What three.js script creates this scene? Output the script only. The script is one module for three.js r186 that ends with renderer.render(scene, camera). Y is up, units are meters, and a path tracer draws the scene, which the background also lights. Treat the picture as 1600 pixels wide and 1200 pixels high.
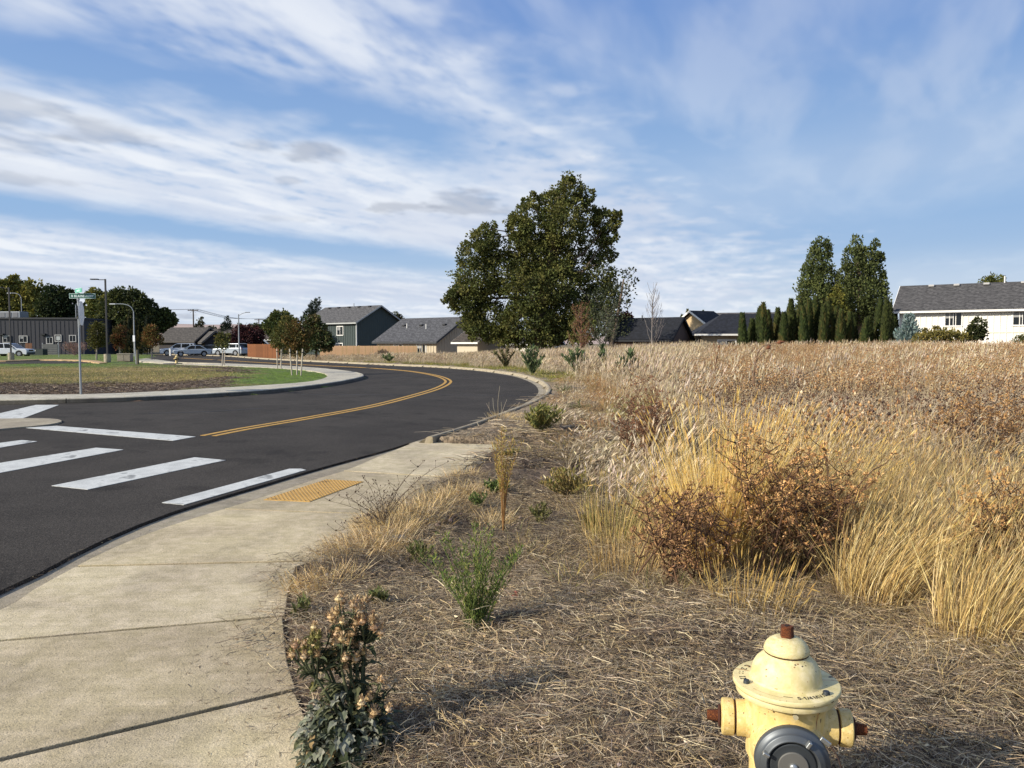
import * as THREE from 'three';
import { mergeGeometries } from 'three/addons/utils/BufferGeometryUtils.js';
import { RoundedBoxGeometry } from 'three/addons/geometries/RoundedBoxGeometry.js';

// ---------------------------------------------------------------- camera, sky, sun, exposure
const F = 1202, EYE = 1.65, TILT = Math.atan(63 / F), CT = Math.cos(TILT), ST = Math.sin(TILT);
const scene = new THREE.Scene();
const camera = new THREE.PerspectiveCamera(2 * Math.atan(600 / F) * 180 / Math.PI, 4 / 3, 0.05, 9000);
camera.position.set(0, EYE, 0);
camera.rotation.x = -TILT;
const EXPOSURE = 1.2, SUN_POWER = 4.9;
const SUN = new THREE.Vector3(-0.97, 0.56, 0.24).normalize();
const sun = new THREE.DirectionalLight(new THREE.Color().setRGB(1, 0.92, 0.8), SUN_POWER);
sun.position.copy(SUN).multiplyScalar(200);
sun.castShadow = true;
sun.shadow.radius = 1.2;
sun.shadow.mapSize.set(4096, 4096);
Object.assign(sun.shadow.camera, { left: -90, right: 90, top: 90, bottom: -90, near: 1, far: 500 });
scene.add(sun, sun.target);
sun.target.position.set(0, 0, -45);

// seeded random numbers and noise
function rng(seed) { let a = seed >>> 0; return () => { a = (a + 0x6d2b79f5) | 0; let t = Math.imul(a ^ (a >>> 15), 1 | a); t = (t + Math.imul(t ^ (t >>> 7), 61 | t)) ^ t; return ((t ^ (t >>> 14)) >>> 0) / 4294967296; }; }
const LAT = new Float32Array(65536); { const r = rng(77); for (let i = 0; i < 65536; i++) LAT[i] = r(); }
const fade = (t) => t * t * (3 - 2 * t), lerp = (a, b, t) => a + (b - a) * t, clamp = (x, a = 0, b = 1) => Math.min(b, Math.max(a, x));
const sstep = (a, b, x) => fade(clamp((x - a) / (b - a)));
function noise(x, y, per = 256) {   // value noise, 0..1, repeating every per cells
  let xi = Math.floor(x), yi = Math.floor(y); const fx = fade(x - xi), fy = fade(y - yi);
  xi = ((xi % per) + per) % per; yi = ((yi % per) + per) % per; const x1 = (xi + 1) % per, y1 = (yi + 1) % per;
  const a = LAT[yi * 256 + xi], b = LAT[yi * 256 + x1], c = LAT[y1 * 256 + xi], d = LAT[y1 * 256 + x1];
  return a + (b - a) * fx + (c - a + (a - b - c + d) * fx) * fy;
}
function fbm(x, y, o = 4, per = 256) { let s = 0, a = 0.5, n = 0; for (let i = 0; i < o; i++) { s += a * noise(x, y, per); n += a; x = x * 2 + 17; y = y * 2 + 31; a *= 0.5; if (per < 256) per = Math.min(256, per * 2); } return s / n; }
const lin = (v) => { v /= 255; return v <= 0.04045 ? v / 12.92 : Math.pow((v + 0.055) / 1.055, 2.4); };
const C = (r, g, b) => [lin(r), lin(g), lin(b)];
const mix3 = (a, b, t) => [a[0] + (b[0] - a[0]) * t, a[1] + (b[1] - a[1]) * t, a[2] + (b[2] - a[2]) * t];

// sky: air and clouds by direction; az 0 straight ahead (-z), to the right positive
function makeSky() {
  const W = 4096, Hh = 2048, data = new Float32Array(W * Hh * 4), D2 = 180 / Math.PI;
  const zen = C(72, 104, 166), mid = C(104, 138, 193), low = C(138, 170, 207), hor = C(188, 203, 215);
  const cloud = C(200, 208, 222), cloudB = C(222, 226, 232), grey = C(142, 150, 166);
  const dirSun = Math.atan2(SUN.x, -SUN.z) * D2;
  // [az, el, half width, half height, strength] of a few greyer shreds
  const shreds = [[-14.9, 13.2, 2.4, 0.95, 0.85], [-17.5, 13.5, 2.0, 0.7, 0.5], [-27.3, 13.4, 3.0, 1.0, 0.7], [-33, 13.2, 3.5, 2.0, 0.6], [-32, 10.2, 3.2, 0.55, 0.6], [-8.0, 9.9, 2.6, 0.5, 0.8], [-3.2, 10.2, 3.4, 0.9, 0.8], [-16, 11.4, 0.8, 0.3, 0.5], [-22.9, 1.9, 0.9, 0.2, 0.8], [-17, 8.8, 3.0, 0.3, 0.3], [28, 30, 6, 1.5, 0.3], [-70, 20, 9, 2, 0.5]];
  const shade = (row, col) => {
      const el = ((row + 0.5) / Hh - 0.5) * Math.PI, e = el * D2, sy = Math.sin(el), cy = Math.cos(el);
      const th = ((col + 0.5) / W - 0.5) * 2 * Math.PI, dx = Math.cos(th) * cy, dz = Math.sin(th) * cy;
      
      if (e < -0.6) return [0.16, 0.135, 0.105];
      let az = Math.atan2(dx, -dz) * D2;
      const ee = Math.max(e, 0);
      let c = ee < 9 ? mix3(hor, low, fade(clamp(ee / 9))) : ee < 26 ? mix3(low, mid, fade((ee - 9) / 17)) : mix3(mid, zen, fade(clamp((ee - 26) / 50)));
      // cloud plane coordinates
      const k = 1 / Math.max(sy + 0.035, 0.03), u = dx * k, v = -dz * k;
      const uu = u * 0.42 + v * 0.907, vv = -u * 0.907 + v * 0.42;                 // the wind runs along uu
      const big = fbm(uu * 0.4 + 40, vv * 0.8 + 11, 4), wisp = fbm(uu * 1.6 + big * 3, vv * 5 + big * 2, 5), ripple = fbm(uu * 9 + 5 + big * 5, vv * 17 + 9, 4);
      const fine = fbm(uu * 5 + 90, vv * 5 + 20, 4);
      const wob = (big - 0.5) * 2.6 + (fine - 0.5) * 2.4;
      // left part: two broad banks with blue lanes between them; right part: clear with veils
      const ea = e + wob * Math.min(1, 0.25 + ee / 16);
      const lane1 = 17.2 - 0.085 * (az + 33) - sstep(-12, 4, az) * 1.0, lane2 = 8.6 - 0.1 * (az + 33);
      const g1 = Math.exp(-Math.pow((ea - lane1) / 2.2, 2)) * (1 - sstep(-7, 3, az)) , g2 = Math.exp(-Math.pow((e + wob * 0.22 - lane2) / 1.05, 2)) * (1 - sstep(-6, 0, az));
      const edge = 0 + (26 - ea) * 1.35 - Math.max(0, ea - 26) * 0.8;            // where the banks end towards the right
      const left = 1 - sstep(edge - 16, edge + 3, az + (fine - 0.5) * 14 + 4);
      let bank = left * clamp(1.0 - g1 * 1.05) * clamp(1 - g2 * 1.15) * sstep(1.5, 6, e + 3);
      bank *= ea > lane1 ? lerp(0.92, 0.75, sstep(20, 30, ea)) : 1;
      let a = bank * sstep(0.2, 0.78, 0.42 * wisp + 0.56 * ripple + 0.26 * big + (ea < lane1 ? 0.12 : 0.05)) * 0.95;
      // veils on the right
      const veilC = 8.2 + 0.14 * az, veil = Math.exp(-Math.pow((e + wob * 0.4 - veilC) / 3.2, 2)) * sstep(-6, 8, az) * 0.34;
      const gapR = Math.exp(-Math.pow((e - 5.6 - 0.035 * az + wob * 0.12) / (0.7 + 0.03 * Math.max(0, az - 8)), 2)) * sstep(6, 12, az);
      a = Math.max(a, veil * (0.55 + 0.6 * wisp) * (1 - gapR * 0.9));
      a = Math.max(a, 0.3 * sstep(0.36, 0.7, 0.7 * wisp + 0.3 * big) * sstep(9, 16, e) * (1 - left) * (1 - sstep(28, 60, e) * 0.3));
      a = Math.max(a, 0.30 * sstep(10, 3, e) * (1 - gapR * 0.85) * (1 - g2));
      // low streaks near the horizon
      const st = fbm(az * 0.16 + 50, e * 1.9 + 3, 4), streak = sstep(0.42, 0.68, st) * sstep(0.2, 1.4, e) * sstep(8.2, 4.5, e + (1 - sstep(-2, 6, az)) * 0.6);
      a = Math.max(a, streak * lerp(0.85, 0.35, sstep(-4, 8, az)) * (1 - g2 * 0.9) * (1 - gapR * 0.9));
      a = clamp(a, 0, 0.96);
      let cl = mix3(cloud, cloudB, sstep(0.4, 0.75, wisp));
      cl = mix3(cl, C(178, 188, 208), sstep(0.45, 0.7, big) * 0.4);
      // outside the view the same pattern of thin banks goes on; nearer the sun the clouds are brighter
      let off = Math.abs(((az - dirSun + 540) % 360) - 180), glow = Math.exp(-(off * off + (e - 29) * (e - 29)) / 900);
      c = mix3(c, cl, a);
      for (const [sa, se, w, h, p] of shreds) {
        const q = Math.hypot((az - sa) / w, (e - se) / h) + (fine - 0.5) * 1.9 + (ripple - 0.5) * 0.8;
        if (q < 1.2) c = mix3(c, grey, sstep(1.15, 0.3, q) * p * 0.6);
      }
      const gl = 1 + glow * 0.9;
      return [c[0] * gl, c[1] * gl, c[2] * (1 + glow * 0.7)];
  };
  const B = 4;   // computed finely where the view is, more coarsely elsewhere
  for (let row = 0; row < Hh; row += B) for (let col = 0; col < W; col += B) {
    const e = (row / Hh - 0.5) * 180, az = Math.atan2(Math.cos((col / W - 0.5) * 6.28319), -Math.sin((col / W - 0.5) * 6.28319)) * D2, small = Math.abs(az) < 46 && e > -2 && e < 36 ? 1 : B;
    for (let y = 0; y < B; y += small) for (let x = 0; x < B; x += small) { const c = shade(row + y, col + x); for (let j = 0; j < small; j++) for (let i = 0; i < small; i++) { const o = ((row + y + j) * W + col + x + i) * 4; data[o] = c[0]; data[o + 1] = c[1]; data[o + 2] = c[2]; data[o + 3] = 1; } }
  }
  const t = new THREE.DataTexture(data, W, Hh, THREE.RGBAFormat, THREE.FloatType);
  t.mapping = THREE.EquirectangularReflectionMapping; t.magFilter = t.minFilter = THREE.LinearFilter; t.wrapS = THREE.RepeatWrapping; t.needsUpdate = true;
  return t;
}
const skyTex = makeSky();
scene.background = skyTex; scene.environment = skyTex;

// ---------------------------------------------------------------- helpers
// a photo pixel (1600 x 1200) as a direction, as a point at a height, as a point at a depth
function rayOf(px, py) { const y = (600 - py) / F; return [(px - 800) / F, y * CT - ST, y * ST + CT]; }
function G(px, py, y = 0) { const r = rayOf(px, py), t = (y - EYE) / r[1]; return [r[0] * t, r[2] * t]; }            // [x, depth]
function at(px, py, D) { const r = rayOf(px, py), t = D / r[2]; return new THREE.Vector3(r[0] * t, EYE + r[1] * t, -D); }
const V = (x, y, z) => new THREE.Vector3(x, y, z);
const used = new Map();
function numbered(name) { const n = used.get(name) ?? 0; used.set(name, n + 1); return n ? name + '_' + String(n).padStart(3, '0') : name; }
function tag(o, label, category, group, kind) { o.userData.label = label; if (category) o.userData.category = category; if (group) o.userData.group = group; if (kind) o.userData.kind = kind; return o; }
function thing(name, label, category, pos, group, rotY = 0) {
  const o = new THREE.Group(); o.name = numbered(name); o.position.set(pos[0], pos[1], pos[2]); o.rotation.y = rotY;
  scene.add(o); return tag(o, label, category, group);
}
function part(name, geo, mat, parent) { const m = new THREE.Mesh(geo, mat); m.name = name; m.castShadow = m.receiveShadow = true; parent.add(m); return m; }
function struct(name, label, parent = scene) { const o = new THREE.Group(); o.name = numbered(name); parent.add(o); o.userData.kind = 'structure'; if (label) o.userData.label = label; return o; }
const std = (rgb, rough = 0.85, extra = {}) => new THREE.MeshStandardMaterial({ color: new THREE.Color().setRGB(...rgb), roughness: rough, side: THREE.DoubleSide, ...extra });
const box = (w, h, d, x = 0, y = 0, z = 0) => { const g = new THREE.BoxGeometry(w, h, d); g.translate(x, y, z); return g; };
const cyl = (r0, r1, h, n = 12, x = 0, y = 0, z = 0) => { const g = new THREE.CylinderGeometry(r1, r0, h, n); g.translate(x, y + h / 2, z); return g; };
const merge = (list) => mergeGeometries(list.map((g) => { const q = g.index ? g.toNonIndexed() : g; for (const k of Object.keys(q.attributes)) if (!['position', 'normal', 'uv'].includes(k)) q.deleteAttribute(k); return q; }));
function tube(pts, r, sides = 6, seg = 0) { const cv = new THREE.CatmullRomCurve3(pts); return new THREE.TubeGeometry(cv, seg || pts.length * 3, r, sides); }

// mesh builder: coloured ribbons, tubes and leaves merged into one geometry
class MB {
  constructor() { this.p = []; this.c = []; this.i = []; this.col = [1, 1, 1]; }
  v(x, y, z, c) { this.p.push(x, y, z); c = c ?? this.col; this.c.push(c[0], c[1], c[2]); return this.p.length / 3 - 1; }
  quad(a, b, c, d) { this.i.push(a, b, c, a, c, d); }
  blade(pts, w0, w1, side, col) {                      // a flat ribbon through pts, side = its width direction
    let a = -1, b = -1; const n = pts.length;
    for (let k = 0; k < n; k++) {
      const t = k / (n - 1), w = lerp(w0, w1, t) / 2, q = pts[k];
      if (k === n - 1 && w1 < w0 * 0.35) { const e = this.v(q[0], q[1], q[2], col); this.i.push(a, b, e); break; }
      const l = this.v(q[0] - side[0] * w, q[1] - side[1] * w, q[2] - side[2] * w, col), r = this.v(q[0] + side[0] * w, q[1] + side[1] * w, q[2] + side[2] * w, col);
      if (k) this.quad(a, b, r, l);
      a = l; b = r;
    }
  }
  stick(pts, r0, r1, sides, col) {                     // a tapered rod through pts
    let prev = null; const n = pts.length, d = new THREE.Vector3(), s = new THREE.Vector3(), t = new THREE.Vector3(), ref = new THREE.Vector3();
    for (let k = 0; k < n; k++) {
      const q = pts[k], a = pts[Math.max(0, k - 1)], b = pts[Math.min(n - 1, k + 1)];
      d.set(b[0] - a[0], b[1] - a[1], b[2] - a[2]).normalize();
      ref.set(Math.abs(d.y) > 0.9 ? 1 : 0, Math.abs(d.y) > 0.9 ? 0 : 1, 0); s.crossVectors(d, ref).normalize(); t.crossVectors(d, s);
      const r = lerp(r0, r1, k / (n - 1)), ring = [];
      for (let j = 0; j < sides; j++) { const an = (j / sides) * 2 * Math.PI, ca = Math.cos(an) * r, sa = Math.sin(an) * r; ring.push(this.v(q[0] + s.x * ca + t.x * sa, q[1] + s.y * ca + t.y * sa, q[2] + s.z * ca + t.z * sa, col)); }
      if (prev) for (let j = 0; j < sides; j++) this.quad(prev[j], prev[(j + 1) % sides], ring[(j + 1) % sides], ring[j]);
      prev = ring;
    }
  }
  leaf(x, y, z, d, s, len, wid, col, fold = 0.15) {    // a pointed leaf: base, two shoulders, tip
    const n = [d[1] * s[2] - d[2] * s[1], d[2] * s[0] - d[0] * s[2], d[0] * s[1] - d[1] * s[0]], h = 0.45 * len, w = wid / 2, f = fold * wid;
    const a = this.v(x, y, z, col), l = this.v(x + d[0] * h - s[0] * w + n[0] * f, y + d[1] * h - s[1] * w + n[1] * f, z + d[2] * h - s[2] * w + n[2] * f, col);
    const t = this.v(x + d[0] * len, y + d[1] * len, z + d[2] * len, col), r = this.v(x + d[0] * h + s[0] * w + n[0] * f, y + d[1] * h + s[1] * w + n[1] * f, z + d[2] * h + s[2] * w + n[2] * f, col);
    this.i.push(a, t, l, a, r, t);
  }
  bud(x, y, z, r, h, col, n = 5, d = [0, 1, 0]) {         // a small knob: double cone along d
    const up = new THREE.Vector3(...d).normalize(), s = new THREE.Vector3(Math.abs(up.y) > 0.9 ? 1 : 0, Math.abs(up.y) > 0.9 ? 0 : 1, 0).cross(up).normalize(), t = new THREE.Vector3().crossVectors(up, s), ring = [];
    const b = this.v(x, y, z, col), e = this.v(x + up.x * h, y + up.y * h, z + up.z * h, col);
    for (let j = 0; j < n; j++) { const an = (j / n) * 6.2832, ca = Math.cos(an) * r, sa = Math.sin(an) * r; ring.push(this.v(x + up.x * h * 0.45 + s.x * ca + t.x * sa, y + up.y * h * 0.45 + s.y * ca + t.y * sa, z + up.z * h * 0.45 + s.z * ca + t.z * sa, col)); }
    for (let j = 0; j < n; j++) { const q = (j + 1) % n; this.i.push(b, ring[q], ring[j], e, ring[j], ring[q]); }
  }
  geo(smooth) {
    const g = new THREE.BufferGeometry();
    g.setAttribute('position', new THREE.BufferAttribute(new Float32Array(this.p), 3)); g.setAttribute('color', new THREE.BufferAttribute(new Float32Array(this.c), 3)); g.setIndex(this.i);
    if (smooth) g.computeVertexNormals();
    return g;
  }
}
const vary = (r, c, amt = 0.2) => { const k = 1 + (r() - 0.5) * 2 * amt; return [c[0] * k, c[1] * k * (1 + (r() - 0.5) * 0.1), c[2] * k * (1 + (r() - 0.5) * 0.2)]; };
const pick = (r, a) => a[Math.floor(r() * a.length)];
const unit = (r) => { const z = 2 * r() - 1, a = r() * 6.2832, q = Math.sqrt(1 - z * z); return [q * Math.cos(a), z, q * Math.sin(a)]; };
const norm = (v) => { const l = Math.hypot(v[0], v[1], v[2]) || 1; return [v[0] / l, v[1] / l, v[2] / l]; };
const cross = (a, b) => [a[1] * b[2] - a[2] * b[1], a[2] * b[0] - a[0] * b[2], a[0] * b[1] - a[1] * b[0]];
const M = {
  plant: new THREE.MeshStandardMaterial({ vertexColors: true, roughness: 0.9, side: THREE.DoubleSide }),
  grass: new THREE.MeshPhysicalMaterial({ vertexColors: true, roughness: 0.85, side: THREE.DoubleSide, transmission: 0.22, thickness: 0, specularIntensity: 0.5 }),
  leaf: new THREE.MeshPhysicalMaterial({ vertexColors: true, roughness: 0.9, side: THREE.DoubleSide, transmission: 0.22, thickness: 0, specularIntensity: 0.4 }),
  bark: new THREE.MeshStandardMaterial({ vertexColors: true, roughness: 0.95, side: THREE.DoubleSide }),
};

// computed textures, tiling
function tex(size, fn, srgb, rep = 1) {
  const d = new Uint8Array(size * size * 4);
  for (let y = 0; y < size; y++) for (let x = 0; x < size; x++) { const q = fn(x / size, y / size), o = (y * size + x) * 4; if (typeof q === 'number') d[o] = d[o + 1] = d[o + 2] = clamp(q) * 255; else { d[o] = clamp(q[0]) * 255; d[o + 1] = clamp(q[1]) * 255; d[o + 2] = clamp(q[2]) * 255; } d[o + 3] = 255; }
  const t = new THREE.DataTexture(d, size, size, THREE.RGBAFormat); t.wrapS = t.wrapT = THREE.RepeatWrapping; t.magFilter = THREE.LinearFilter; t.minFilter = THREE.LinearMipmapLinearFilter;
  if (srgb) t.colorSpace = THREE.SRGBColorSpace; t.repeat.set(rep, rep); t.needsUpdate = true; return t;
}
const tr = rng(5), cell = (u, v, n) => LAT[(Math.floor(u * n) * 7393 + Math.floor(v * n) * 9157 + ((Math.floor(u * n) * Math.floor(v * n)) >> 3)) & 65535];
const T = {
  asphalt: tex(2048, (u, v) => { const n = fbm(u * 5, v * 5, 4, 5), w = fbm(u * 14 + 3, v * 14, 3, 14), g = tr(), s = noise(u * 255, v * 255, 255), sp = sstep(0.7, 0.78, fbm(u * 9 + 40, v * 9, 3, 9)); const k = 0.72 + (n - 0.5) * 0.24 + (w - 0.5) * 0.12 + (g - 0.5) * 0.2 + (cell(u, v, 1024) - 0.5) * 0.5 + (cell(u, v, 512) > 0.975 ? 0.35 : 0) - sp * 0.1; return [k, k * 0.99, k * 0.972]; }, true, 1 / 6.5),
  asphaltBump: tex(512, (u, v) => 0.5 * tr() + 0.5 * noise(u * 128, v * 128, 128), false, 1 / 1.2),
  concrete: tex(2048, (u, v) => { const n = fbm(u * 7, v * 7, 4, 7), b = fbm(u * 60, v * 60, 3, 60), g = tr(), line = noise(u * 3 + 7, v * 250, 250); const st = sstep(0.58, 0.72, fbm(u * 8 + 5, v * 8, 4, 8)), sp = sstep(0.74, 0.8, noise(u * 120, v * 120, 120)) * sstep(0.5, 0.65, n); const k = 0.82 + (n - 0.5) * 0.17 + (b - 0.5) * 0.16 + (g - 0.5) * 0.12 + (cell(u, v, 1024) - 0.5) * 0.17 + (line - 0.5) * 0.05 - (cell(u, v, 700) < 0.02 ? 0.22 : 0) - st * 0.06; return [k, k * lerp(0.965, 0.985, n), k * lerp(0.87, 0.94, b)]; }, true, 1 / 4.2),
  concreteBump: tex(512, (u, v) => 0.45 * noise(u * 200, v * 200, 200) + 0.35 * noise(u * 64, v * 64, 64) + 0.2 * tr(), false, 1 / 0.8),
  soil: tex(1024, (u, v) => { const n = fbm(u * 8, v * 8, 4, 8), b = fbm(u * 60, v * 60, 3, 60), g = tr(); const k = 0.62 + (n - 0.5) * 0.5 + (b - 0.5) * 0.55 + (g - 0.5) * 0.3 + (g > 0.97 ? 0.25 : 0); return [k, k * 0.97, k * 0.93]; }, true, 1 / 1.6),
  soilBump: tex(512, (u, v) => 0.6 * fbm(u * 40, v * 40, 3, 40) + 0.4 * tr(), false, 1 / 1.0),
  shingle: tex(512, (u, v) => { const row = Math.floor(v * 24), o = noise(row * 3.7, 1, 256) * 8, cell = Math.floor(u * 16 + o), g = tr(); const e = (v * 24) % 1 < 0.1 ? 0.78 : 1; const k = (0.74 + (LAT[(row * 31 + (cell % 16) * 7) & 65535] - 0.5) * 0.3 + (g - 0.5) * 0.22) * e; return [k, k, k]; }, true, 1 / 3.4),
  paint: tex(512, (u, v) => { const n = fbm(u * 10, v * 10, 4, 10), g = tr(); const k = 0.86 + (n - 0.5) * 0.22 + (g - 0.5) * 0.2 - sstep(0.68, 0.76, n + (g - 0.5) * 0.14) * 0.35; return [k, k, k * 0.985]; }, true, 1 / 1.7),
  wood: tex(512, (u, v) => { const n = fbm(u * 40, v * 3, 3, 40), g = tr(); const k = 0.75 + (n - 0.5) * 0.5 + (g - 0.5) * 0.1; return [k, k * 0.97, k * 0.94]; }, true, 1),
};
// ---------------------------------------------------------------- lines on the ground, traced in metres
function smooth(pts, step = 0.6) {   // [x, depth] points to an even curve
  const c = new THREE.CatmullRomCurve3(pts.map((p) => V(p[0], 0, p[1])), false, 'centripetal'), n = Math.max(8, Math.round(c.getLength() / step));
  return c.getSpacedPoints(n).map((p) => [p.x, p.z]);
}
const px = (list, y = 0) => list.map((q) => G(q[0], q[1], y));
// edge of the asphalt along the near corner and round the outside of the bend
const EDGE = smooth([[-3.55, -25], [-3.5, -8], [-3.45, 2], ...px([[0, 923], [25, 913], [83.5, 883], [132, 857], [176, 836.5], [224, 816.5], [283.5, 795], [346.5, 776], [405, 759], [477, 737.5], [533, 722], [607, 702], [646, 690], [705, 672], [770, 649], [819, 630], [838, 617.5], [841, 609.5], [832, 599], [802, 588], [770, 582.7], [737, 578.7], [672, 574], [607, 571.2], [510, 566.5], [417, 561.8], [326, 556]]), [-60, 118], [-100, 135]], 0.5);
// joint between the gutter and the corner pavement
const JOINT = smooth([[-4.05, -8], [-3.98, 2], ...px([[0, 956], [50, 924.5], [116.5, 888], [164, 864], [220.5, 840], [277, 819.5], [346.5, 798], [410, 778], [487, 752], [544, 734.5], [588, 716], [650, 691]])], 0.25);
const ISLE_KERB = smooth([[-75, 21.5], [-40, 21.3], ...px([[-300, 637], [0, 632.5], [133.5, 629.5], [240, 625.7], [380, 618], [477, 608.7], [526, 601.6], [556, 595.5], [568, 591.8], [568, 588.8], [556, 585], [530, 581.4], [500, 578.3], [455, 575], [400, 572.3], [350, 570.4], [300, 569], [255, 568], [215, 567]])], 0.5);
const ISLE_LAWN = smooth(px([[-900, 618], [-300, 617], [0, 616.5], [127, 616], [240, 612], [324, 607], [417, 601.6], [474, 597.3], [500, 593], [511, 588.5], [510, 585], [497, 581.2], [470, 577.8], [430, 575], [390, 573], [350, 571.4], [300, 570], [255, 569]], 0.13), 0.5);
const BACK = px([[775, 700], [773, 704], [711, 738], [666, 757], [620, 788], [575, 812], [549, 838], [530, 855], [500, 869], [460, 884], [450, 915], [441, 960], [446, 1030], [459, 1082], [475, 1120], [500, 1170], [530, 1225], [560, 1300], [590, 1420]], 0.02).concat([[-0.4, 1.2], [-0.38, 0], [-0.38, -8]]);
const TIP = px([[666, 689], [721, 692.6], [775, 694]], 0.02);
const EDGE_END = G(648, 690);
const iNear = EDGE.findIndex((p) => p[1] > 0 && Math.hypot(p[0] - EDGE_END[0], p[1] - EDGE_END[1]) < 0.5);
const WALK = [...EDGE.slice(0, iNear + 1), ...TIP, ...BACK];
function inside(poly, x, d) { let c = false; for (let i = 0, j = poly.length - 1; i < poly.length; j = i++) { const a = poly[i], b = poly[j]; if (a[1] > d !== b[1] > d && x < ((b[0] - a[0]) * (d - a[1])) / (b[1] - a[1]) + a[0]) c = !c; } return c; }
function distTo(line, x, d) { let m = 1e9; for (let i = 0; i + 1 < line.length; i++) { const a = line[i], b = line[i + 1], vx = b[0] - a[0], vd = b[1] - a[1], t = clamp(((x - a[0]) * vx + (d - a[1]) * vd) / (vx * vx + vd * vd || 1)); const q = (x - a[0] - vx * t) ** 2 + (d - a[1] - vd * t) ** 2; if (q < m) m = q; } return Math.sqrt(m); }
const ASPHALT = [...EDGE, [-100, 112], [-160, 112], [-160, -25]];
const ISLE = [...ISLE_KERB, ...px([[150, 568.5], [0, 570]]), [-75, 60]];
const ISLE_TOP = [...ISLE_LAWN, ...px([[215, 568.2], [150, 569.5], [0, 570.5]], 0.13), [-75, 60]];
const VERGE = px([[-200, 562], [0, 563.5], [60, 562], [110, 562.5], [140, 564], [157, 567], [180, 567.6], [203, 565.2], [218, 562.5], [235, 557], [240, 553.5], [0, 553.5], [-200, 553.5]], 0.1);  // lawn by the car park
const ISLE_COARSE = ISLE_KERB.filter((_, i) => i % 3 === 0);
function zoneOf(x, d) {   // 0 field side, 1 road, 2 island, 3 pavement, 4 car park verge, 5 far ground
  if (d < 14 && d > -9 && inside(WALK, x, d)) return 3;
  if (x < 2 && inside(ISLE, x, d)) return 2;
  if (x < -20 && inside(VERGE, x, d)) return 4;
  if (x < 2 && inside(ASPHALT, x, d)) return 1;
  return x < -12 && d > 100 ? 5 : 0;
}
const edgeNear = EDGE.filter((_, i) => i % 2 === 0);
function edgeDist(x, d) { return distTo(edgeNear, x, d); }
const TALL = px([[1750, 1120], [1600, 1062], [1480, 1040], [1340, 965], [1130, 930], [1010, 905], [930, 855], [900, 800], [893, 730], [890, 690], [868, 660], [862, 632], [876, 618], [866, 606], [850, 594], [820, 583.5], [770, 578.5], [737, 575], [672, 570.8], [607, 568], [510, 563.7], [417, 560]], 0.1).concat([[-30, 120], [80, 120], [80, 3]]);
const rough = (x, d) => (fbm(x * 2.6 + 100, d * 2.6 + 60, 4) - 0.5) * 0.24 + (fbm(x * 0.5 + 30, d * 0.5 + 9, 2) - 0.5) * 0.22;
function groundY(x, d) {
  const z = zoneOf(x, d);
  if (z === 1) return -0.12;
  if (z === 3) return d < 16 && distTo(BACK, x, d) < 0.22 ? -0.02 : -0.12;
  if (z === 2) { const q = distTo(ISLE_LAWN, x, d); return inside(ISLE_TOP, x, d) ? 0.115 + (fbm(x * 1.5, d * 1.5, 2) - 0.5) * 0.07 * clamp(q) + 0.1 * sstep(0, 6, q) * sstep(24, 27, d) : 0.05; }
  if (z === 4) return 0.1;
  if (z === 5) return -0.02;
  const q = d < 120 ? edgeDist(x, d) : 30;
  const w = d < 16 ? distTo(BACK, x, d) : 9, kerb = d > 11 ? sstep(0.3, 0.46, q) : 1;
  let y = lerp(-0.05, 0.09, kerb) * (d < 16 ? lerp(-0.05, 1, sstep(0.0, 0.4, w)) : 1);
  y += rough(x, d) * sstep(0.05, 0.9, Math.min(w, q - 0.2));
  y += 0.6 * sstep(3, 24, q) * sstep(9, 36, d) * sstep(-6, 9, x) - 0.45 * sstep(64, 80, d) * sstep(2, -8, x) * (x > -40 ? 1 : 0);
  return y;
}

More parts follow.
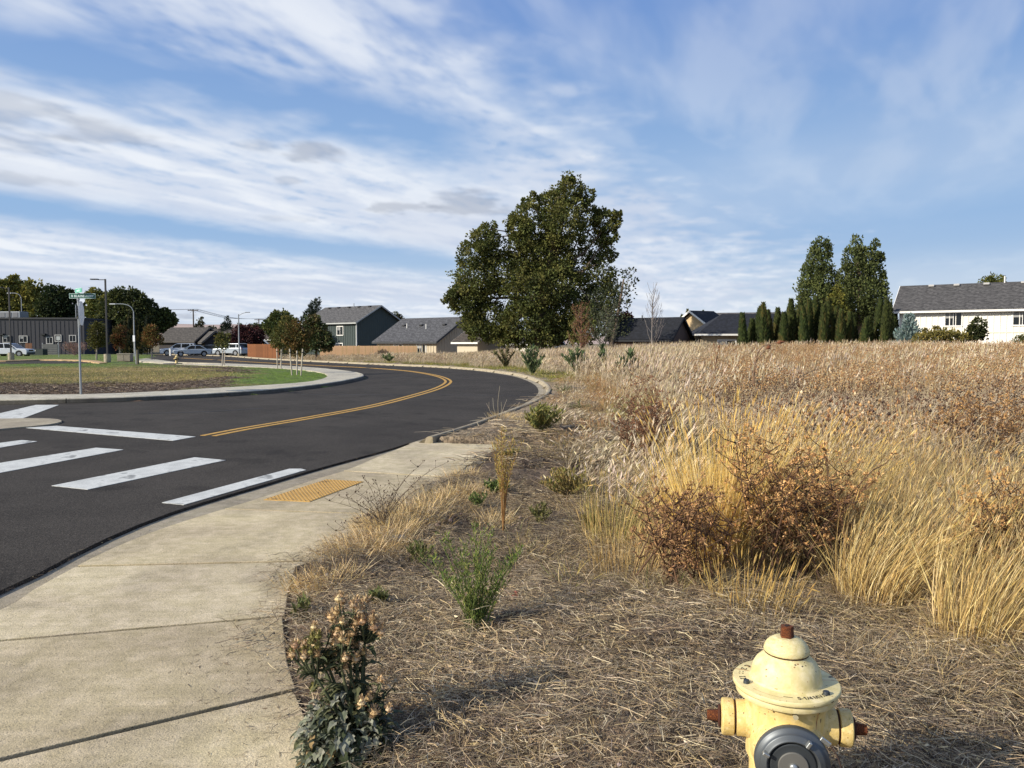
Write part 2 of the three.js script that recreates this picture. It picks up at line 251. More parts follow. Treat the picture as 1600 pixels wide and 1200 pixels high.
// ---------------------------------------------------------------- ground sheet
function ranges(list) { const out = []; for (const [a, b, s] of list) for (let q = a; q < b - 1e-6; q += s) out.push(q); return out; }
{
  const xs = ranges([[-4000, -400, 900], [-400, -76, 27], [-76, -24, 1.2], [-24, -6, 0.6], [-6, 9, 0.13], [9, 20, 0.4], [20, 62, 1.2], [62, 400, 26], [400, 4001, 900]]);
  const ds = ranges([[-60, -6, 6], [-6, 0, 0.6], [0, 14, 0.13], [14, 30, 0.3], [30, 84, 0.7], [84, 130, 2], [130, 400, 18], [400, 6001, 700]]);
  const nx = xs.length, nd = ds.length, pos = new Float32Array(nx * nd * 3), uv = new Float32Array(nx * nd * 2), col = new Float32Array(nx * nd * 3), zone = new Uint8Array(nx * nd);
  const litter = C(112, 98, 84), soilC = C(98, 80, 64), pale = C(150, 137, 118), straw = C(132, 112, 80), green = C(98, 124, 46), dry = C(150, 134, 86), mulch = C(92, 74, 62), farC = C(120, 110, 80);
  for (let j = 0; j < nd; j++) for (let i = 0; i < nx; i++) {
    const x = xs[i], d = ds[j], k = j * nx + i, y = groundY(x, d), z = zoneOf(x, d);
    pos[k * 3] = x; pos[k * 3 + 1] = y; pos[k * 3 + 2] = -d; uv[k * 2] = x; uv[k * 2 + 1] = d; zone[k] = z;
    const n = fbm(x * 0.9 + 3, d * 0.9 + 7, 4), m = fbm(x * 0.25, d * 0.25 + 50, 3);
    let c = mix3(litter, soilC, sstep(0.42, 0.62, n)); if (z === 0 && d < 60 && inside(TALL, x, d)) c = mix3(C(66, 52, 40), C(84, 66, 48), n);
    if (z === 2) {
      const q = distTo(ISLE_LAWN, x, d) + (n - 0.5) * 2.0, gx = sstep(-14, -10.5, x + (n - 0.5) * 4 + (d - 34) * 0.34);
      c = mix3(mix3(dry, C(96, 96, 46), sstep(0.35, 0.65, m)), green, Math.max(gx, sstep(44, 52, d + (n - 0.5) * 8)));
      if (q < 4.2 + (m - 0.5) * 2) c = mix3(c, mix3(mulch, C(120, 104, 88), sstep(0.4, 0.6, n)), (1 - gx) * sstep(5.2, 3.4, q));
    } else if (z === 4) c = mix3(green, dry, sstep(0.5, 0.7, n) * 0.5);
    else if (z === 5 || d > 130) c = farC;
    else if (z === 0 && d > 12 && (!inside(TALL, x, d) || edgeDist(x, d) < 2.2)) { const q = edgeDist(x, d); c = mix3(mix3(pale, C(160, 148, 128), n), straw, sstep(1.2, 2.6, q + (n - 0.5))); }
    col[k * 3] = c[0] * 1.9; col[k * 3 + 1] = c[1] * 1.85; col[k * 3 + 2] = c[2] * 1.75;
  }
  const groundI = [], lawnI = [];
  for (let j = 0; j + 1 < nd; j++) for (let i = 0; i + 1 < nx; i++) { const a = j * nx + i, b = a + 1, c = a + nx, e = c + 1; const isl = zone[a] === 2 || zone[a] === 4; (isl ? lawnI : groundI).push(a, b, e, a, e, c); }
  const sheet = (idx) => { const map = new Map(), p = [], u = [], cc = [], id = []; for (const k of idx) { let q = map.get(k); if (q === undefined) { q = p.length / 3; map.set(k, q); p.push(pos[k * 3], pos[k * 3 + 1], pos[k * 3 + 2]); u.push(uv[k * 2], uv[k * 2 + 1]); cc.push(col[k * 3], col[k * 3 + 1], col[k * 3 + 2]); } id.push(q); } const g = new THREE.BufferGeometry(); g.setAttribute('position', new THREE.BufferAttribute(new Float32Array(p), 3)); g.setAttribute('uv', new THREE.BufferAttribute(new Float32Array(u), 2)); g.setAttribute('color', new THREE.BufferAttribute(new Float32Array(cc), 3)); g.setIndex(id); g.computeVertexNormals(); return g; };
  const gm = new THREE.MeshStandardMaterial({ vertexColors: true, map: T.soil, bumpMap: T.soilBump, bumpScale: 0.02, roughness: 1, side: THREE.DoubleSide });
  const g = part('ground', sheet(groundI), gm, scene); tag(g, 'bare dry earth and dead litter of the vacant field', null, null, 'structure');
  const l = part('lawn', sheet(lawnI), gm, scene); tag(l, 'half green, half dried lawn of the island across the road', null, null, 'structure');
}
const xd = (g) => { g.rotateX(-Math.PI / 2); return g; };
function slab(poly, top, thick, bevel = 0) {   // a flat piece with vertical sides from [x, depth] corners
  const s = new THREE.Shape(poly.map((p) => new THREE.Vector2(p[0], p[1])));
  const g = xd(new THREE.ExtrudeGeometry(s, { depth: thick - bevel * 2, bevelEnabled: bevel > 0, bevelThickness: bevel, bevelSize: bevel, bevelOffset: -bevel, bevelSegments: 2, steps: 1 }));
  g.translate(0, top - thick + bevel, 0); return g;
}
function sheetOf(poly, y) { const g = xd(new THREE.ShapeGeometry(new THREE.Shape(poly.map((p) => new THREE.Vector2(p[0], p[1]))))); g.translate(0, y, 0); return g; }
function offset(line, k) { return line.map((p, i) => { const a = line[Math.max(0, i - 1)], b = line[Math.min(line.length - 1, i + 1)], dx = b[0] - a[0], dd = b[1] - a[1], l = Math.hypot(dx, dd) || 1; return [p[0] + (dd / l) * k, p[1] - (dx / l) * k]; }); }   // to the right of travel
function sweep(line, profile) {   // profile: [offset to the right, height] corners
  const rows = profile.map((q) => offset(line, q[0])), p = [], u = [], id = [], n = line.length, m = profile.length; let s = 0;
  for (let i = 0; i < n; i++) { if (i) s += Math.hypot(line[i][0] - line[i - 1][0], line[i][1] - line[i - 1][1]); let w = 0; for (let k = 0; k < m; k++) { if (k) w += Math.hypot(profile[k][0] - profile[k - 1][0], profile[k][1] - profile[k - 1][1]); p.push(rows[k][i][0], profile[k][1], -rows[k][i][1]); u.push(s, w); } }
  for (let i = 0; i + 1 < n; i++) for (let k = 0; k + 1 < m; k++) { const a = i * m + k, b = a + 1, c = a + m, e = c + 1; id.push(a, b, e, a, e, c); }
  for (const i of [0, n - 1]) { for (let k = 1; k + 1 < m; k++) id.push(i * m, i * m + k, i * m + k + 1); }
  const g = new THREE.BufferGeometry(); g.setAttribute('position', new THREE.BufferAttribute(new Float32Array(p), 3)); g.setAttribute('uv', new THREE.BufferAttribute(new Float32Array(u), 2)); g.setIndex(id);
  const f = g.toNonIndexed(); f.computeVertexNormals(); return f;
}
const matAsphalt = new THREE.MeshPhysicalMaterial({ color: new THREE.Color().setRGB(...C(84, 79, 73)), roughness: 0.95, specularIntensity: 0.35, side: THREE.DoubleSide, map: T.asphalt, bumpMap: T.asphaltBump, bumpScale: 0.004 });
const conc = (c, r = 0.9) => std(c, r, { map: T.concrete, bumpMap: T.concreteBump, bumpScale: 0.0025 });
const matWalk = conc(C(222, 208, 179)), matWalk2 = conc(C(212, 198, 170)), matWalk3 = conc(C(226, 213, 186)), matGutter = conc(C(176, 167, 152)), matKerb = conc(C(176, 166, 148)), matKerbFaceShade = conc(C(112, 108, 102)), matWhiteWalk = conc(C(216, 212, 202)), matFarKerb = conc(C(190, 181, 164));

// ---------------------------------------------------------------- the road and what is painted on it
const road = struct('road', 'dark asphalt street bending away to the left');
part('asphalt', slab(ASPHALT, 0, 0.1), matAsphalt, road);
const paintWhite = std(C(226, 226, 220), 0.7, { map: T.paint }), paintYellow = std(C(216, 166, 70), 0.7, { map: T.paint }), sealMat = std(C(38, 38, 40), 0.6);
const BARS = [[[253, 786], [287, 789.5], [478, 734.8], [470, 732.8], [452, 733]], [[80.6, 759.5], [137, 765.5], [352.5, 719.4], [304, 715]], [[-140, 746], [-100, 758], [193, 703], [150, 700]], [[-240, 723], [-215, 736], [58, 690], [34, 688]], [[-330, 706], [-310, 717], [-70, 679], [-90, 677.5]]];
BARS.forEach((b) => part('crosswalk_bar', slab(px(b), 0.006, 0.005), paintWhite, road));
part('stop_line', slab(px([[39, 668.7], [88, 665.7], [305.6, 682.6], [270, 689]]), 0.006, 0.005), paintWhite, road);
part('crosswalk_bar', slab(px([[-60, 660], [-60, 668], [26, 657.5], [92, 632.9], [56, 632.9]]), 0.006, 0.005), paintWhite, road);
const MIDLINE = smooth(px([[326, 681], [380, 670.5], [477, 654], [575, 636], [640, 620], [682, 607.5], [698, 599.5], [700, 595], [690, 589.5], [672, 585], [640, 580], [601, 576.6], [564, 574.2], [510, 571.6], [460, 569.2], [417, 567], [350, 563], [286, 559.4]]), 0.4);
for (const k of [-0.115, 0.115]) part('centre_line', sweep(offset(MIDLINE, k), [[-0.055, 0], [-0.055, 0.006], [0.055, 0.006], [0.055, 0]]), paintYellow, road);
for (const s of [[[470, 616.4], [640, 617.2], [838, 617.8]], [[566, 592], [620, 589.5], [676, 588]], [[232, 646], [330, 643], [410, 638]]]) part('sealed_seam', sweep(smooth(px(s), 0.5), [[-0.025, 0.0], [-0.025, 0.004], [0.025, 0.004], [0.025, 0]]), sealMat, road);

// gutter, kerbs
const gutter = struct('gutter', 'grey concrete gutter strip between asphalt and corner pavement');
{
  const e = EDGE.slice(0, iNear + 1).filter((p) => p[1] > -7), jt = JOINT.filter((p) => p[1] > -7);
  const cut = 5, rows = [];
  const at2 = (line, f) => { const k = f * (line.length - 1), i = Math.min(line.length - 2, Math.floor(k)), t = k - i; return [lerp(line[i][0], line[i + 1][0], t), lerp(line[i][1], line[i + 1][1], t)]; };
  // the strip in poured lengths, each a piece with a hair joint
  const nearest = (p) => { let b = 0, m = 1e9; jt.forEach((q, i) => { const w = Math.hypot(q[0] - p[0], q[1] - p[1]); if (w < m) { m = w; b = i; } }); return b; };
  for (let i = 0; i < e.length - 1; i += cut) {
    const seg = e.slice(i, Math.min(e.length, i + cut + 1)), a = nearest(seg[0]), b = nearest(seg[seg.length - 1]);
    if (b <= a) continue;
    const inner = jt.slice(a, b + 1).map((p, k) => p), poly = [...seg.map((p) => [p[0] + 0.006, p[1]]), ...inner.reverse().map((p) => [p[0] - 0.008, p[1] + 0.002])];
    const sh = poly.map((p, k) => p);
    const len = sh.length, cx = sh.reduce((s, p) => s + p[0], 0) / len, cd = sh.reduce((s, p) => s + p[1], 0) / len;
    part('gutter_length', slab(sh.map((p) => [cx + (p[0] - cx) * 0.996, cd + (p[1] - cd) * 0.998]), -0.03, 0.08, 0), matGutter, gutter);
  }
}
const outerKerb = struct('kerb', 'pale concrete kerb and gutter round the outside of the bend');
{
  const line = EDGE.slice(iNear).filter((p) => p[1] < 113), per = 8;
  for (let i = 0; i < line.length - 1; i += per) {
    const seg = line.slice(i, Math.min(line.length, i + per + 1)); if (seg.length < 2) continue;
    const s2 = seg.map((p) => p); const l = s2.length - 1, sh = (a, b, k) => [a[0] + (b[0] - a[0]) * k, a[1] + (b[1] - a[1]) * k];
    s2[l] = sh(s2[l], s2[l - 1], 0.025);
    part('kerb_length', sweep(s2, [[0.004, -0.1], [0.004, -0.004], [0.28, -0.01], [0.32, 0.1], [0.345, 0.12], [0.37, 0.125], [0.42, 0.122], [0.435, 0.11], [0.435, -0.1]]), i === 0 ? matKerb : matFarKerb, outerKerb);
  }
}
const isleKerb = struct('kerb', 'concrete kerb of the island across the street');
{
  const line = ISLE_KERB, per = 9;
  for (let i = 0; i < line.length - 1; i += per) {
    const seg = line.slice(i, Math.min(line.length, i + per + 1)); if (seg.length < 2) continue; const l = seg.length - 1;
    seg[l] = [seg[l][0] + (seg[l - 1][0] - seg[l][0]) * 0.05, seg[l][1] + (seg[l - 1][1] - seg[l][1]) * 0.05];
    const kl = part('kerb_length', sweep(seg, [[-0.018, 0.11], [-0.025, 0.125], [-0.045, 0.138], [-0.16, 0.14], [-0.165, -0.08]]), matWhiteWalk, isleKerb); part('shaded_kerb_face', sweep(seg, [[0.0, -0.08], [0.0, 0.02], [-0.018, 0.11]]), matKerbFaceShade, kl);  // face toned darker than the top: its shade is put into the colour
  }
}
// pavement of the island, slab by slab between kerb and lawn
const isleWalk = struct('island_pavement', 'pale concrete footpath round the lawn island');
{
  const K = offset(ISLE_KERB, -0.175), Lw = ISLE_LAWN, n = 46;
  const along = (line, f) => { const k = clamp(f) * (line.length - 1), i = Math.min(line.length - 2, Math.floor(k)), t = k - i; return [lerp(line[i][0], line[i + 1][0], t), lerp(line[i][1], line[i + 1][1], t)]; };
  const closest = (line, p, from) => { let b = from, m = 1e9; for (let i = from; i < line.length; i++) { const w = Math.hypot(line[i][0] - p[0], line[i][1] - p[1]); if (w < m) { m = w; b = i; } } return b; };
  let prev = 0; const step = 4;
  for (let i = 0; i + step < Lw.length; i += step) {
    const a = closest(K, Lw[i], prev), b = closest(K, Lw[i + step], a); prev = a; if (b <= a) continue;
    const poly = [...K.slice(a, b + 1), ...Lw.slice(i, i + step + 1).reverse()];
    if (poly.some((p) => p[0] < -74)) continue;
    const cx = poly.reduce((s, p) => s + p[0], 0) / poly.length, cd = poly.reduce((s, p) => s + p[1], 0) / poly.length;
    part('paving_slab', slab(poly.map((p) => [cx + (p[0] - cx) * 0.993, cd + (p[1] - cd) * 0.993]), 0.136, 0.09), matWhiteWalk, isleWalk);
  }
}
// the corner pavement in the foreground
const walk = struct('pavement', 'sandy concrete pavement with cut joints on the near corner');
{
  const jn = (i0, i1) => JOINT.filter((p) => p[1] >= i0 && p[1] <= i1);
  const joints = [[[0, 1187], [447, 1081]], [[0, 1001.5], [441, 963]], [[122, 885], [456, 877.5]], [[366, 796], [569, 803]], [[549, 736.6], [690, 745]]].map((q) => px(q, 0.01));
  // each piece: left end on the gutter joint, right end on the back edge
  const slabs = [];
  const cutL = (j) => { const a = j[0], b = j[1]; let best = null; for (let i = 0; i + 1 < JOINT.length; i++) { const p = JOINT[i], q = JOINT[i + 1], r = [b[0] - a[0], b[1] - a[1]], s = [q[0] - p[0], q[1] - p[1]], den = r[0] * s[1] - r[1] * s[0]; if (Math.abs(den) < 1e-9) continue; const u = ((p[0] - a[0]) * r[1] - (p[1] - a[1]) * r[0]) / den; if (u >= 0 && u <= 1) { best = { i, p: [p[0] + s[0] * u, p[1] + s[1] * u] }; } } return best; };
  const BK = BACK.slice().reverse();   // from behind the camera to the far end
  const cutR = (j) => { const a = j[0], b = j[1]; let best = null, bm = 1e9; for (let i = 0; i + 1 < BK.length; i++) { const p = BK[i], q = BK[i + 1], r = [b[0] - a[0], b[1] - a[1]], s = [q[0] - p[0], q[1] - p[1]], den = r[0] * s[1] - r[1] * s[0]; if (Math.abs(den) < 1e-9) continue; const u = ((p[0] - a[0]) * r[1] - (p[1] - a[1]) * r[0]) / den; if (u >= 0 && u <= 1) { const at0 = [p[0] + s[0] * u, p[1] + s[1] * u], m = Math.hypot(at0[0] - b[0], at0[1] - b[1]); if (m < bm) { bm = m; best = { i, p: at0 }; } } } return best; };
  const cuts = joints.map((j) => ({ L: cutL(j), R: cutR(j) }));
  const all = [{ L: { i: -1, p: JOINT[0] }, R: { i: -1, p: BK[0] } }, ...cuts, { L: { i: JOINT.length - 1, p: JOINT[JOINT.length - 1] }, R: { i: BK.length - 1, p: BK[BK.length - 1] } }];
  for (let k = 0; k + 1 < all.length; k++) {
    const a = all[k], b = all[k + 1], left = [a.L.p, ...JOINT.slice(a.L.i + 1, b.L.i + 1), b.L.p], right = [a.R.p, ...BK.slice(a.R.i + 1, b.R.i + 1), b.R.p];
    const end = k + 2 === all.length ? TIP.slice(1) : [];
    let poly = [...left, ...end, ...right.reverse()];
    poly = poly.filter((p, i) => { const q = poly[(i + 1) % poly.length]; return Math.hypot(p[0] - q[0], p[1] - q[1]) > 0.012; });
    // draw the joint ends back by half a groove
    const g = 0.019, sh = poly.map((p) => { const da = Math.abs(distTo([a.L.p, a.R.p], p[0], p[1])), db = Math.abs(distTo([b.L.p, b.R.p], p[0], p[1])); return [p[0] + 0.006, p[1] + (da < 0.01 ? g : 0) - (db < 0.01 && k + 2 < all.length ? g : 0)]; });
    part('paving_slab', slab(sh, 0.012 + 0.002 * (k % 2), 0.1, 0.004), [matWalk, matWalk2, matWalk3][k % 3], walk);
  }
  cuts.forEach((c) => part('joint_filler', sweep([c.L.p, c.R.p], [[-0.03, -0.06], [-0.03, -0.004], [0.03, -0.004], [0.03, -0.06]]), std(C(48, 40, 33), 1), walk));
  // yellow warning panel with its domes
  const q = px([[412, 780.5], [484, 783.5], [568, 752.3], [510, 749]], 0.018), yel = std(C(222, 176, 92), 0.6, { map: T.paint });
  const pad = part('tactile_panel', slab(q, 0.019, 0.03), yel, walk);
  const domes = []; const dm = new THREE.SphereGeometry(0.0125, 7, 4, 0, 6.2832, 0, Math.PI / 2); dm.scale(1, 0.55, 1);
  for (let i = 0; i < 11; i++) for (let j = 0; j < 21; j++) { const u = (i + 0.5) / 11, v = (j + 0.5) / 21, a = [lerp(q[0][0], q[1][0], u), lerp(q[0][1], q[1][1], u)], b = [lerp(q[3][0], q[2][0], u), lerp(q[3][1], q[2][1], u)]; const g = dm.clone(); g.translate(lerp(a[0], b[0], v), 0.0188, -lerp(a[1], b[1], v)); domes.push(g); }
  const dms = part('domes', merge(domes), std(C(198, 150, 70), 0.6, { map: T.paint }), pad); dms.userData.kind = 'stuff';
  // low back kerb holding the earth bank
  const bk = smooth(px([[497, 868], [531, 853], [549, 838], [575, 812], [620, 788], [666, 757], [711, 738], [773, 704]], 0.05), 0.15).reverse();
  const bk2 = bk; part('back_kerb', sweep(bk2, [[0.0, -0.06], [0.0, 0.03], [-0.02, 0.05], [-0.13, 0.055], [-0.14, -0.06]]), conc(C(150, 145, 135)), walk);
}
// end of the traffic island at the left
{
  const t = struct('median', 'flat rounded concrete nose of the median by the crosswalk');
  part('median_nose', slab(smooth(px([[-160, 652], [0, 656], [49, 655.3], [85, 656.3], [97, 660], [84, 664], [60, 667], [0, 672.5], [-160, 694]]), 0.3), 0.03, 0.05, 0.006), matFarKerb, t);
}
// car park kerb in the distance
{
  const k = struct('kerb', 'tan kerb curving along the car park in the distance');
  part('kerb_length', sweep(smooth(px([[-60, 563.6], [15, 563.6], [60, 562], [110, 562.5], [140, 564], [154, 566.4], [160, 567.4]], 0.1), 0.7), [[0.25, -0.05], [0.22, 0.12], [-0.35, 0.15], [-0.4, -0.05]]), std(C(206, 176, 140), 0.9, { map: T.concrete }), k);
  const d2 = struct('path', 'grey concrete drive apron beside the parked cars');
  part('drive', slab(px([[205, 561], [228, 560], [285, 567.6], [255, 568.6], [225, 566]], 0.06), 0.09, 0.1), matWhiteWalk, d2);
}
// far hills
{
  const hills = struct('hills', 'low tan hills far beyond the houses');
  const pr = rng(9), n = 90, p = [], id = [];
  for (let i = 0; i < n; i++) { const a = lerp(-0.75, 0.3, i / (n - 1)), pxx = 800 + Math.tan(a) * F; const D = 3000, x = Math.tan(a) * D, t = sstep(120, 260, pxx) * (1 - 0.8 * sstep(400, 640, pxx)); const h = 20 + t * 58 + (fbm(i * 0.35, 4, 4) - 0.5) * 18;
    for (const [k, hh, dd] of [[0, -30, -500], [1, h * 0.45 + (fbm(i * 0.7, 9, 3) - 0.5) * 20, -200], [2, h * 0.8 + (fbm(i * 0.9, 19, 3) - 0.5) * 10, -60], [3, h, 80], [4, -40, 700]]) p.push(x * (1 + dd / D), hh, -(D + dd)); }
  for (let i = 0; i + 1 < n; i++) for (let k = 0; k < 4; k++) { const a = i * 5 + k, b = a + 1, c = a + 5, e = c + 1; id.push(a, c, e, a, e, b); }
  const g = new THREE.BufferGeometry(); g.setAttribute('position', new THREE.BufferAttribute(new Float32Array(p), 3)); g.setIndex(id); g.computeVertexNormals();
  part('ridge', g, std(C(168, 148, 136), 1), hills);
}
// ---------------------------------------------------------------- buildings
const X = (p, D) => at(p, 537, D).x, Y = (p, D) => at(800, p, D).y;
const black = std(C(22, 23, 25), 0.25), glassMat = std(C(20, 24, 28), 0.12, { metalness: 0.0 }), whiteTrim = std(C(226, 224, 216), 0.7), galv = std(C(150, 154, 156), 0.45, { metalness: 0.5 }), darkMetal = std(C(34, 34, 36), 0.5), concMat = conc(C(190, 184, 170));
const roofMat = (c) => std(c, 0.95, { map: T.shingle, bumpMap: T.shingle, bumpScale: 0.01 });
const along = (o, x, z) => { const c = Math.cos(o.rotation.y), s = Math.sin(o.rotation.y); return [o.position.x + x * c + z * s, o.position.z - x * s + z * c]; };
function window_(parent, x, y, z, w, h, face, trim, name = 'window') {   // face 0: in the front (+z) wall, 1: in the +x wall, -1: in the -x wall
  const fw = 0.11, f = [box(w + 2 * fw, fw, 0.07, 0, h / 2 + fw / 2, 0.035), box(w + 2 * fw, fw, 0.09, 0, -h / 2 - fw / 2, 0.045), box(fw, h, 0.07, -w / 2 - fw / 2, 0, 0.035), box(fw, h, 0.07, w / 2 + fw / 2, 0, 0.035), box(0.05, h, 0.05, 0, 0, 0.03)];
  const g = merge(f), p = box(w, h, 0.02, 0, 0, 0.012), bl = box(w * 0.46, h * 0.4, 0.004, -w * 0.25, h * 0.28, 0.0245);
  for (const q of [g, p, bl]) { if (face) q.rotateY(face * Math.PI / 2); q.translate(x, y, z); }
  const m = part(name, g, trim, parent); part('pane', p, glassMat, m); if (w > 0.9) part('blind', bl, std(C(150, 150, 148), 0.9), m);
  return m;
}
// a gabled house: local x along the ridge, +z the front eave wall; origin at the front right corner of the walls
function house(name, label, o) {
  const t = thing(name, label, 'house', [o.x, o.y ?? 0, -o.D], o.group, o.rot), L = o.L, W = o.W, h = o.h, r = o.rise, ov = o.ov ?? 0.45;
  const s = new THREE.Shape([new THREE.Vector2(0, 0), new THREE.Vector2(W, 0), new THREE.Vector2(W, h), new THREE.Vector2(W / 2, h + r), new THREE.Vector2(0, h)]);
  const g = new THREE.ExtrudeGeometry(s, { depth: L, bevelEnabled: false }); g.rotateY(-Math.PI / 2); g.applyMatrix4(new THREE.Matrix4().makeScale(1, 1, -1)); g.index || 0;
  g.translate(0, 0, 0); const pa = g.attributes.position; // extrude runs along -x, the section across -z
  for (let i = 0; i < pa.count; i += 3) { for (const k of [0, 1, 2]) { const a = pa.array, u = (i + 1) * 3 + k, w = (i + 2) * 3 + k, q = a[u]; a[u] = a[w]; a[w] = q; } } g.computeVertexNormals();
  part('wall', g, o.wall, t);
  const sl = Math.hypot(W / 2, r), ang = Math.atan2(r, W / 2), ex = ov, slope = sl + ov / Math.cos(ang);
  for (const k of [0, 1]) {
    const q = new THREE.BoxGeometry(L + 2 * ex, 0.14, slope), uv = q.attributes.uv, pp = q.attributes.position; for (let i = 0; i < uv.count; i++) uv.setXY(i, pp.getX(i), pp.getZ(i));
    q.translate(0, 0.09, slope / 2); q.rotateX(ang); if (k) q.rotateY(Math.PI); q.translate(-L / 2, h + r, -W / 2);
    part('roof', q, o.roof, t);
    const f = box(L + 2 * ex + 0.04, 0.2, 0.05); const ez = W / 2 + ov + 0.03, ey = h - Math.tan(ang) * ov + 0.02; f.translate(-L / 2, ey, -W / 2 + (k ? -ez : ez)); if (o.trim) part('fascia', f, o.trim, t);
    for (const e of [0, 1]) { const b = new THREE.BoxGeometry(0.05, 0.2, slope + 0.02); b.translate((e ? -1 : 1) * (k ? -1 : 1) * (L / 2 + ex + 0.026), -0.04, slope / 2); b.rotateX(ang); if (k) b.rotateY(Math.PI); b.translate(-L / 2, h + r + 0.09, -W / 2); if (o.trim) part('rake_board', b, o.trim, t); }
  }
  if (o.batten) {
    const bs = []; for (let q = 0.05; q < L; q += o.batten) bs.push(box(0.06, h - 0.1, 0.05, -q, h / 2 - 0.05, 0.026));
    const gb = []; for (let q = 0.05; q < W; q += o.batten) { const hh = h + r * (1 - Math.abs(q - W / 2) / (W / 2)) - 0.06; gb.push(box(0.03, hh, 0.05, 0.017, hh / 2, -q)); }
    if (o.single) { bs.forEach((b) => part('batten', b, o.wall, t)); const m = part('gable_battens', merge(gb), o.wall, t); m.userData.kind = 'stuff'; } else { const m = part('battens', merge([...bs, ...gb]), o.wall, t); m.userData.kind = 'stuff'; }
    if (o.corner) part('corner_board', box(0.14, h - 0.02, 0.14, -0.02, h / 2 - 0.01, -0.02), o.corner, t);
  }
  for (const w of o.windows ?? []) window_(t, w[0], w[1], w[2] ?? 0.001, w[3] ?? 1, w[4] ?? 1.2, w[5] ?? 0, o.winTrim ?? o.trim ?? whiteTrim);
  for (const v of o.vents ?? []) { const q = new RoundedBoxGeometry(0.5, 0.2, 0.45, 2, 0.05); q.translate(v, h + r - (o.ventDown ?? 0.45) * Math.tan(ang) + 0.26, -W / 2 + (o.ventDown ?? 0.45)); part('roof_vent', q, o.ventMat ?? darkMetal, t); }
  for (const v of o.pipes ?? []) part('vent_pipe', cyl(0.06, 0.06, 0.75, 8, v[0], h + r - v[1] * Math.tan(ang), -W / 2 + v[1]), v[2] ?? whiteTrim, t);
  return t;
}
const siding = (c) => std(c, 0.9, { bumpMap: T.concreteBump, bumpScale: 0.004 });
const R = (deg) => deg * Math.PI / 180;
house('two_storey_house', 'tall dark green board and batten house behind the cedar fence', { x: X(557, 112), D: 112, rot: R(-38), L: 12.2, W: 9, h: 4.86, rise: 2.4, wall: siding(C(66, 76, 74)), roof: roofMat(C(112, 110, 108)), trim: std(C(170, 172, 168), 0.8), winTrim: whiteTrim, batten: 0.4, corner: whiteTrim,
  windows: [[-3.6, 3.55, 0.001, 1.3, 1.2], [-8.6, 3.55, 0.001, 1.3, 1.2], [-3.8, 1.05, 0.001, 1.4, 1.2], [-7.6, 1.2, 0.001, 1.6, 1.4]], vents: [-1.6, -4, -6.3, -8.8, -11], pipes: [[-5.4, 0.3, galv]] });
house('bungalow', 'low house with broad grey shingle roof beside the tall green house', { x: X(682, 92), D: 92, y: -0.6, rot: R(-38), L: 10.4, W: 9.9, h: 2.6, rise: 2.85, wall: siding(C(190, 176, 150)), roof: roofMat(C(104, 104, 106)), trim: std(C(60, 62, 64), 0.8), winTrim: whiteTrim, batten: 0.45,
  windows: [[-2.5, 1.6, 0.001, 1.5, 1.1], [-6.5, 1.6, 0.001, 1.5, 1.1]], vents: [-1.5, -5.5, -8.6], ventDown: 1.9, pipes: [[-4, 2.6], [-7.6, 2.4]] });
house('bungalow', 'small brown roofed house with white rake boards left of the big sycamore', { x: X(746, 82), D: 82, y: -0.5, rot: R(-40), L: 3, W: 4.6, h: 2.45, rise: 1.25, wall: siding(C(196, 184, 160)), roof: roofMat(C(98, 88, 78)), trim: whiteTrim });
house('bungalow', 'white walled low house showing only its eaves under the sycamore', { x: X(855, 96), D: 96, y: -0.5, rot: R(-20), L: 6, W: 6, h: 2.2, rise: 1.2, wall: siding(C(214, 208, 194)), roof: roofMat(C(90, 86, 82)), trim: whiteTrim });
house('garden_house', 'dark roof just peeping between the green house and the grey bungalow', { x: X(652, 128), D: 128, rot: R(-38), L: 5, W: 7, h: 3.6, rise: 1.5, wall: siding(C(60, 66, 70)), roof: roofMat(C(58, 60, 66)), trim: darkMetal });
house('bungalow', 'black roofed house with a brown gable behind the bare sapling', { x: X(1047, 74), D: 74, y: 0.2, rot: R(-35), L: 6.6, W: 5, h: 2.0, rise: 1.95, ov: 0.35, wall: siding(C(96, 80, 70)), roof: roofMat(C(36, 39, 46)), trim: std(C(34, 36, 40), 0.8), pipes: [[-3.9, 0.5, darkMetal]] });
house('bungalow', 'grey roofed low house between the two black roofed ones', { x: X(1088, 92), D: 92, y: 0.3, rot: R(-30), L: 2.6, W: 7, h: 2.3, rise: 1.8, wall: siding(C(120, 118, 114)), roof: roofMat(C(112, 110, 108)), trim: whiteTrim });
house('bungalow', 'beige gable with white rake boards behind the black hipped roof', { x: X(1150, 86), D: 86, y: 0.2, rot: R(28), L: 2.6, W: 8.5, h: 2.75, rise: 2.35, ov: 0.5, wall: siding(C(190, 166, 128)), roof: roofMat(C(40, 43, 50)), trim: whiteTrim });
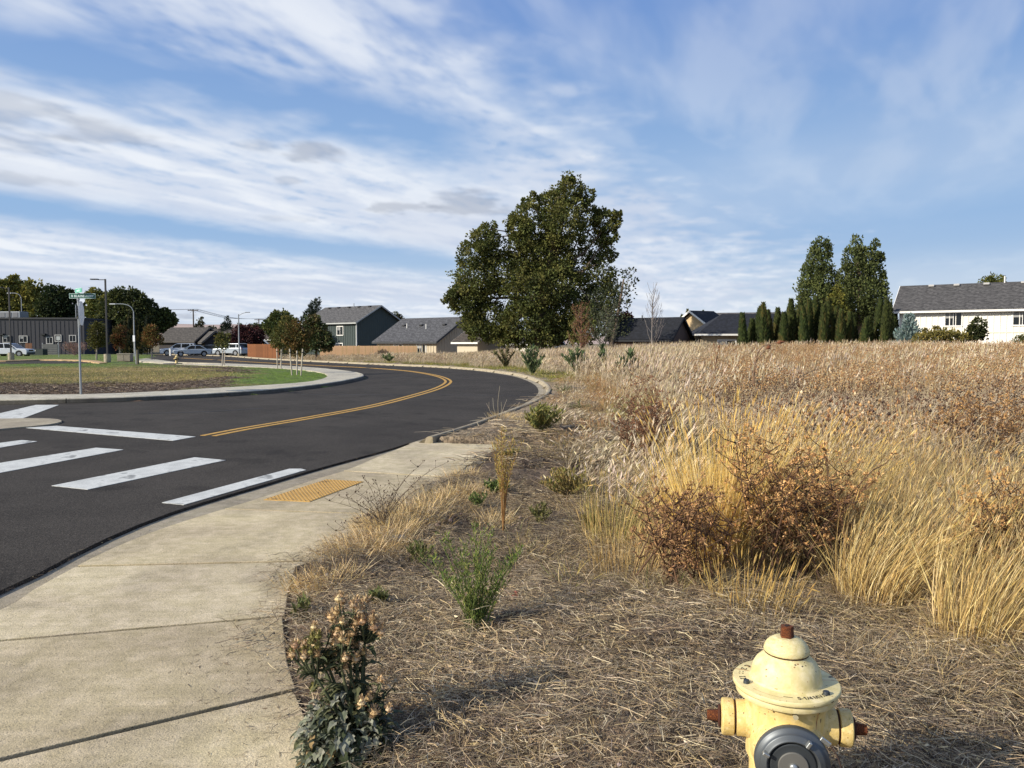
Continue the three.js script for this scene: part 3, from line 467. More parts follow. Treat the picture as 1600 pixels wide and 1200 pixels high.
{ // hipped roof house
  const D = 75, x0 = X(1096, D), t = thing('bungalow', 'large low house with a black hipped roof left of the arborvitae', 'house', [x0, 0.2, -D], null, R(-6)), L = 12.5, W = 8.6, h = 2.35, r = 2.15, ov = 0.55, hip = 2.6;
  part('wall', box(L, h, W, L / 2, h / 2, -W / 2), siding(C(150, 136, 112)), t);
  const A = [-ov, h, ov], B = [L + ov, h, ov], Cc = [L + ov, h, -W - ov], Dd = [-ov, h, -W - ov], E = [hip, h + r, -W / 2], Fq = [L - hip, h + r, -W / 2];
  const face = (list, m) => { const g = new THREE.BufferGeometry(), p = [], u = []; for (let k = 1; k + 1 < list.length; k++) for (const q of [list[0], list[k], list[k + 1]]) { p.push(...q); u.push(q[0] + q[2] * 0.3, q[1] * 1.6 + q[2] * 0.2); } g.setAttribute('position', new THREE.BufferAttribute(new Float32Array(p), 3)); g.setAttribute('uv', new THREE.BufferAttribute(new Float32Array(u), 2)); g.computeVertexNormals(); return part('roof', g, m, t); };
  const rm = roofMat(C(36, 39, 48)); face([A, B, Fq, E], rm); face([A, E, Dd], rm); face([B, Cc, Fq], rm); face([Cc, Dd, E, Fq], rm);
  part('soffit', box(L + 2 * ov - 0.02, 0.03, W + 2 * ov - 0.02, L / 2, h - 0.03, -W / 2), whiteTrim, t);
  part('fascia', box(L + 2 * ov + 0.06, 0.17, 0.04, L / 2, h - 0.04, ov + 0.02), whiteTrim, t); part('fascia', box(0.04, 0.17, W + 2 * ov, -ov - 0.02, h - 0.04, -W / 2), whiteTrim, t);
  window_(t, 2.4, 1.25, 0.001, 1.6, 1, 0, whiteTrim); window_(t, 8, 1.25, 0.001, 1.6, 1, 0, whiteTrim);
}
house('two_storey_house', 'long house with sunlit grey roof rising behind the black shingled house', { x: X(1262, 98), D: 98, y: 0.2, rot: R(-16), L: 12.6, W: 8, h: 3.6, rise: 1.9, wall: siding(C(124, 120, 114)), roof: roofMat(C(122, 118, 114)), trim: whiteTrim });
{
  const wr = [[-5.6, 3.72], [-11.0, 3.72], [-15.3, 3.72], [-5.6, 1.0]];
  const t = house('farmhouse', 'white board and batten house with grey roof at the right edge of the field', { x: X(1404, 72) + 0.829 * 20, D: 72 - 0.559 * 20, y: 0.1, rot: R(-34), L: 20, W: 9, h: 4.72, rise: 2.35, ov: 0.55, wall: siding(C(232, 228, 216)), roof: roofMat(C(104, 101, 98)), trim: whiteTrim, batten: 0.48, single: true, corner: whiteTrim,
    windows: [[-20 + 4.4, 3.75, 0.001, 1.25, 1.12], [-20 + 9.6, 3.75, 0.001, 1.4, 1.12], [-4, 3.75, 0.001, 1.3, 1.12]], vents: [-17.8, -15.7, -13.3, -10.4, -8, -5], ventMat: std(C(170, 168, 164), 0.6), pipes: [[-11.9, 0.15]] });
  part('belly_band', box(20.06, 0.1, 0.06, -10, 2.55, 0.035), siding(C(220, 213, 194)), t);
}
// the dark office building at the far left
{
  const D = 116, x1 = X(132, D), t = thing('office_building', 'low dark grey office building with small white framed windows', 'building', [x1, 0, -D], null, R(6));
  const w = siding(C(64, 64, 68)), L = 34, h = Y(499, D);
  part('wall', box(L, h, 16, -L / 2, h / 2, -8), w, t);
  const seams = []; for (let q = 0.4; q < L; q += 0.6) seams.push(box(0.05, h - 0.3, 0.04, -q, h / 2 - 0.1, 0.02)); const sm = part('wall_seams', merge(seams), w, t); sm.userData.kind = 'stuff';
  part('parapet', box(L + 0.3, 0.25, 16.3, -L / 2, h + 0.125, -8), std(C(60, 60, 62), 0.8), t);
  for (const [p, q, ww] of [[18.5, 530, 1.0], [42.5, 530, 1.0], [81, 532, 0.75], [93.5, 528.5, 0.75], [115, 529, 0.8], [-10, 530, 1], [-40, 530, 1]]) window_(t, (X(p, D) - x1) * 1.0, Y(q, D), 0.03, ww, 0.85, 0, std(C(176, 174, 168), 0.7));
  for (const p of [11, 72, -25]) part('wall_lamp', box(0.7, 0.25, 0.35, X(p, D) - x1, Y(522.5, D), 0.2), darkMetal, t);
  const u = thing('rooftop_unit', 'pale metal air conditioning unit on the office roof', 'air conditioner', [X(6, 120), h + 0.25, -121]);
  part('casing', new RoundedBoxGeometry(5.4, 1.0, 2.2, 2, 0.05).translate(0, 0.6, 0), galv, u); for (let k = 0; k < 5; k++) part('louvre_panel', box(0.8, 0.7, 0.05, -2 + k, 0.6, 1.13), std(C(110, 112, 114), 0.6), u); part('curb', box(5, 0.1, 2, 0, 0.05, 0), darkMetal, u);
  const e = thing('bin_enclosure', 'grey slatted bin enclosure against the office wall', 'enclosure', [X(90, 110), 0, -110]);
  for (let k = 0; k < 6; k++) part('slat', box(2.2, 0.2, 0.05, -1.1, 0.15 + k * 0.26, 0), siding(C(96, 98, 96)), e); for (const q of [0, -2.2]) part('post', box(0.1, 1.75, 0.1, q, 0.87, -0.08), galv, e);
  const f = thing('wood_screen', 'brown timber screen beside the dumpster', 'fence', [X(45, 106), 0, -106]);
  for (let k = 0; k < 7; k++) part('board', box(0.12, 1.7, 0.03, -0.4 + k * 0.13, 0.87, 0), std(mix3(C(120, 84, 60), C(98, 66, 48), (k * 37 % 7) / 7), 0.9), f); part('rail', box(0.95, 0.1, 0.05, 0, 1.2, -0.05), std(C(96, 66, 48), 0.9), f);
  const d = thing('dumpster', 'dark green metal dumpster in front of the office', 'dumpster', [X(60.5, 105), 0, -105]);
  part('bin', box(1.7, 0.8, 1.1, 0, 0.5, 0), std(C(26, 42, 38), 0.6), d); const lid = box(1.75, 0.05, 1.15, 0, 0.95, 0); part('lid', lid, std(C(18, 26, 26), 0.6), d); part('label_plate', box(0.34, 0.16, 0.02, -0.3, 0.72, 0.56), whiteTrim, d); for (const q of [-0.87, 0.87]) part('lift_pocket', box(0.08, 0.14, 0.8, q, 0.6, 0), std(C(20, 32, 30), 0.6), d); for (const q of [-0.6, 0.6]) part('wheel', cyl(0.08, 0.08, 0.06, 10).rotateX(Math.PI / 2).translate(q, 0.09, 0.4), black, d);
}
// the row of brown houses behind the parked cars
{
  const D = 118, dk = siding(C(58, 54, 52)), rf = C(104, 98, 90), trim = std(C(88, 84, 80), 0.8), gs = 'low houses in a row behind the parked cars';
  const a = house('bungalow', 'low dark house with a white garage door behind the white pickup', { x: X(303, D), D, rot: R(-14), L: 6.2, W: 7, h: 2.15, rise: 1.95, wall: dk, roof: roofMat(rf), trim });
  const s = house('garage', 'dark garage gable with pale door facing the street', { x: X(320, D - 4), D: D - 4, rot: R(-62), L: 6, W: 3, h: 2.1, rise: 1.35, wall: siding(C(46, 46, 50)), roof: roofMat(rf), trim });
  { const dr = part('garage_door', box(0.05, 1.45, 2.2, 0.03, 0.78, -1.5), std(C(170, 178, 182), 0.7), s); for (let k = 1; k < 4; k++) part('panel_line', box(0.06, 0.02, 2.2, 0.035, 0.06 + k * 0.36, -1.5), std(C(120, 126, 130), 0.7), dr); }
  house('bungalow', 'brown roofed house with a satellite dish behind the dark sedan', { x: X(349, D + 6), D: D + 6, rot: R(-16), L: 5.6, W: 7, h: 2.1, rise: 1.9, wall: siding(C(116, 104, 90)), roof: roofMat(C(100, 92, 84)), trim });
  { const dsh = thing('satellite_dish', 'round white satellite dish on the brown roof', 'satellite dish', [X(322, D + 2), 3.0, -(D + 2.6)]); const g = new THREE.SphereGeometry(0.42, 14, 6, 0, 6.2832, 0, 0.7); g.scale(1, 0.6, 1); g.rotateX(-1.9); part('dish', g, whiteTrim, dsh); part('arm', cyl(0.03, 0.03, 0.6, 6, 0, -0.6, -0.1), galv, dsh); part('mount', box(0.2, 0.08, 0.2, 0, -0.62, -0.1), galv, dsh); }
  house('bungalow', 'house with white rake boards behind the purple leaved tree', { x: X(372, D + 12), D: D + 12, rot: R(-40), L: 8, W: 5.5, h: 2.5, rise: 1.3, wall: siding(C(120, 112, 104)), roof: roofMat(C(96, 88, 80)), trim: whiteTrim });
  house('bungalow', 'house with a small white trimmed gable right of the purple leaved tree', { x: X(432, D + 4), D: D + 4, rot: R(-42), L: 6, W: 4, h: 2.5, rise: 1.1, wall: siding(C(110, 98, 86)), roof: roofMat(C(98, 86, 76)), trim: whiteTrim });
}
// cedar fences
function fence(label, a, b, D0, D1, yBase, h, tone) {
  const n0 = [X(a, D0), D0], n1 = [X(b, D1), D1], L = Math.hypot(n1[0] - n0[0], n1[1] - n0[1]), t = thing('cedar_fence', label, 'fence', [n0[0], yBase, -n0[1]], null, Math.atan2(n1[1] - n0[1], n1[0] - n0[0]));
  const r = rng(31 + a), tones = [[], [], [], []], n = Math.floor(L / 0.147);
  for (let k = 0; k < n; k++) tones[Math.floor(r() * 4)].push(box(0.14, h - 0.04 + r() * 0.03, 0.022, 0.07 + k * 0.147, h / 2, 0));
  tones.forEach((g, k) => { if (g.length) { const m = part('pickets', merge(g), std(vary(r, tone, 0.25), 0.9, { map: T.wood }), t); m.userData.kind = 'stuff'; } });
  for (let q = 0; q <= L; q += 2.4) part('post', box(0.1, h + 0.05, 0.1, q, h / 2, -0.075), std(tone, 0.9), t);
  for (const y of [0.35, h - 0.3]) part('rail', box(L, 0.09, 0.04, L / 2, y, -0.034), std(tone, 0.9), t);
  return t;
}
fence('golden brown cedar fence below the tall green house', 500, 652, 84, 80, -0.42, 1.85, C(196, 166, 126));
fence('shorter orange cedar fence behind the parked silver vehicle', 387, 436, 100, 98, -0.25, 1.85, C(176, 116, 72));

// ---------------------------------------------------------------- trees
function foliage(seed, blobs, n, size, cols, opt = {}) {   // blobs: [x, y, z, rx, ry, rz, weight]
  const r = rng(seed), mb = new MB(), tot = blobs.reduce((s, b) => s + (b[6] ?? 1) * Math.pow(b[3] * b[4] * b[5], 2 / 3), 0);
  for (const b of blobs) {
    const cnt = (n * (b[6] ?? 1) * Math.pow(b[3] * b[4] * b[5], 2 / 3)) / tot, per = opt.per ?? 34, k = Math.max(3, Math.round(cnt / per)), cs = opt.clump ?? 0.2;
    for (let q = 0; q < k; q++) {
      const u = unit(r), far = r() < (opt.stray ?? 0.12), f = far ? lerp(1.0, 1.28, r()) : lerp(0.5, 1.0, Math.sqrt(r())), cx = b[0] + u[0] * b[3] * f, cy = b[1] + u[1] * b[4] * f, cz = b[2] + u[2] * b[5] * f, tone = pick(r, cols), sc = cs * Math.cbrt(b[3] * b[4] * b[5]) * (0.5 + r() * 0.9) * (far ? 0.6 : 1);
      for (let j = 0; j < (far ? per * 0.4 : per); j++) {
        const w = unit(r), g = Math.cbrt(r()) * sc, x = cx + w[0] * g, y = cy + w[1] * g * (opt.tall ?? 0.9), z = cz + w[2] * g;
        const dir = norm([w[0] + u[0] * 0.7 + (r() - 0.5) * 0.8, w[1] + u[1] * 0.5 + (opt.up ?? -0.2) + (r() - 0.5) * 0.8, w[2] + u[2] * 0.7 + (r() - 0.5) * 0.8]), s = norm(cross(dir, unit(r)));
        const len = size * (0.7 + r() * 0.7); mb.leaf(x, y, z, dir, s, len, len * (opt.fat ?? 0.75), vary(r, tone, 0.28), 0.12);
      }
    }
  }
  return mb.geo();
}
function limbs(seed, base, top, r0, ends, col, sides = 7) {
  const r = rng(seed), mb = new MB(), mid = [lerp(base[0], top[0], 0.5) + (r() - 0.5) * r0, lerp(base[1], top[1], 0.5), lerp(base[2], top[2], 0.5) + (r() - 0.5) * r0];
  mb.stick([base, mid, top], r0, r0 * 0.35, sides, col);
  for (const e of ends) { const t = 0.25 + r() * 0.6, s = [lerp(base[0], top[0], t), lerp(base[1], top[1], t), lerp(base[2], top[2], t)], m = [lerp(s[0], e[0], 0.55), lerp(s[1], e[1], 0.4), lerp(s[2], e[2], 0.55)]; mb.stick([s, m, e], r0 * 0.42 * (1.1 - t), r0 * 0.06, 5, vary(r, col, 0.1)); }
  return mb.geo(true);
}
const barkC = C(98, 84, 70), olive = [C(90, 96, 46), C(100, 102, 48), C(80, 88, 44), C(110, 108, 56)], deep = [C(58, 70, 38), C(48, 60, 34), C(72, 80, 40)];
function tree(name, label, category, o) {
  const bx = o.bx ?? X(o.px, o.D), by = o.by ?? 0, t = thing(name, label, category, [bx, by, -o.D], o.group), r = rng(o.seed);
  const blobs = o.blobs.map((b) => { const D = o.D + (b[4] ?? (r() - 0.5) * (o.deep ?? 1) * b[2] / F * o.D), p = at(b[0], b[1], D), q = (b[2] / F) * D; return [p.x - bx, p.y - by, -(D - o.D), q, q * (b[3] ?? 1), q, b[5] ?? 1]; });
  const top = blobs.reduce((a, b) => (b[1] > a[1] ? b : a));
  part('trunk', limbs(o.seed + 1, [0, -0.3, 0], [top[0] * (o.straight ?? 0.7), top[1] * 0.92, top[2] * 0.6], o.tr, blobs.map((b) => [b[0], b[1], b[2]]), o.bark ?? barkC), M.bark, t);
  part('crown', foliage(o.seed + 2, blobs, o.n, o.leaf, o.cols, o.opt), M.leaf, t);
  return t;
}
tree('sycamore', 'huge spreading olive green sycamore towering over the field', 'tree', { px: 838, D: 78, by: 0.2, seed: 400, tr: 0.75, n: 130000, leaf: 0.21, cols: olive, deep: 1.3, opt: { per: 40, clump: 0.26, stray: 0.12 },
  blobs: [[745, 440, 34], [740, 400, 22], [757, 372, 21], [766, 358, 12], [733, 468, 28], [716, 462, 17], [765, 500, 32], [788, 428, 32], [740, 508, 20], [772, 395, 20], [810, 355, 20], [824, 340, 24], [829, 316, 13], [812, 385, 22], [836, 400, 34], [828, 450, 38], [820, 505, 36], [862, 320, 22], [888, 300, 24], [886, 286, 12], [913, 306, 15], [880, 350, 34], [868, 400, 34], [868, 445, 38], [880, 490, 42], [918, 338, 20], [948, 348, 20], [962, 336, 10], [952, 366, 13], [928, 385, 24], [930, 430, 28], [940, 470, 30], [905, 508, 30], [850, 515, 30], [790, 515, 24], [940, 500, 24], [957, 400, 9], [700, 470, 8]] });
tree('elm', 'thin grey green tree leaning out at the right side of the sycamore', 'tree', { px: 950, D: 70, by: 0.3, seed: 410, tr: 0.2, n: 1700, leaf: 0.2, cols: [C(58, 64, 42), C(78, 82, 56), C(54, 62, 40)], opt: { per: 10, clump: 0.4, up: 0.3 }, blobs: [[950, 480, 26, 1.3], [975, 440, 15, 1.2], [985, 425, 8], [970, 460, 20], [940, 500, 22], [965, 505, 20], [990, 437, 6], [930, 465, 14, 1.4]] });
tree('poplar', 'left tall poplar rising above the arborvitae hedge', 'tree', { px: 1282, D: 84, by: 0.4, seed: 420, tr: 0.35, n: 15000, leaf: 0.22, cols: [C(84, 94, 50), C(96, 102, 54), C(74, 84, 46)], group: null, opt: { per: 16, clump: 0.22, up: 0.9, tall: 2.4 }, blobs: [[1284, 390, 11, 1.7], [1272, 398, 9, 1.8], [1293, 392, 7, 1.7], [1280, 425, 18, 1.6], [1266, 432, 13, 1.8], [1290, 440, 14, 1.7], [1256, 455, 12, 1.5], [1275, 470, 22, 1.4], [1296, 470, 14, 1.7], [1306, 445, 8, 1.9], [1260, 490, 16, 1.3], [1285, 500, 24, 1.2]] });
tree('poplar', 'right broader poplar rising above the arborvitae hedge', 'tree', { px: 1342, D: 82, by: 0.4, seed: 430, tr: 0.4, n: 19000, leaf: 0.22, cols: [C(88, 96, 52), C(98, 104, 56), C(74, 84, 46)], opt: { per: 16, clump: 0.2, up: 0.9, tall: 2.4 }, blobs: [[1338, 388, 9, 1.9], [1346, 395, 7, 1.9], [1367, 388, 7, 1.8], [1330, 408, 12, 1.7], [1355, 412, 14, 1.6], [1371, 408, 9, 1.8], [1322, 432, 12, 1.7], [1343, 436, 22, 1.4], [1366, 434, 15, 1.6], [1379, 440, 7, 2.0], [1318, 460, 12, 1.6], [1340, 468, 26, 1.2], [1368, 462, 18, 1.4], [1380, 458, 7, 1.5], [1316, 482, 14, 1.2], [1340, 492, 26, 1.0], [1362, 490, 16, 1.1]] });
tree('tree', 'yellowing low tree between the two poplars', 'tree', { px: 1312, D: 80, by: 0.4, seed: 437, tr: 0.12, n: 2200, leaf: 0.22, cols: [C(112, 108, 44), C(94, 98, 42)], opt: { per: 16, clump: 0.4 }, blobs: [[1308, 470, 10, 1.3], [1316, 488, 11], [1308, 452, 6, 1.3]] });
// columnar hedge plants
function arbor(label, pxc, top, w, D, seed, group, cols, n = 1700) {
  const rr = rng(seed * 3 + 1), bx = X(pxc + (rr() - 0.5) * 3, D), by = 0.35, h = Y(top + (rr() - 0.5) * 10, D) - by, rad = (w / F) * D / 2 * (1.15 + rr() * 0.3), hue = rr(), lx = (rr() - 0.5) * 0.5, t = thing('arborvitae', label, 'shrub', [bx, by, -D], group), r = rng(seed), mb = new MB();
  for (let k = 0; k < n; k++) { const f = r(), y = f * h, pr = rad * Math.pow(Math.sin(Math.PI * Math.min(0.5 + 0, 0.18 + f * 0.0) ), 0) * (f < 0.25 ? 0.85 + 0.6 * f : 1) * Math.pow(1 - Math.pow(f, 1.9), 0.95) * (0.82 + 0.28 * noise(f * 9 + seed, r() * 2, 64)), a = r() * 6.2832, q = pr * (0.8 + 0.25 * r()); const d = norm([Math.cos(a) * 0.55, 1, Math.sin(a) * 0.55]), s = norm(cross(d, [Math.cos(a) + (r() - 0.5), (r() - 0.5), Math.sin(a) + (r() - 0.5)])); mb.leaf(Math.cos(a) * q + lx * f, y - 0.1, Math.sin(a) * q, d, s, 0.26 + r() * 0.26, 0.17, vary(r, mix3(pick(r, cols), C(112, 98, 52), (noise(f * 5 + seed, a * 2, 64) > 0.74 ? 0.45 : 0) + hue * 0.12), 0.35), 0.1); }
  part('foliage', mb.geo(), M.leaf, t); const st = new MB(); st.stick([[0, -0.2, 0], [0, h * 0.85, 0]], 0.07, 0.02, 6, barkC); part('stem', st.geo(true), M.bark, t);
}
{
  const cols = [C(62, 76, 36), C(52, 66, 32), C(74, 84, 40)], gp = 'columnar evergreens in the long hedge', ord = ['first', 'second', 'third', 'fourth', 'fifth', 'sixth', 'seventh', 'eighth', 'ninth', 'tenth', 'eleventh', 'twelfth', 'thirteenth', 'fourteenth', 'fifteenth', 'sixteenth', 'seventeenth', 'eighteenth', 'nineteenth', 'twentieth', 'twenty first'];
  [[1163, 496, 10], [1171, 498, 9], [1183, 477, 16], [1193, 480, 13], [1202, 488, 10], [1214, 485, 13], [1224, 487, 13], [1236, 472, 17], [1250, 472, 15], [1258, 477, 12], [1266, 467, 13], [1276, 470, 18], [1285, 476, 10], [1294, 470, 19], [1303, 482, 9], [1311, 491, 11], [1325, 490, 11], [1334, 489, 11], [1350, 499, 10], [1358, 499, 9], [1372, 472, 17], [1382, 474, 11], [1390, 476, 11], [1399, 486, 10]].forEach(([p, t, w], i) => arbor(i < 5 ? `narrow dark evergreen, ${ord[i]} from the left in the short clump by the black roof` : `narrow dark evergreen, ${ord[i - 5]} from the left in the long hedge below the poplars`, p, t, w, 70 + (i % 3) * 1.2, 500 + i, gp, cols));
  [[1066, 489, 12], [1077, 487, 11], [1088, 489, 12], [1097, 488, 10], [1105, 490, 9]].forEach(([p, t, w], i) => arbor(`dark evergreen, ${ord[i]} from the left of the five seen over the roofs`, p, t, w, 118, 530 + i, 'evergreens seen over the roofs', cols, 900));
  [[197, 502, 12], [205, 499, 12], [213, 503, 11], [220, 506, 11], [229, 498, 13]].forEach(([p, t, w], i) => arbor(`tall dark cypress, ${ord[i]} from the left of the row behind the red young tree`, p, t, w, 105, 540 + i, 'cypresses behind the small autumn trees', [C(26, 36, 22), C(32, 42, 26)], 1000));
}
// shrubs before the white house
function shrub(name, label, o) { const t = tree(name, label, 'shrub', o); t.children[0].name = 'stem'; t.children[1].name = 'foliage'; return t; }
{
  const D = 64, bx = X(1419, D), t = thing('juniper', 'blue grey spruce like juniper before the white house', 'shrub', [bx, 0.6, -D]), r = rng(560), mb = new MB(), cols = [C(128, 146, 142), C(108, 130, 126), C(146, 160, 154)];
  for (let k = 0; k < 420; k++) { const a = r() * 6.2832, f = Math.pow(r(), 0.9), y0 = f * 3.0, L = (1 - f * 0.72) * 1.7 * (0.6 + r() * 0.6), d = norm([Math.cos(a), 0.45 + f * 1.5, Math.sin(a)]); for (let j = 0; j < 12; j++) { const q = (j / 12) * L, p = [d[0] * q, y0 + d[1] * q, d[2] * q], w = norm([d[0] + (r() - 0.5) * 1.1, d[1] + (r() - 0.3) * 0.9, d[2] + (r() - 0.5) * 1.1]); mb.leaf(p[0], p[1], p[2], w, norm(cross(w, unit(r))), 0.3, 0.13, vary(r, pick(r, cols), 0.2), 0.1); } }
  part('foliage', mb.geo(), M.leaf, t); const st = new MB(); st.stick([[0, -0.3, 0], [0, 2, 0]], 0.09, 0.02, 6, barkC); part('stem', st.geo(true), M.bark, t);
}
shrub('olive_shrub', 'low sprawling olive shrub in front of the white house wall', { px: 1468, D: 62, by: 0.8, seed: 570, tr: 0.05, n: 3600, leaf: 0.16, cols: [C(122, 112, 56), C(104, 100, 50), C(136, 122, 64)], opt: { per: 14, clump: 0.5, up: 0.4 }, blobs: [[1438, 532, 9, 0.9], [1455, 527, 12, 0.8], [1472, 525, 13, 0.7], [1490, 527, 13, 0.7], [1505, 529, 9, 0.7], [1448, 520, 5], [1463, 516, 5]] });
shrub('clipped_shrub', 'dark rounded evergreen shrub before the white house windows', { px: 1526, D: 62, by: 0.8, seed: 580, tr: 0.06, n: 3200, leaf: 0.14, cols: [C(54, 62, 28), C(66, 70, 30)], opt: { per: 22, clump: 0.3 }, blobs: [[1529, 508, 9, 1.2], [1524, 521, 11, 1.1], [1534, 522, 7, 1.2], [1515, 514, 5, 1.5], [1515, 526, 6, 1.1]] });
shrub('small_shrub', 'tiny olive shrub at the far right foot of the white house', { px: 1592, D: 58, by: 0.9, seed: 585, tr: 0.04, n: 500, leaf: 0.13, cols: [C(88, 88, 44)], opt: { per: 16, clump: 0.4 }, blobs: [[1592, 532, 7, 1], [1598, 529, 6, 1]] });
tree('tree', 'tree top showing over the ridge of the white house', 'tree', { px: 1550, D: 105, seed: 590, tr: 0.2, n: 2000, leaf: 0.26, cols: olive, opt: { per: 16, clump: 0.35 }, blobs: [[1540, 440, 9, 0.8], [1559, 438, 10, 0.9], [1550, 448, 14]] });
// left side trees
tree('big_tree', 'large yellow green tree at the far left behind the office', 'tree', { px: 40, D: 140, seed: 600, tr: 0.4, n: 13000, leaf: 0.5, cols: [C(146, 138, 66), C(122, 120, 58), C(100, 104, 52)], opt: { per: 24, clump: 0.26 }, blobs: [[-20, 462, 26], [10, 455, 20], [22, 440, 9], [8, 444, 9], [38, 466, 22], [50, 452, 13], [60, 464, 12], [30, 485, 24], [60, 490, 18], [0, 488, 22]] });
tree('big_tree', 'dark dense tree behind the street sign', 'tree', { px: 95, D: 136, seed: 610, tr: 0.4, n: 11000, leaf: 0.45, cols: deep, opt: { per: 24, clump: 0.28 }, blobs: [[88, 462, 15], [78, 455, 8], [104, 466, 12], [92, 480, 22], [115, 488, 16], [112, 462, 7], [75, 482, 16], [120, 500, 16]] });
tree('big_tree', 'tall olive tree right behind the dark lamp post', 'tree', { px: 160, D: 132, seed: 620, tr: 0.35, n: 8000, leaf: 0.45, cols: [C(140, 134, 64), C(112, 116, 56), C(90, 98, 50)], opt: { per: 24, clump: 0.28 }, blobs: [[150, 465, 12, 1.2], [155, 485, 18], [145, 500, 16], [170, 475, 14], [165, 505, 18]] });
tree('big_tree', 'broad dark domed tree left of the low houses', 'tree', { px: 202, D: 128, seed: 630, tr: 0.5, n: 15000, leaf: 0.42, cols: [C(72, 80, 42), C(86, 90, 44), C(60, 68, 38)], opt: { per: 26, clump: 0.24 }, blobs: [[185, 466, 15], [200, 468, 18], [215, 474, 18], [228, 482, 15], [180, 488, 22], [205, 492, 26], [228, 500, 18], [200, 520, 26], [230, 478, 9]] });
tree('tree', 'smaller tree right of the broad dark domed tree', 'tree', { px: 257, D: 130, seed: 640, tr: 0.25, n: 5000, leaf: 0.4, cols: [C(96, 102, 48), C(76, 86, 44)], opt: { per: 20, clump: 0.3 }, blobs: [[252, 496, 12], [262, 500, 11], [248, 506, 12], [258, 488, 6]] });
for (const [p, D, label, cols, seed, bl] of [[150, 74, 'young olive green tree with several stems beside the pale light base', [C(98, 94, 44), C(84, 84, 40)], 650, [[152, 520, 11, 1.4], [148, 535, 9], [158, 533, 8], [153, 509, 6]]], [187, 78, 'young tree with rusty red leaves on the verge', [C(122, 76, 52), C(104, 84, 48), C(92, 84, 46)], 660, [[187, 520, 8, 1.2], [182, 530, 7], [193, 527, 7], [187, 536, 8]]], [237, 76, 'young round tree turning orange on the verge', [C(114, 96, 50), C(98, 94, 48), C(120, 84, 48)], 670, [[237, 525, 11, 1.2], [231, 532, 8], [244, 531, 8], [237, 515, 7]]]])
  tree('young_tree', label, 'tree', { px: p, D, by: 0.1, seed, tr: 0.09, n: 2600, leaf: 0.17, cols, bark: C(150, 140, 126), opt: { per: 14, clump: 0.45, up: 0.6 }, blobs: bl });
// the small lawn trees tied to pale stakes
function staked(label, D, trunks, stakes, seed, blobs, cols, n) {
  const g0 = G(stakes[0][0], stakes[0][1], 0.12), t = tree('birch', label, 'tree', { px: trunks[0], D, by: 0.12, seed, tr: 0.035, n, leaf: 0.11, cols, bark: C(150, 142, 126), opt: { per: 12, clump: 0.5, up: 0.1 }, blobs, straight: 0.8 });
  stakes.forEach((s, i) => { const g = G(s[0], s[1], 0.12), top = at(s[0] + s[2], s[3], g[1]); const st = thing('stake', s[4], 'stake', [g[0], 0.1, -g[1]], 'pale stakes beside the lawn trees'); const mb = new MB(); mb.stick([[0, -0.1, 0], [top.x - g[0], top.y - 0.1, 0]], 0.036, 0.032, 8, C(176, 166, 148)); part('pole', mb.geo(true), M.bark, st); part('tie', cyl(0.055, 0.055, 0.05, 8, (top.x - g[0]) * 0.85, (top.y - 0.1) * 0.85, 0), std(C(70, 66, 60), 0.9), st); });
  return t;
}
const gl = [C(92, 94, 46), C(108, 100, 50), C(78, 84, 42)];
staked('lone little green tree between two stakes on the lawn', 56, [348.5], [[346.5, 572, 2, 546, 'left stake of the lone little tree'], [350.5, 571.5, 1, 549, 'right stake of the lone little tree']], 700, [[348, 535, 9, 1], [343, 530, 6], [353, 528, 6], [347, 524, 5, 1], [352, 540, 5]], gl, 1500);
staked('rear young tree of the staked group near the lawn tip', 50, [436.5], [[433.5, 576, -1, 545, 'left stake of the rear young tree'], [439, 576, 0.5, 546, 'right stake of the rear young tree']], 710, [[436, 525, 11, 1.3], [443, 515, 9, 1.3], [430, 535, 7], [441, 540, 9], [447, 502, 5, 1.6]], gl, 2600);
staked('front young tree with reddish leaves among three stakes near the lawn tip', 40, [464], [[456.5, 587, -4, 545, 'left stake of the front young tree'], [464, 586, 0, 548, 'middle stake of the front young tree'], [470, 587, 3, 545, 'right stake of the front young tree']], 720, [[456, 520, 10, 1.4], [465, 530, 11, 1.3], [473, 527, 9, 1.4], [461, 545, 9, 0.9], [470, 546, 9, 0.8], [463, 508, 6, 1.4], [449, 530, 7]], [C(96, 88, 44), C(118, 92, 50), C(84, 82, 42)], 3800);
tree('pear_tree', 'dense dark conical tree in front of the green house', 'tree', { px: 493, D: 78, by: -0.3, seed: 730, tr: 0.15, n: 8000, leaf: 0.2, cols: [C(68, 82, 46), C(82, 92, 50), C(96, 86, 50)], opt: { per: 22, clump: 0.3 }, blobs: [[492, 504, 9, 1.2], [495, 497, 6], [487, 516, 12], [498, 518, 13], [490, 532, 15], [505, 533, 14], [513, 540, 8, 0.8], [480, 528, 9], [482, 506, 8, 1.3]] });
tree('pine', 'tall dark pine behind the left end of the green house', 'tree', { px: 489, D: 132, seed: 740, tr: 0.2, n: 3600, leaf: 0.35, cols: [C(44, 56, 40), C(54, 64, 46)], opt: { per: 16, clump: 0.4, fat: 0.3, up: 0.3 }, blobs: [[493, 478, 7, 1], [497, 470, 4, 1.2], [486, 484, 6], [492, 490, 9], [482, 493, 7], [490, 502, 11], [476, 500, 5]] });
tree('tree', 'leafy green tree standing left of the staked lawn trees', 'tree', { px: 437, D: 112, seed: 750, tr: 0.25, n: 7000, leaf: 0.3, cols: [C(86, 94, 46), C(72, 84, 42), C(98, 100, 50)], opt: { per: 20, clump: 0.28 }, blobs: [[438, 500, 14], [428, 506, 12], [450, 506, 12], [432, 494, 8], [420, 512, 9], [440, 518, 18], [458, 514, 8]] });
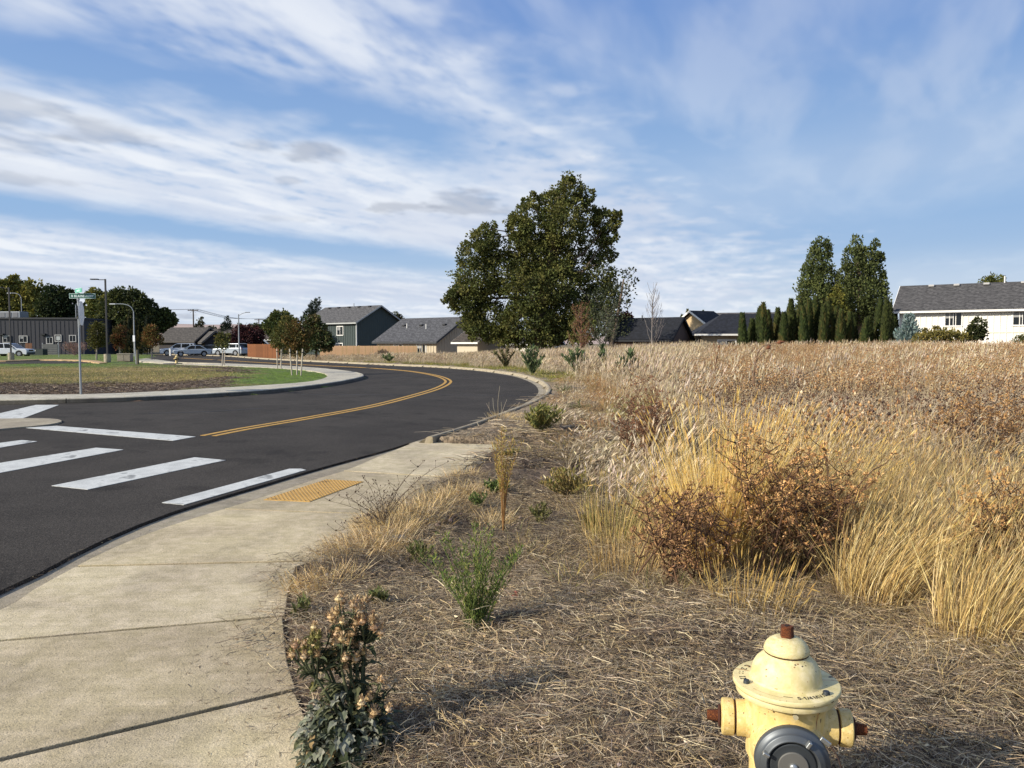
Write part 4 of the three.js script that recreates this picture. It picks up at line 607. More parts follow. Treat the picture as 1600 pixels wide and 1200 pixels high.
tree('purple_tree', 'dark purple leaved plum tree behind the lamp post', 'tree', { px: 385, D: 110, seed: 760, tr: 0.2, n: 6000, leaf: 0.26, cols: [C(72, 36, 38), C(58, 32, 36), C(84, 46, 42)], opt: { per: 20, clump: 0.3 }, blobs: [[372, 522, 10], [384, 519, 11], [396, 521, 10], [405, 525, 8], [368, 532, 8], [385, 532, 14], [400, 534, 9]] });
tree('fir', 'small pointed fir tree over the brown roofs', 'tree', { px: 354, D: 128, seed: 770, tr: 0.12, n: 2600, leaf: 0.28, cols: [C(44, 56, 40), C(36, 48, 34)], opt: { per: 16, clump: 0.32, fat: 0.35 }, blobs: [[355, 498, 2.5, 1.6], [355, 505, 5, 0.9], [354, 511, 7.5, 0.7], [354, 517, 10, 0.6]] });
tree('tree', 'thin pale tree beside the utility pole', 'tree', { px: 312, D: 130, seed: 775, tr: 0.08, n: 600, leaf: 0.24, cols: [C(84, 86, 60)], opt: { per: 10, clump: 0.5, up: 0.6 }, blobs: [[313, 506, 4, 1.6], [310, 512, 5, 1.1], [315, 500, 2, 1.6]] });
tree('tree', 'small rounded brown green tree over the ridge behind the green house', 'tree', { px: 618, D: 136, seed: 780, tr: 0.15, n: 2000, leaf: 0.3, cols: [C(84, 72, 42), C(66, 70, 38)], opt: { per: 16, clump: 0.35 }, blobs: [[617, 496, 7, 1.1], [622, 503, 8], [614, 506, 7]] });
tree('tree', 'low dark tree left of the far utility pole', 'tree', { px: 398, D: 150, seed: 785, tr: 0.15, n: 2200, leaf: 0.36, cols: deep, opt: { per: 16, clump: 0.35 }, blobs: [[398, 514, 9, 0.7], [410, 513, 8, 0.8], [375, 512, 5, 1.1], [330, 516, 7, 0.6]] });
tree('red_bush', 'small red leaved bush against the sky right of the sycamore', 'shrub', { px: 975, D: 80, by: 0.3, seed: 790, tr: 0.05, n: 1100, leaf: 0.2, cols: [C(134, 48, 42), C(112, 44, 40)], opt: { per: 14, clump: 0.4 }, blobs: [[978, 494, 8, 0.7], [970, 498, 8, 0.8], [985, 498, 5, 0.8]] });
// leafless or nearly leafless shrubs
function bare(name, label, category, pxc, D, by, h, spread, seed, col, nTwig, leafCol, nLeaf, up = 1.6) {
  const t = thing(name, label, category, [X(pxc, D), by, -D]), r = rng(seed), mb = new MB(), lf = new MB(), tips = [];
  mb.stick([[0, -0.2, 0], [(r() - 0.5) * 0.1, h * 0.5, 0], [(r() - 0.5) * 0.2, h, (r() - 0.5) * 0.2]], h * 0.012 + 0.012, 0.006, 6, col);
  for (let k = 0; k < nTwig; k++) { const f = 0.08 + 0.8 * r(), a = r() * 6.2832, L = spread * (1.15 - f * 0.75) * (0.5 + r() * 0.6), s = [0, f * h, 0], e = [Math.cos(a) * L, Math.min(h * 1.0, f * h + L * up * (0.7 + r() * 0.5)), Math.sin(a) * L], m = [lerp(s[0], e[0], 0.6), lerp(s[1], e[1], 0.42), lerp(s[2], e[2], 0.6)]; mb.stick([s, m, e], 0.02, 0.006, 4, vary(r, col, 0.15));
    for (let j = 0; j < 4; j++) { const q = 0.3 + r() * 0.6, b = [lerp(m[0], e[0], q), lerp(m[1], e[1], q), lerp(m[2], e[2], q)], w = norm([Math.cos(a) * 0.4 + (r() - 0.5), 1.1, Math.sin(a) * 0.4 + (r() - 0.5)]), l2 = L * (0.2 + r() * 0.35), e2 = [b[0] + w[0] * l2, b[1] + w[1] * l2, b[2] + w[2] * l2]; mb.stick([b, e2], 0.009, 0.005, 3, vary(r, col, 0.15)); tips.push(b, e2); } }
  for (let k = 0; k < nLeaf; k++) { const p = pick(r, tips), d = unit(r); lf.leaf(p[0] + (r() - 0.5) * 0.2, p[1] + (r() - 0.5) * 0.2, p[2] + (r() - 0.5) * 0.2, d, norm(cross(d, unit(r))), 0.09 + r() * 0.07, 0.06, vary(r, pick(r, leafCol), 0.25)); }
  part('branches', mb.geo(), M.bark, t); if (nLeaf) part('leaves', lf.geo(), M.leaf, t);
}
bare('bare_sapling', 'leafless grey sapling standing against the sky', 'tree', 1019, 62, 0.7, Y(441, 62) - 0.7, 0.95, 800, C(126, 118, 112), 46, [], 0, 2.2);
bare('dry_shrub', 'reddish brown dried shrub at the foot of the sycamore', 'shrub', 908, 58, 0.5, Y(474, 58) - 0.5, 1.1, 810, C(124, 88, 70), 60, [C(126, 88, 60), C(104, 96, 60)], 900, 1.2);
bare('grey_shrub', 'grey green twiggy shrub right of the dried shrub', 'shrub', 946, 57, 0.5, Y(476, 57) - 0.5, 1.2, 820, C(80, 76, 66), 40, [C(88, 96, 70), C(104, 108, 86)], 900, 1.1);
bare('bare_shrub', 'pinkish bare shrub beside the office wall', 'shrub', 116, 98, 0.05, 1.5, 1.5, 830, C(140, 112, 104), 70, [C(130, 96, 84), C(150, 120, 96)], 700, 0.6);
// ---------------------------------------------------------------- street furniture
const P = (a, b, y = 0.1) => { const g = G(a, b, y); return [g[0], y, -g[1]]; };
{ // street name and stop sign post
  const g = G(126.5, 616.5, 0.13), D = g[1], t = thing('street_sign', 'street name post with two green blades and a stop sign seen edge on', 'street sign', [g[0], 0.13, -D]);
  const h = Y(454, D) - 0.13, lo = Y(468.5, D) - 0.13;
  part('post', cyl(0.032, 0.03, lo, 10), galv, t);
  part('bracket', box(0.05, 0.07, 0.08, 0, lo + 0.02, 0), galv, t);
  const plate = (w, hh, text, bg) => { const c = document.createElement('canvas'); c.width = 512; c.height = 96; const x = c.getContext('2d'); x.fillStyle = bg; x.fillRect(0, 0, 512, 96); x.strokeStyle = '#dfe9e2'; x.lineWidth = 6; x.strokeRect(6, 6, 500, 84); x.fillStyle = '#eef3ee'; x.font = 'bold 58px sans-serif'; x.textAlign = 'center'; x.textBaseline = 'middle'; x.fillText(text, 256, 50); const q = new THREE.CanvasTexture(c); q.colorSpace = THREE.SRGBColorSpace; return q; };
  const lower = part('name_blade', new THREE.BoxGeometry(0.74, 0.155, 0.012).translate(0.12, 0, 0).rotateY(0.12).translate(0, lo + 0.115, 0), std([1, 1, 1], 0.5, { map: plate(0.74, 0.155, 'N BLAINE PKWY', '#0d5a45') }), t);
  const upper = part('name_blade', new THREE.BoxGeometry(0.56, 0.14, 0.012).rotateY(-0.75).translate(0.02, lo + 0.275, 0), std([1, 1, 1], 0.35, { map: plate(0.56, 0.14, 'UMBRIA ST', '#1d9c7c') }), t);  // lighter green than the lower blade: sunlight put into its colour
  part('cross_bracket', box(0.05, 0.03, 0.05, 0, lo + 0.2, 0), galv, t);
  const oct = new THREE.CylinderGeometry(0.385, 0.385, 0.006, 8); oct.rotateY(Math.PI / 8); oct.rotateX(Math.PI / 2); oct.rotateY(R(-72)); const y0 = (Y(472, D) + Y(507, D)) / 2 - 0.13;
  part('stop_plate', oct.translate(0.085, y0, 0.0), std(C(222, 224, 224), 0.4, { metalness: 0.2 }), t);
  const o2 = new THREE.BoxGeometry(0.34, 0.4, 0.006); o2.rotateY(R(-63)); part('small_plate', o2.translate(-0.07, y0 + 0.05, 0.02), std(C(170, 174, 176), 0.4), t);
  for (const k of [-0.15, 0.15]) part('bolt', cyl(0.012, 0.012, 0.11, 6).rotateZ(Math.PI / 2).translate(0.055, y0 + k, 0), galv, t);
}
{ // plain small sign by the car park, post marker by the box
  const p = [X(91.5, 86), 0.1, -86], t = thing('parking_sign', 'small square sign seen from behind on a thin post near the car park', 'sign', p); const y1 = Y(525.5, 86), y0 = Y(531.5, 86);
  part('post', cyl(0.03, 0.03, y1 - 0.1, 8), galv, t); part('plate', box(0.42, y1 - y0, 0.01, 0, (y1 + y0) / 2 - 0.1, 0.035), std(C(160, 164, 164), 0.5), t);
  const q = P(213, 568.5), D = -q[2], m = thing('marker_post', 'thin leaning post with a narrow white marker left of the driveway', 'marker post', q); const top = Y(524, D) - 0.1, dx = X(210.5, D) - X(213, D);
  const mb = new MB(); mb.stick([[0, -0.1, 0], [dx, top, 0]], 0.035, 0.03, 8, C(170, 172, 170)); part('post', mb.geo(true), M.bark, m); part('marker', box(0.16, 0.48, 0.02, dx, top - 0.24, 0.04), std(C(236, 238, 238), 0.5), m);
  const w = thing('wooden_post', 'short dark wooden post beside the thin marker post', 'post', P(215.5, 570)); part('pole', cyl(0.09, 0.09, 1.05, 8), std(C(96, 92, 74), 0.9), w); part('cap', cyl(0.1, 0.08, 0.05, 8, 0, 1.05, 0), std(C(84, 80, 64), 0.9), w);
  const b = thing('mailbox_post', 'white stub post at the edge of the driveway', 'post', P(266, 556, 0)); part('post', box(0.2, 0.95, 0.2, 0, 0.47, 0), whiteTrim, b); part('cap', box(0.26, 0.05, 0.26, 0, 0.975, 0), whiteTrim, b);
}
for (const [pxb, pyb, top, label, side] of [[17.5, 562.3, 449, 'black car park lamp post behind the white car', -1], [168, 566, 436, 'tall black lamp post on a pale concrete base', -1]]) {
  const p = P(pxb, pyb), D = -p[2], t = thing('lamp_post', label, 'lamp post', p, 'black car park lamp posts'), h = Y(top, D) - 0.1;
  part('base', cyl(0.27, 0.27, 0.68, 20), concMat, t);
  part('pole', new THREE.BoxGeometry(0.11, h - 0.6, 0.11).translate(0, 0.6 + (h - 0.6) / 2, 0), darkMetal, t);
  part('foot_plate', box(0.3, 0.03, 0.3, 0, 0.695, 0), darkMetal, t);
  const L = 1.05, hd = new RoundedBoxGeometry(0.62, 0.09, 0.32, 2, 0.03); hd.translate(side * (L - 0.15), h - 0.02, 0); part('arm', box(0.55, 0.06, 0.08, side * 0.3, h - 0.06, 0), darkMetal, t); part('lamp_head', hd, darkMetal, t);
}
function curvedLamp(label, pxb, D, by, topPy, reachPx, tipPy, mat) {
  const t = thing('street_lamp', label, 'street lamp', [X(pxb, D), by, -D]), h = Y(topPy, D) - by, dx = X(pxb + reachPx, D) - X(pxb, D), ty = Y(tipPy, D) - by;
  part('pole', cyl(0.1, 0.06, h, 10), mat, t);
  part('arm', new THREE.TubeGeometry(new THREE.CatmullRomCurve3([V(0, h, 0), V(dx * 0.12, h + (ty - h) * 0.6, 0), V(dx * 0.4, ty - 0.05, 0), V(dx, ty, 0)]), 14, 0.045, 8), mat, t);
  const hd = new RoundedBoxGeometry(0.75, 0.16, 0.3, 3, 0.06); hd.translate(dx, ty - 0.02, 0); part('lamp_head', hd, std(C(176, 178, 178), 0.5), t);
  part('hand_hole', box(0.1, 0.2, 0.03, 0, 0.6, 0.095), mat, t);
}
curvedLamp('curved grey street lamp rising behind the office roof', 35.6, 128, 0, 467, -18, 458, galv);
curvedLamp('curved grey street lamp in front of the broad dark tree', 210, 95, 0, 487, -32, 475, galv);
{ const D = 104, t = thing('street_lamp', 'straight grey street lamp with a short arm above the parked cars', 'street lamp', [X(373.5, D), 0, -D]), h = Y(491, D); part('pole', cyl(0.11, 0.07, h, 10), galv, t); part('arm', tube([V(0, h - 0.2, 0), V(0.5, h + 0.1, 0), V(1.1, h + 0.25, 0)], 0.04, 8), galv, t); part('lamp_head', new RoundedBoxGeometry(0.6, 0.1, 0.25, 2, 0.04).translate(1.25, h + 0.26, 0), galv, t); part('base', cyl(0.22, 0.22, 0.3, 12), concMat, t); }
// utility poles and wires
{
  const wood = std(C(92, 84, 78), 0.9), poles = [[303, 170, 483, 6.8], [405, 215, 498, 6.2]];
  const tops = poles.map(([p, D, top, w], i) => { const h = Y(top, D), t = thing('utility_pole', i ? 'farther wooden utility pole with crossarm, beyond the purple tree' : 'nearer wooden utility pole with crossarm above the low houses', 'utility pole', [X(p, D), 0, -D], 'wooden utility poles'); part('pole', cyl(0.2, 0.13, h, 10), wood, t); const cy = h - 0.3; part('crossarm', box(2.3, 0.16, 0.14, 0, cy, 0.14), wood, t); for (const k of [-1, -0.5, 0.5, 1]) part('insulator', cyl(0.05, 0.04, 0.2, 8, k, cy + 0.08, 0.14), std(C(140, 140, 142), 0.4), t); for (const k of [-1, 1]) { const b = box(0.05, 0.9, 0.04, 0, 0, 0); b.rotateZ(k * 0.9); b.translate(k * 0.36, cy - 0.3, 0.14); part('brace', b, galv, t); } return V(X(p, D), cy + 0.28, -D); });
  const wire = (a, b, sag) => { const m = a.clone().lerp(b, 0.5); m.y -= sag; return new THREE.TubeGeometry(new THREE.CatmullRomCurve3([a, m, b]), 14, 0.028, 4); };
  const wm = std(C(60, 60, 62), 0.7), t = thing('power_line', 'power wires strung from pole to pole above the low houses', 'power line', [0, 0, 0]);
  for (const k of [-1, -0.5, 0.5, 1]) { const o = V(k, 0, 0); part('wire', wire(tops[0].clone().add(o), tops[1].clone().add(o), 0.8), wm, t); part('wire', wire(V(-190 + k, tops[0].y, -150), tops[0].clone().add(o), 1.5), wm, t); part('wire', wire(tops[1].clone().add(o), V(10 + k, 9, -290), 1.2), wm, t); }
}
{ // concrete utility box
  const g = G(196, 564.5, 0.1), t = thing('utility_box', 'pale concrete utility box on the far verge', 'utility box', [g[0], 0.1, -g[1]], null, 0.12); part('body', new RoundedBoxGeometry(1.08, 0.6, 0.8, 2, 0.03).translate(0, 0.3, 0), conc(C(178, 170, 160)), t); part('lid', new RoundedBoxGeometry(1.16, 0.08, 0.88, 2, 0.02).translate(0, 0.64, 0), conc(C(196, 190, 178)), t); part('door_seam', box(0.015, 0.5, 0.01, 0, 0.3, 0.403), darkMetal, t);
}
// ---------------------------------------------------------------- hydrants
function lathe(pts, n = 40) { return new THREE.LatheGeometry(pts.map((p) => new THREE.Vector2(p[0], p[1])), n); }
const chip = (base, dark, seed, dens, runs) => { const c = document.createElement('canvas'); c.width = 1024; c.height = 512; const x = c.getContext('2d'), r = rng(seed); x.fillStyle = base; x.fillRect(0, 0, 1024, 512); for (let k = 0; k < 2600; k++) { x.fillStyle = r() < 0.5 ? 'rgba(255,245,205,0.07)' : 'rgba(150,120,60,0.05)'; const s = 2 + r() * 26; x.beginPath(); x.ellipse(r() * 1024, r() * 512, s, s * (0.3 + r()), r() * 3, 0, 6.3); x.fill(); } for (let k = 0; k < dens; k++) { x.fillStyle = r() < 0.6 ? dark : 'rgba(120,70,30,0.7)'; const s = 1 + r() * r() * 5, X0 = r() * 1024, Y0 = r() * 512; x.beginPath(); for (let q = 0; q < 7; q++) { const a = (q / 7) * 6.28, e = s * (0.5 + r()); x.lineTo(X0 + Math.cos(a) * e * 1.5, Y0 + Math.sin(a) * e * 1.2); } x.fill(); } for (let k = 0; k < runs; k++) { const X0 = r() * 1024, Y0 = r() * 512, L = 12 + r() * 46; for (let q = 0; q < 26; q++) { x.fillStyle = `rgba(${120 + r() * 50},${66 + r() * 24},${26 + r() * 16},${0.10 + r() * 0.2})`; x.beginPath(); x.ellipse(X0 + (r() - 0.5) * 7, Y0 + (q / 26) * L, 1 + r() * 3, 2 + r() * 3, 0, 0, 6.3); x.fill(); } } const t = new THREE.CanvasTexture(c); t.colorSpace = THREE.SRGBColorSpace; t.wrapS = t.wrapT = THREE.RepeatWrapping; return t; };
const creamMap = chip('#d8c88f', 'rgba(60,48,36,0.9)', 3, 170, 8), yellowMap = chip('#d9bd74', 'rgba(60,44,28,0.9)', 4, 220, 22);
const rustMap = (() => { const c = document.createElement('canvas'); c.width = c.height = 256; const x = c.getContext('2d'), r = rng(8); x.fillStyle = '#6a3416'; x.fillRect(0, 0, 256, 256); for (let k = 0; k < 2200; k++) { x.fillStyle = pick(r, ['rgba(160,84,30,0.35)', 'rgba(60,26,12,0.35)', 'rgba(200,130,60,0.25)', 'rgba(90,44,20,0.4)']); const s = 1 + r() * 7; x.beginPath(); x.arc(r() * 256, r() * 256, s, 0, 6.3); x.fill(); } const t = new THREE.CanvasTexture(c); t.colorSpace = THREE.SRGBColorSpace; t.wrapS = t.wrapT = THREE.RepeatWrapping; return t; })();
const white1 = [1, 1, 1], cream = std(white1, 0.55, { map: creamMap, bumpMap: T.concreteBump, bumpScale: 0.0006 }), yellow = std(white1, 0.5, { map: yellowMap, bumpMap: T.concreteBump, bumpScale: 0.0006 }), rust = std(white1, 0.95, { map: rustMap, bumpMap: T.concreteBump, bumpScale: 0.003 }), rustDark = std(C(66, 34, 20), 0.95), grey = std(C(92, 96, 98), 0.46, { metalness: 0.55 }), greyDark = std(C(62, 66, 68), 0.5, { metalness: 0.45 }), bright = std(C(176, 178, 174), 0.35, { metalness: 0.8 });
{
  const D = 2.36, c = at(1228, 1062, D), gy = groundY(c.x, D), fy = c.y - gy, t = thing('fire_hydrant', 'yellow fire hydrant with cream bonnet and grey hose cap in the foreground', 'fire hydrant', [c.x, gy, -D], null, R(-12));
  // barrel and foot flange
  part('barrel', lathe([[0.001, -0.1], [0.105, -0.1], [0.105, 0.02], [0.15, 0.02], [0.155, 0.026], [0.155, 0.05], [0.15, 0.056], [0.112, 0.06], [0.107, 0.075], [0.107, fy - 0.26], [0.118, fy - 0.235], [0.12, fy - 0.08], [0.127, fy - 0.05], [0.134, fy - 0.041], [0.001, fy - 0.041]], 48), yellow, t);
  // bonnet flange in two layers
  const bon = part('bonnet', lathe([[0.02, fy - 0.04], [0.145, fy - 0.04], [0.151, fy - 0.037], [0.152, fy - 0.021], [0.149, fy - 0.0195], [0.149, fy - 0.0185], [0.157, fy - 0.017], [0.1605, fy - 0.012], [0.1605, fy - 0.003], [0.157, fy + 0.001], [0.112, fy + 0.003], [0.108, fy + 0.006], [0.1055, fy + 0.014], [0.1035, fy + 0.03], [0.099, fy + 0.046], [0.091, fy + 0.06], [0.079, fy + 0.072], [0.07, fy + 0.079], [0.066, fy + 0.085], [0.064, fy + 0.088], [0.001, fy + 0.089]], 64), cream, t);
  part('seam_rust', lathe([[0.05, fy + 0.088], [0.0665, fy + 0.0885], [0.0665, fy + 0.0915], [0.05, fy + 0.092]], 48), rustDark, bon);
  part('cap_dome', lathe([[0.05, fy + 0.0915], [0.066, fy + 0.0915], [0.0685, fy + 0.094], [0.0682, fy + 0.1], [0.066, fy + 0.108], [0.061, fy + 0.117], [0.053, fy + 0.1255], [0.043, fy + 0.132], [0.033, fy + 0.136], [0.029, fy + 0.1375], [0.001, fy + 0.138]], 48), cream, bon);
  const nut = new THREE.CylinderGeometry(0.0195, 0.0225, 0.036, 5); nut.rotateY(0.35); nut.translate(0, fy + 0.154, 0); part('operating_nut', nut, rust, t);
  part('nut_bore', cyl(0.007, 0.007, 0.002, 10, 0, fy + 0.1721, 0), std(C(40, 24, 16), 1), t);
  for (const a of [3.55, 0.55 + 5.05, 0.9, 2.2]) { const b = new THREE.CylinderGeometry(0.0095, 0.0115, 0.011, 6); b.translate(Math.cos(a) * 0.134, fy + 0.006, -Math.sin(a) * 0.134); part('bolt', b, greyDark, t); }
  // cast marks worn dark on the flange
  const cv = document.createElement('canvas'); cv.width = cv.height = 1024; const x = cv.getContext('2d'); x.clearRect(0, 0, 1024, 1024);
  const arcText = (s, a0, rad, size, gap) => { x.font = `bold ${size}px sans-serif`; x.textAlign = 'center'; x.textBaseline = 'middle'; [...s].forEach((ch, i) => { const a = a0 - i * gap; x.save(); x.translate(512 + Math.cos(a) * rad, 512 + Math.sin(a) * rad); x.rotate(a - Math.PI / 2); x.fillText(ch, 0, 0); x.restore(); }); };
  x.fillStyle = 'rgba(34,28,24,1)'; arcText('5-1/4 M.V.O', 1.42, 434, 70, 0.066); arcText('C 2 :: II', 3.75, 432, 84, 0.1);
  x.strokeStyle = 'rgba(70,52,40,0.9)'; x.lineWidth = 9; x.beginPath(); x.arc(512, 512, 425, 1.56, 1.76); x.stroke(); x.strokeStyle = 'rgba(150,70,50,0.8)'; x.lineWidth = 3; x.beginPath(); x.arc(512, 512, 452, 1.75, 2.45); x.stroke();
  const dt = new THREE.CanvasTexture(cv); dt.colorSpace = THREE.SRGBColorSpace; const ring = new THREE.RingGeometry(0.113, 0.158, 64, 1); ring.rotateX(-Math.PI / 2); const rp = ring.attributes.position; for (let i = 0; i < rp.count; i++) rp.setY(i, fy + 0.0013 + (0.158 - Math.hypot(rp.getX(i), rp.getZ(i))) * 0.045 + 0.0006);
  part('cast_lettering', ring, new THREE.MeshStandardMaterial({ map: dt, transparent: true, roughness: 0.8, side: THREE.DoubleSide }), bon);
  // side hose outlets
  for (const s of [-1, 1]) {
    const mk = (pts, n) => { const g = lathe(pts, n ?? 36); g.rotateZ(-s * Math.PI / 2); g.translate(0, fy - 0.135, 0); return g; };
    const o = part('side_outlet', mk([[0.075, 0.075], [0.066, 0.1], [0.058, 0.115], [0.055, 0.125], [0.055, 0.148], [0.051, 0.15], [0.02, 0.15]]), yellow, t);
    part('gasket', mk([[0.047, 0.149], [0.05, 0.15], [0.05, 0.158], [0.02, 0.158]]), rustDark, o);
    part('outlet_cap', mk([[0.03, 0.156], [0.052, 0.156], [0.056, 0.159], [0.0565, 0.188], [0.053, 0.193], [0.03, 0.196], [0.001, 0.197]]), yellow, t);
    part('cap_collar', mk([[0.001, 0.196], [0.034, 0.1965], [0.034, 0.203], [0.022, 0.205]]), rustDark, t);
    const n2 = new THREE.CylinderGeometry(0.017, 0.021, 0.038, 5); n2.rotateZ(-s * Math.PI / 2); n2.translate(s * 0.219, fy - 0.135, 0); part('cap_nut', n2, rust, t);
  }
  // pumper outlet with the grey quick coupling
  const fr = (pts, n) => { const g = lathe(pts, n ?? 56); g.rotateX(Math.PI / 2); g.translate(0, fy - 0.182, 0); return g; };
  part('pumper_outlet', fr([[0.112, 0.06], [0.108, 0.09], [0.1, 0.105], [0.098, 0.13], [0.093, 0.134], [0.02, 0.134]]), yellow, t);
  const cp = part('hose_coupling', fr([[0.09, 0.13], [0.104, 0.134], [0.107, 0.14], [0.107, 0.156], [0.103, 0.161], [0.0945, 0.164], [0.092, 0.172], [0.089, 0.176], [0.081, 0.178], [0.0775, 0.182], [0.074, 0.1825], [0.071, 0.178], [0.069, 0.168], [0.02, 0.168]]), grey, t);
  const capd = part('coupling_cap', fr([[0.02, 0.166], [0.066, 0.166], [0.0665, 0.173], [0.063, 0.176], [0.06, 0.175], [0.044, 0.1765], [0.042, 0.178], [0.001, 0.179]]), greyDark, t);
  part('cap_disc', fr([[0.043, 0.1765], [0.043, 0.1805], [0.04, 0.182], [0.001, 0.1825]]), std(C(104, 102, 96), 0.65, { metalness: 0.3 }), capd);
  part('centre_pin', fr([[0.012, 0.182], [0.012, 0.187], [0.009, 0.191], [0.001, 0.1925]], 16), bright, capd);
  for (const a of [0.35, 0.35 + Math.PI / 2 + 0.1, 0.35 + Math.PI, 5.2]) { const b = new RoundedBoxGeometry(0.011, 0.021, 0.018, 2, 0.003); b.rotateZ(a - 0.9); b.translate(Math.cos(a + 0.72) * 0.084, fy - 0.182 + Math.sin(a + 0.72) * 0.084, 0.186); part('coupling_lug', b, bright, cp); }
  part('swivel_plate', new RoundedBoxGeometry(0.034, 0.014, 0.01, 2, 0.003).rotateZ(-0.6).translate(0.092, fy - 0.112, 0.15), bright, cp);
  part('retaining_cable', tube([V(0.1, fy - 0.115, 0.152), V(0.125, fy - 0.15, 0.16), V(0.14, fy - 0.22, 0.158), V(0.142, fy - 0.33, 0.14), V(0.13, fy - 0.4, 0.12)], 0.0022, 6, 24), std(C(62, 44, 34), 0.7), t);
  part('drain_screw', cyl(0.008, 0.008, 0.014, 8).rotateX(Math.PI / 2).translate(0.01, fy - 0.052, 0.128), std(C(170, 160, 130), 0.5), t);
}
{ // the small far hydrant
  const p = P(276, 567.5, 0.11), t = thing('fire_hydrant', 'small faded yellow fire hydrant on the far edge of the lawn', 'fire hydrant', p), y2 = std(C(206, 182, 122), 0.6);
  part('barrel', lathe([[0.14, 0], [0.14, 0.04], [0.1, 0.05], [0.1, 0.4], [0.12, 0.42], [0.12, 0.46]], 20), y2, t); part('bonnet', lathe([[0.001, 0.64], [0.03, 0.64], [0.035, 0.6], [0.07, 0.57], [0.1, 0.5], [0.15, 0.49], [0.15, 0.46], [0.1, 0.46]].reverse(), 20), y2, t);
  for (const s of [-1, 1]) part('side_outlet', cyl(0.06, 0.055, 0.12, 12).rotateZ(-s * Math.PI / 2).translate(s * 0.09, 0.34, 0), s > 0 ? darkMetal : y2, t); part('pumper_outlet', cyl(0.08, 0.075, 0.12, 12).rotateX(Math.PI / 2).translate(0, 0.3, 0.09), darkMetal, t);
}
// ---------------------------------------------------------------- vehicles
function car(name, label, category, pos, rot, o) {
  const t = thing(name, label, category, pos, o.group, rot), L = o.L, W = o.W, paint = std(o.paint, 0.3, { metalness: 0.15 }), s = new THREE.Shape();
  const ex = (pts, w, bev) => { const sh = new THREE.Shape(pts.map((q) => new THREE.Vector2(q[0], q[1]))); const g = new THREE.ExtrudeGeometry(sh, { depth: w - 2 * bev, bevelEnabled: true, bevelSize: bev, bevelThickness: bev, bevelOffset: -bev, bevelSegments: 3 }); g.translate(0, 0, -w / 2 + bev); return g; };
  const arch = (x, r) => { const a = []; for (let k = 0; k <= 10; k++) { const q = Math.PI - (k / 10) * Math.PI; a.push([x + Math.cos(q) * r, 0.33 + Math.sin(q) * r]); } return a; };
  const rw = o.wheel, fx = o.front, bx = o.rear, gr = 0.24;
  part('body', ex([[-L / 2, gr + 0.12], [-L / 2 + 0.1, gr], ...arch(bx, rw + 0.06), ...arch(fx, rw + 0.06), [L / 2 - 0.12, gr], [L / 2, gr + 0.14], ...o.hood], W, 0.07), paint, t);
  const cab = part('cabin', ex(o.cabin, W - 0.16, 0.08), glassMat, t);
  part('roof_panel', ex(o.roof, W - 0.2, 0.05), paint, cab);
  for (const q of o.pillars) for (const sd of [-1, 1]) { const dx = q[2] - q[0], dy = q[3] - q[1], b = box(Math.hypot(dx, dy), q[4] ?? 0.09, 0.03); b.rotateZ(Math.atan2(dy, dx)); b.translate((q[0] + q[2]) / 2, (q[1] + q[3]) / 2, sd * (W / 2 - 0.085)); part('pillar', b, paint, cab); }
  for (const wx of [fx, bx]) for (const sd of [-1, 1]) { const w = part('wheel', cyl(rw, rw, 0.22, 22).rotateX(Math.PI / 2).translate(wx, rw, sd * (W / 2 - 0.12) + (sd > 0 ? -0.1 : -0.12)), std(C(26, 26, 27), 0.9), t); part('rim', cyl(rw * 0.64, rw * 0.6, 0.03, 16).rotateX(Math.PI / 2).translate(wx, rw, sd * (W / 2 - 0.0) + (sd > 0 ? -0.02 : -0.015)), std(C(150, 152, 154), 0.35, { metalness: 0.7 }), w); }
  for (const sd of [-1, 1]) { part('headlight', new RoundedBoxGeometry(0.18, 0.15, 0.36, 2, 0.04).translate(L / 2 - 0.14, o.light, sd * (W / 2 - 0.26)), std(C(210, 214, 216), 0.2), t); part('tail_light', new RoundedBoxGeometry(0.12, 0.3, 0.2, 2, 0.03).translate(-L / 2 + 0.06, o.light + 0.1, sd * (W / 2 - 0.14)), std(C(140, 26, 24), 0.3), t); part('mirror', new RoundedBoxGeometry(0.14, 0.14, 0.2, 2, 0.04).translate(o.mirror[0], o.mirror[1], sd * (W / 2 + 0.07)), paint, t); part('door_handle', box(0.18, 0.03, 0.03, -0.15, o.light + 0.2, sd * (W / 2 + 0.005)), paint, t); }
  part('front_bumper', new RoundedBoxGeometry(0.2, 0.26, W - 0.1, 2, 0.06).translate(L / 2 - 0.05, 0.44, 0), std(C(60, 62, 64), 0.6), t);
  part('grille', box(0.06, 0.18, W * 0.5, L / 2 + 0.0, o.light - 0.02, 0), black, t);
  return t;
}
const suv = (paint, extra = {}) => ({ L: 4.8, W: 1.9, paint, wheel: 0.37, front: 1.45, rear: -1.4, light: 0.82, mirror: [0.75, 1.1], hood: [[2.4, 0.82], [2.25, 0.95], [0.95, 1.06], [-2.3, 1.1], [-2.4, 0.9]], cabin: [[1.15, 1.02], [0.3, 1.62], [-1.8, 1.66], [-2.3, 1.05]], roof: [[0.28, 1.6], [0.2, 1.68], [-1.75, 1.7], [-2.0, 1.66], [-2.0, 1.6]], pillars: [[1.1, 1.05, 0.28, 1.62], [-0.35, 1.05, -0.4, 1.64, 0.1], [-1.45, 1.05, -1.5, 1.64, 0.14], [-2.25, 1.05, -1.85, 1.62, 0.16]], ...extra });
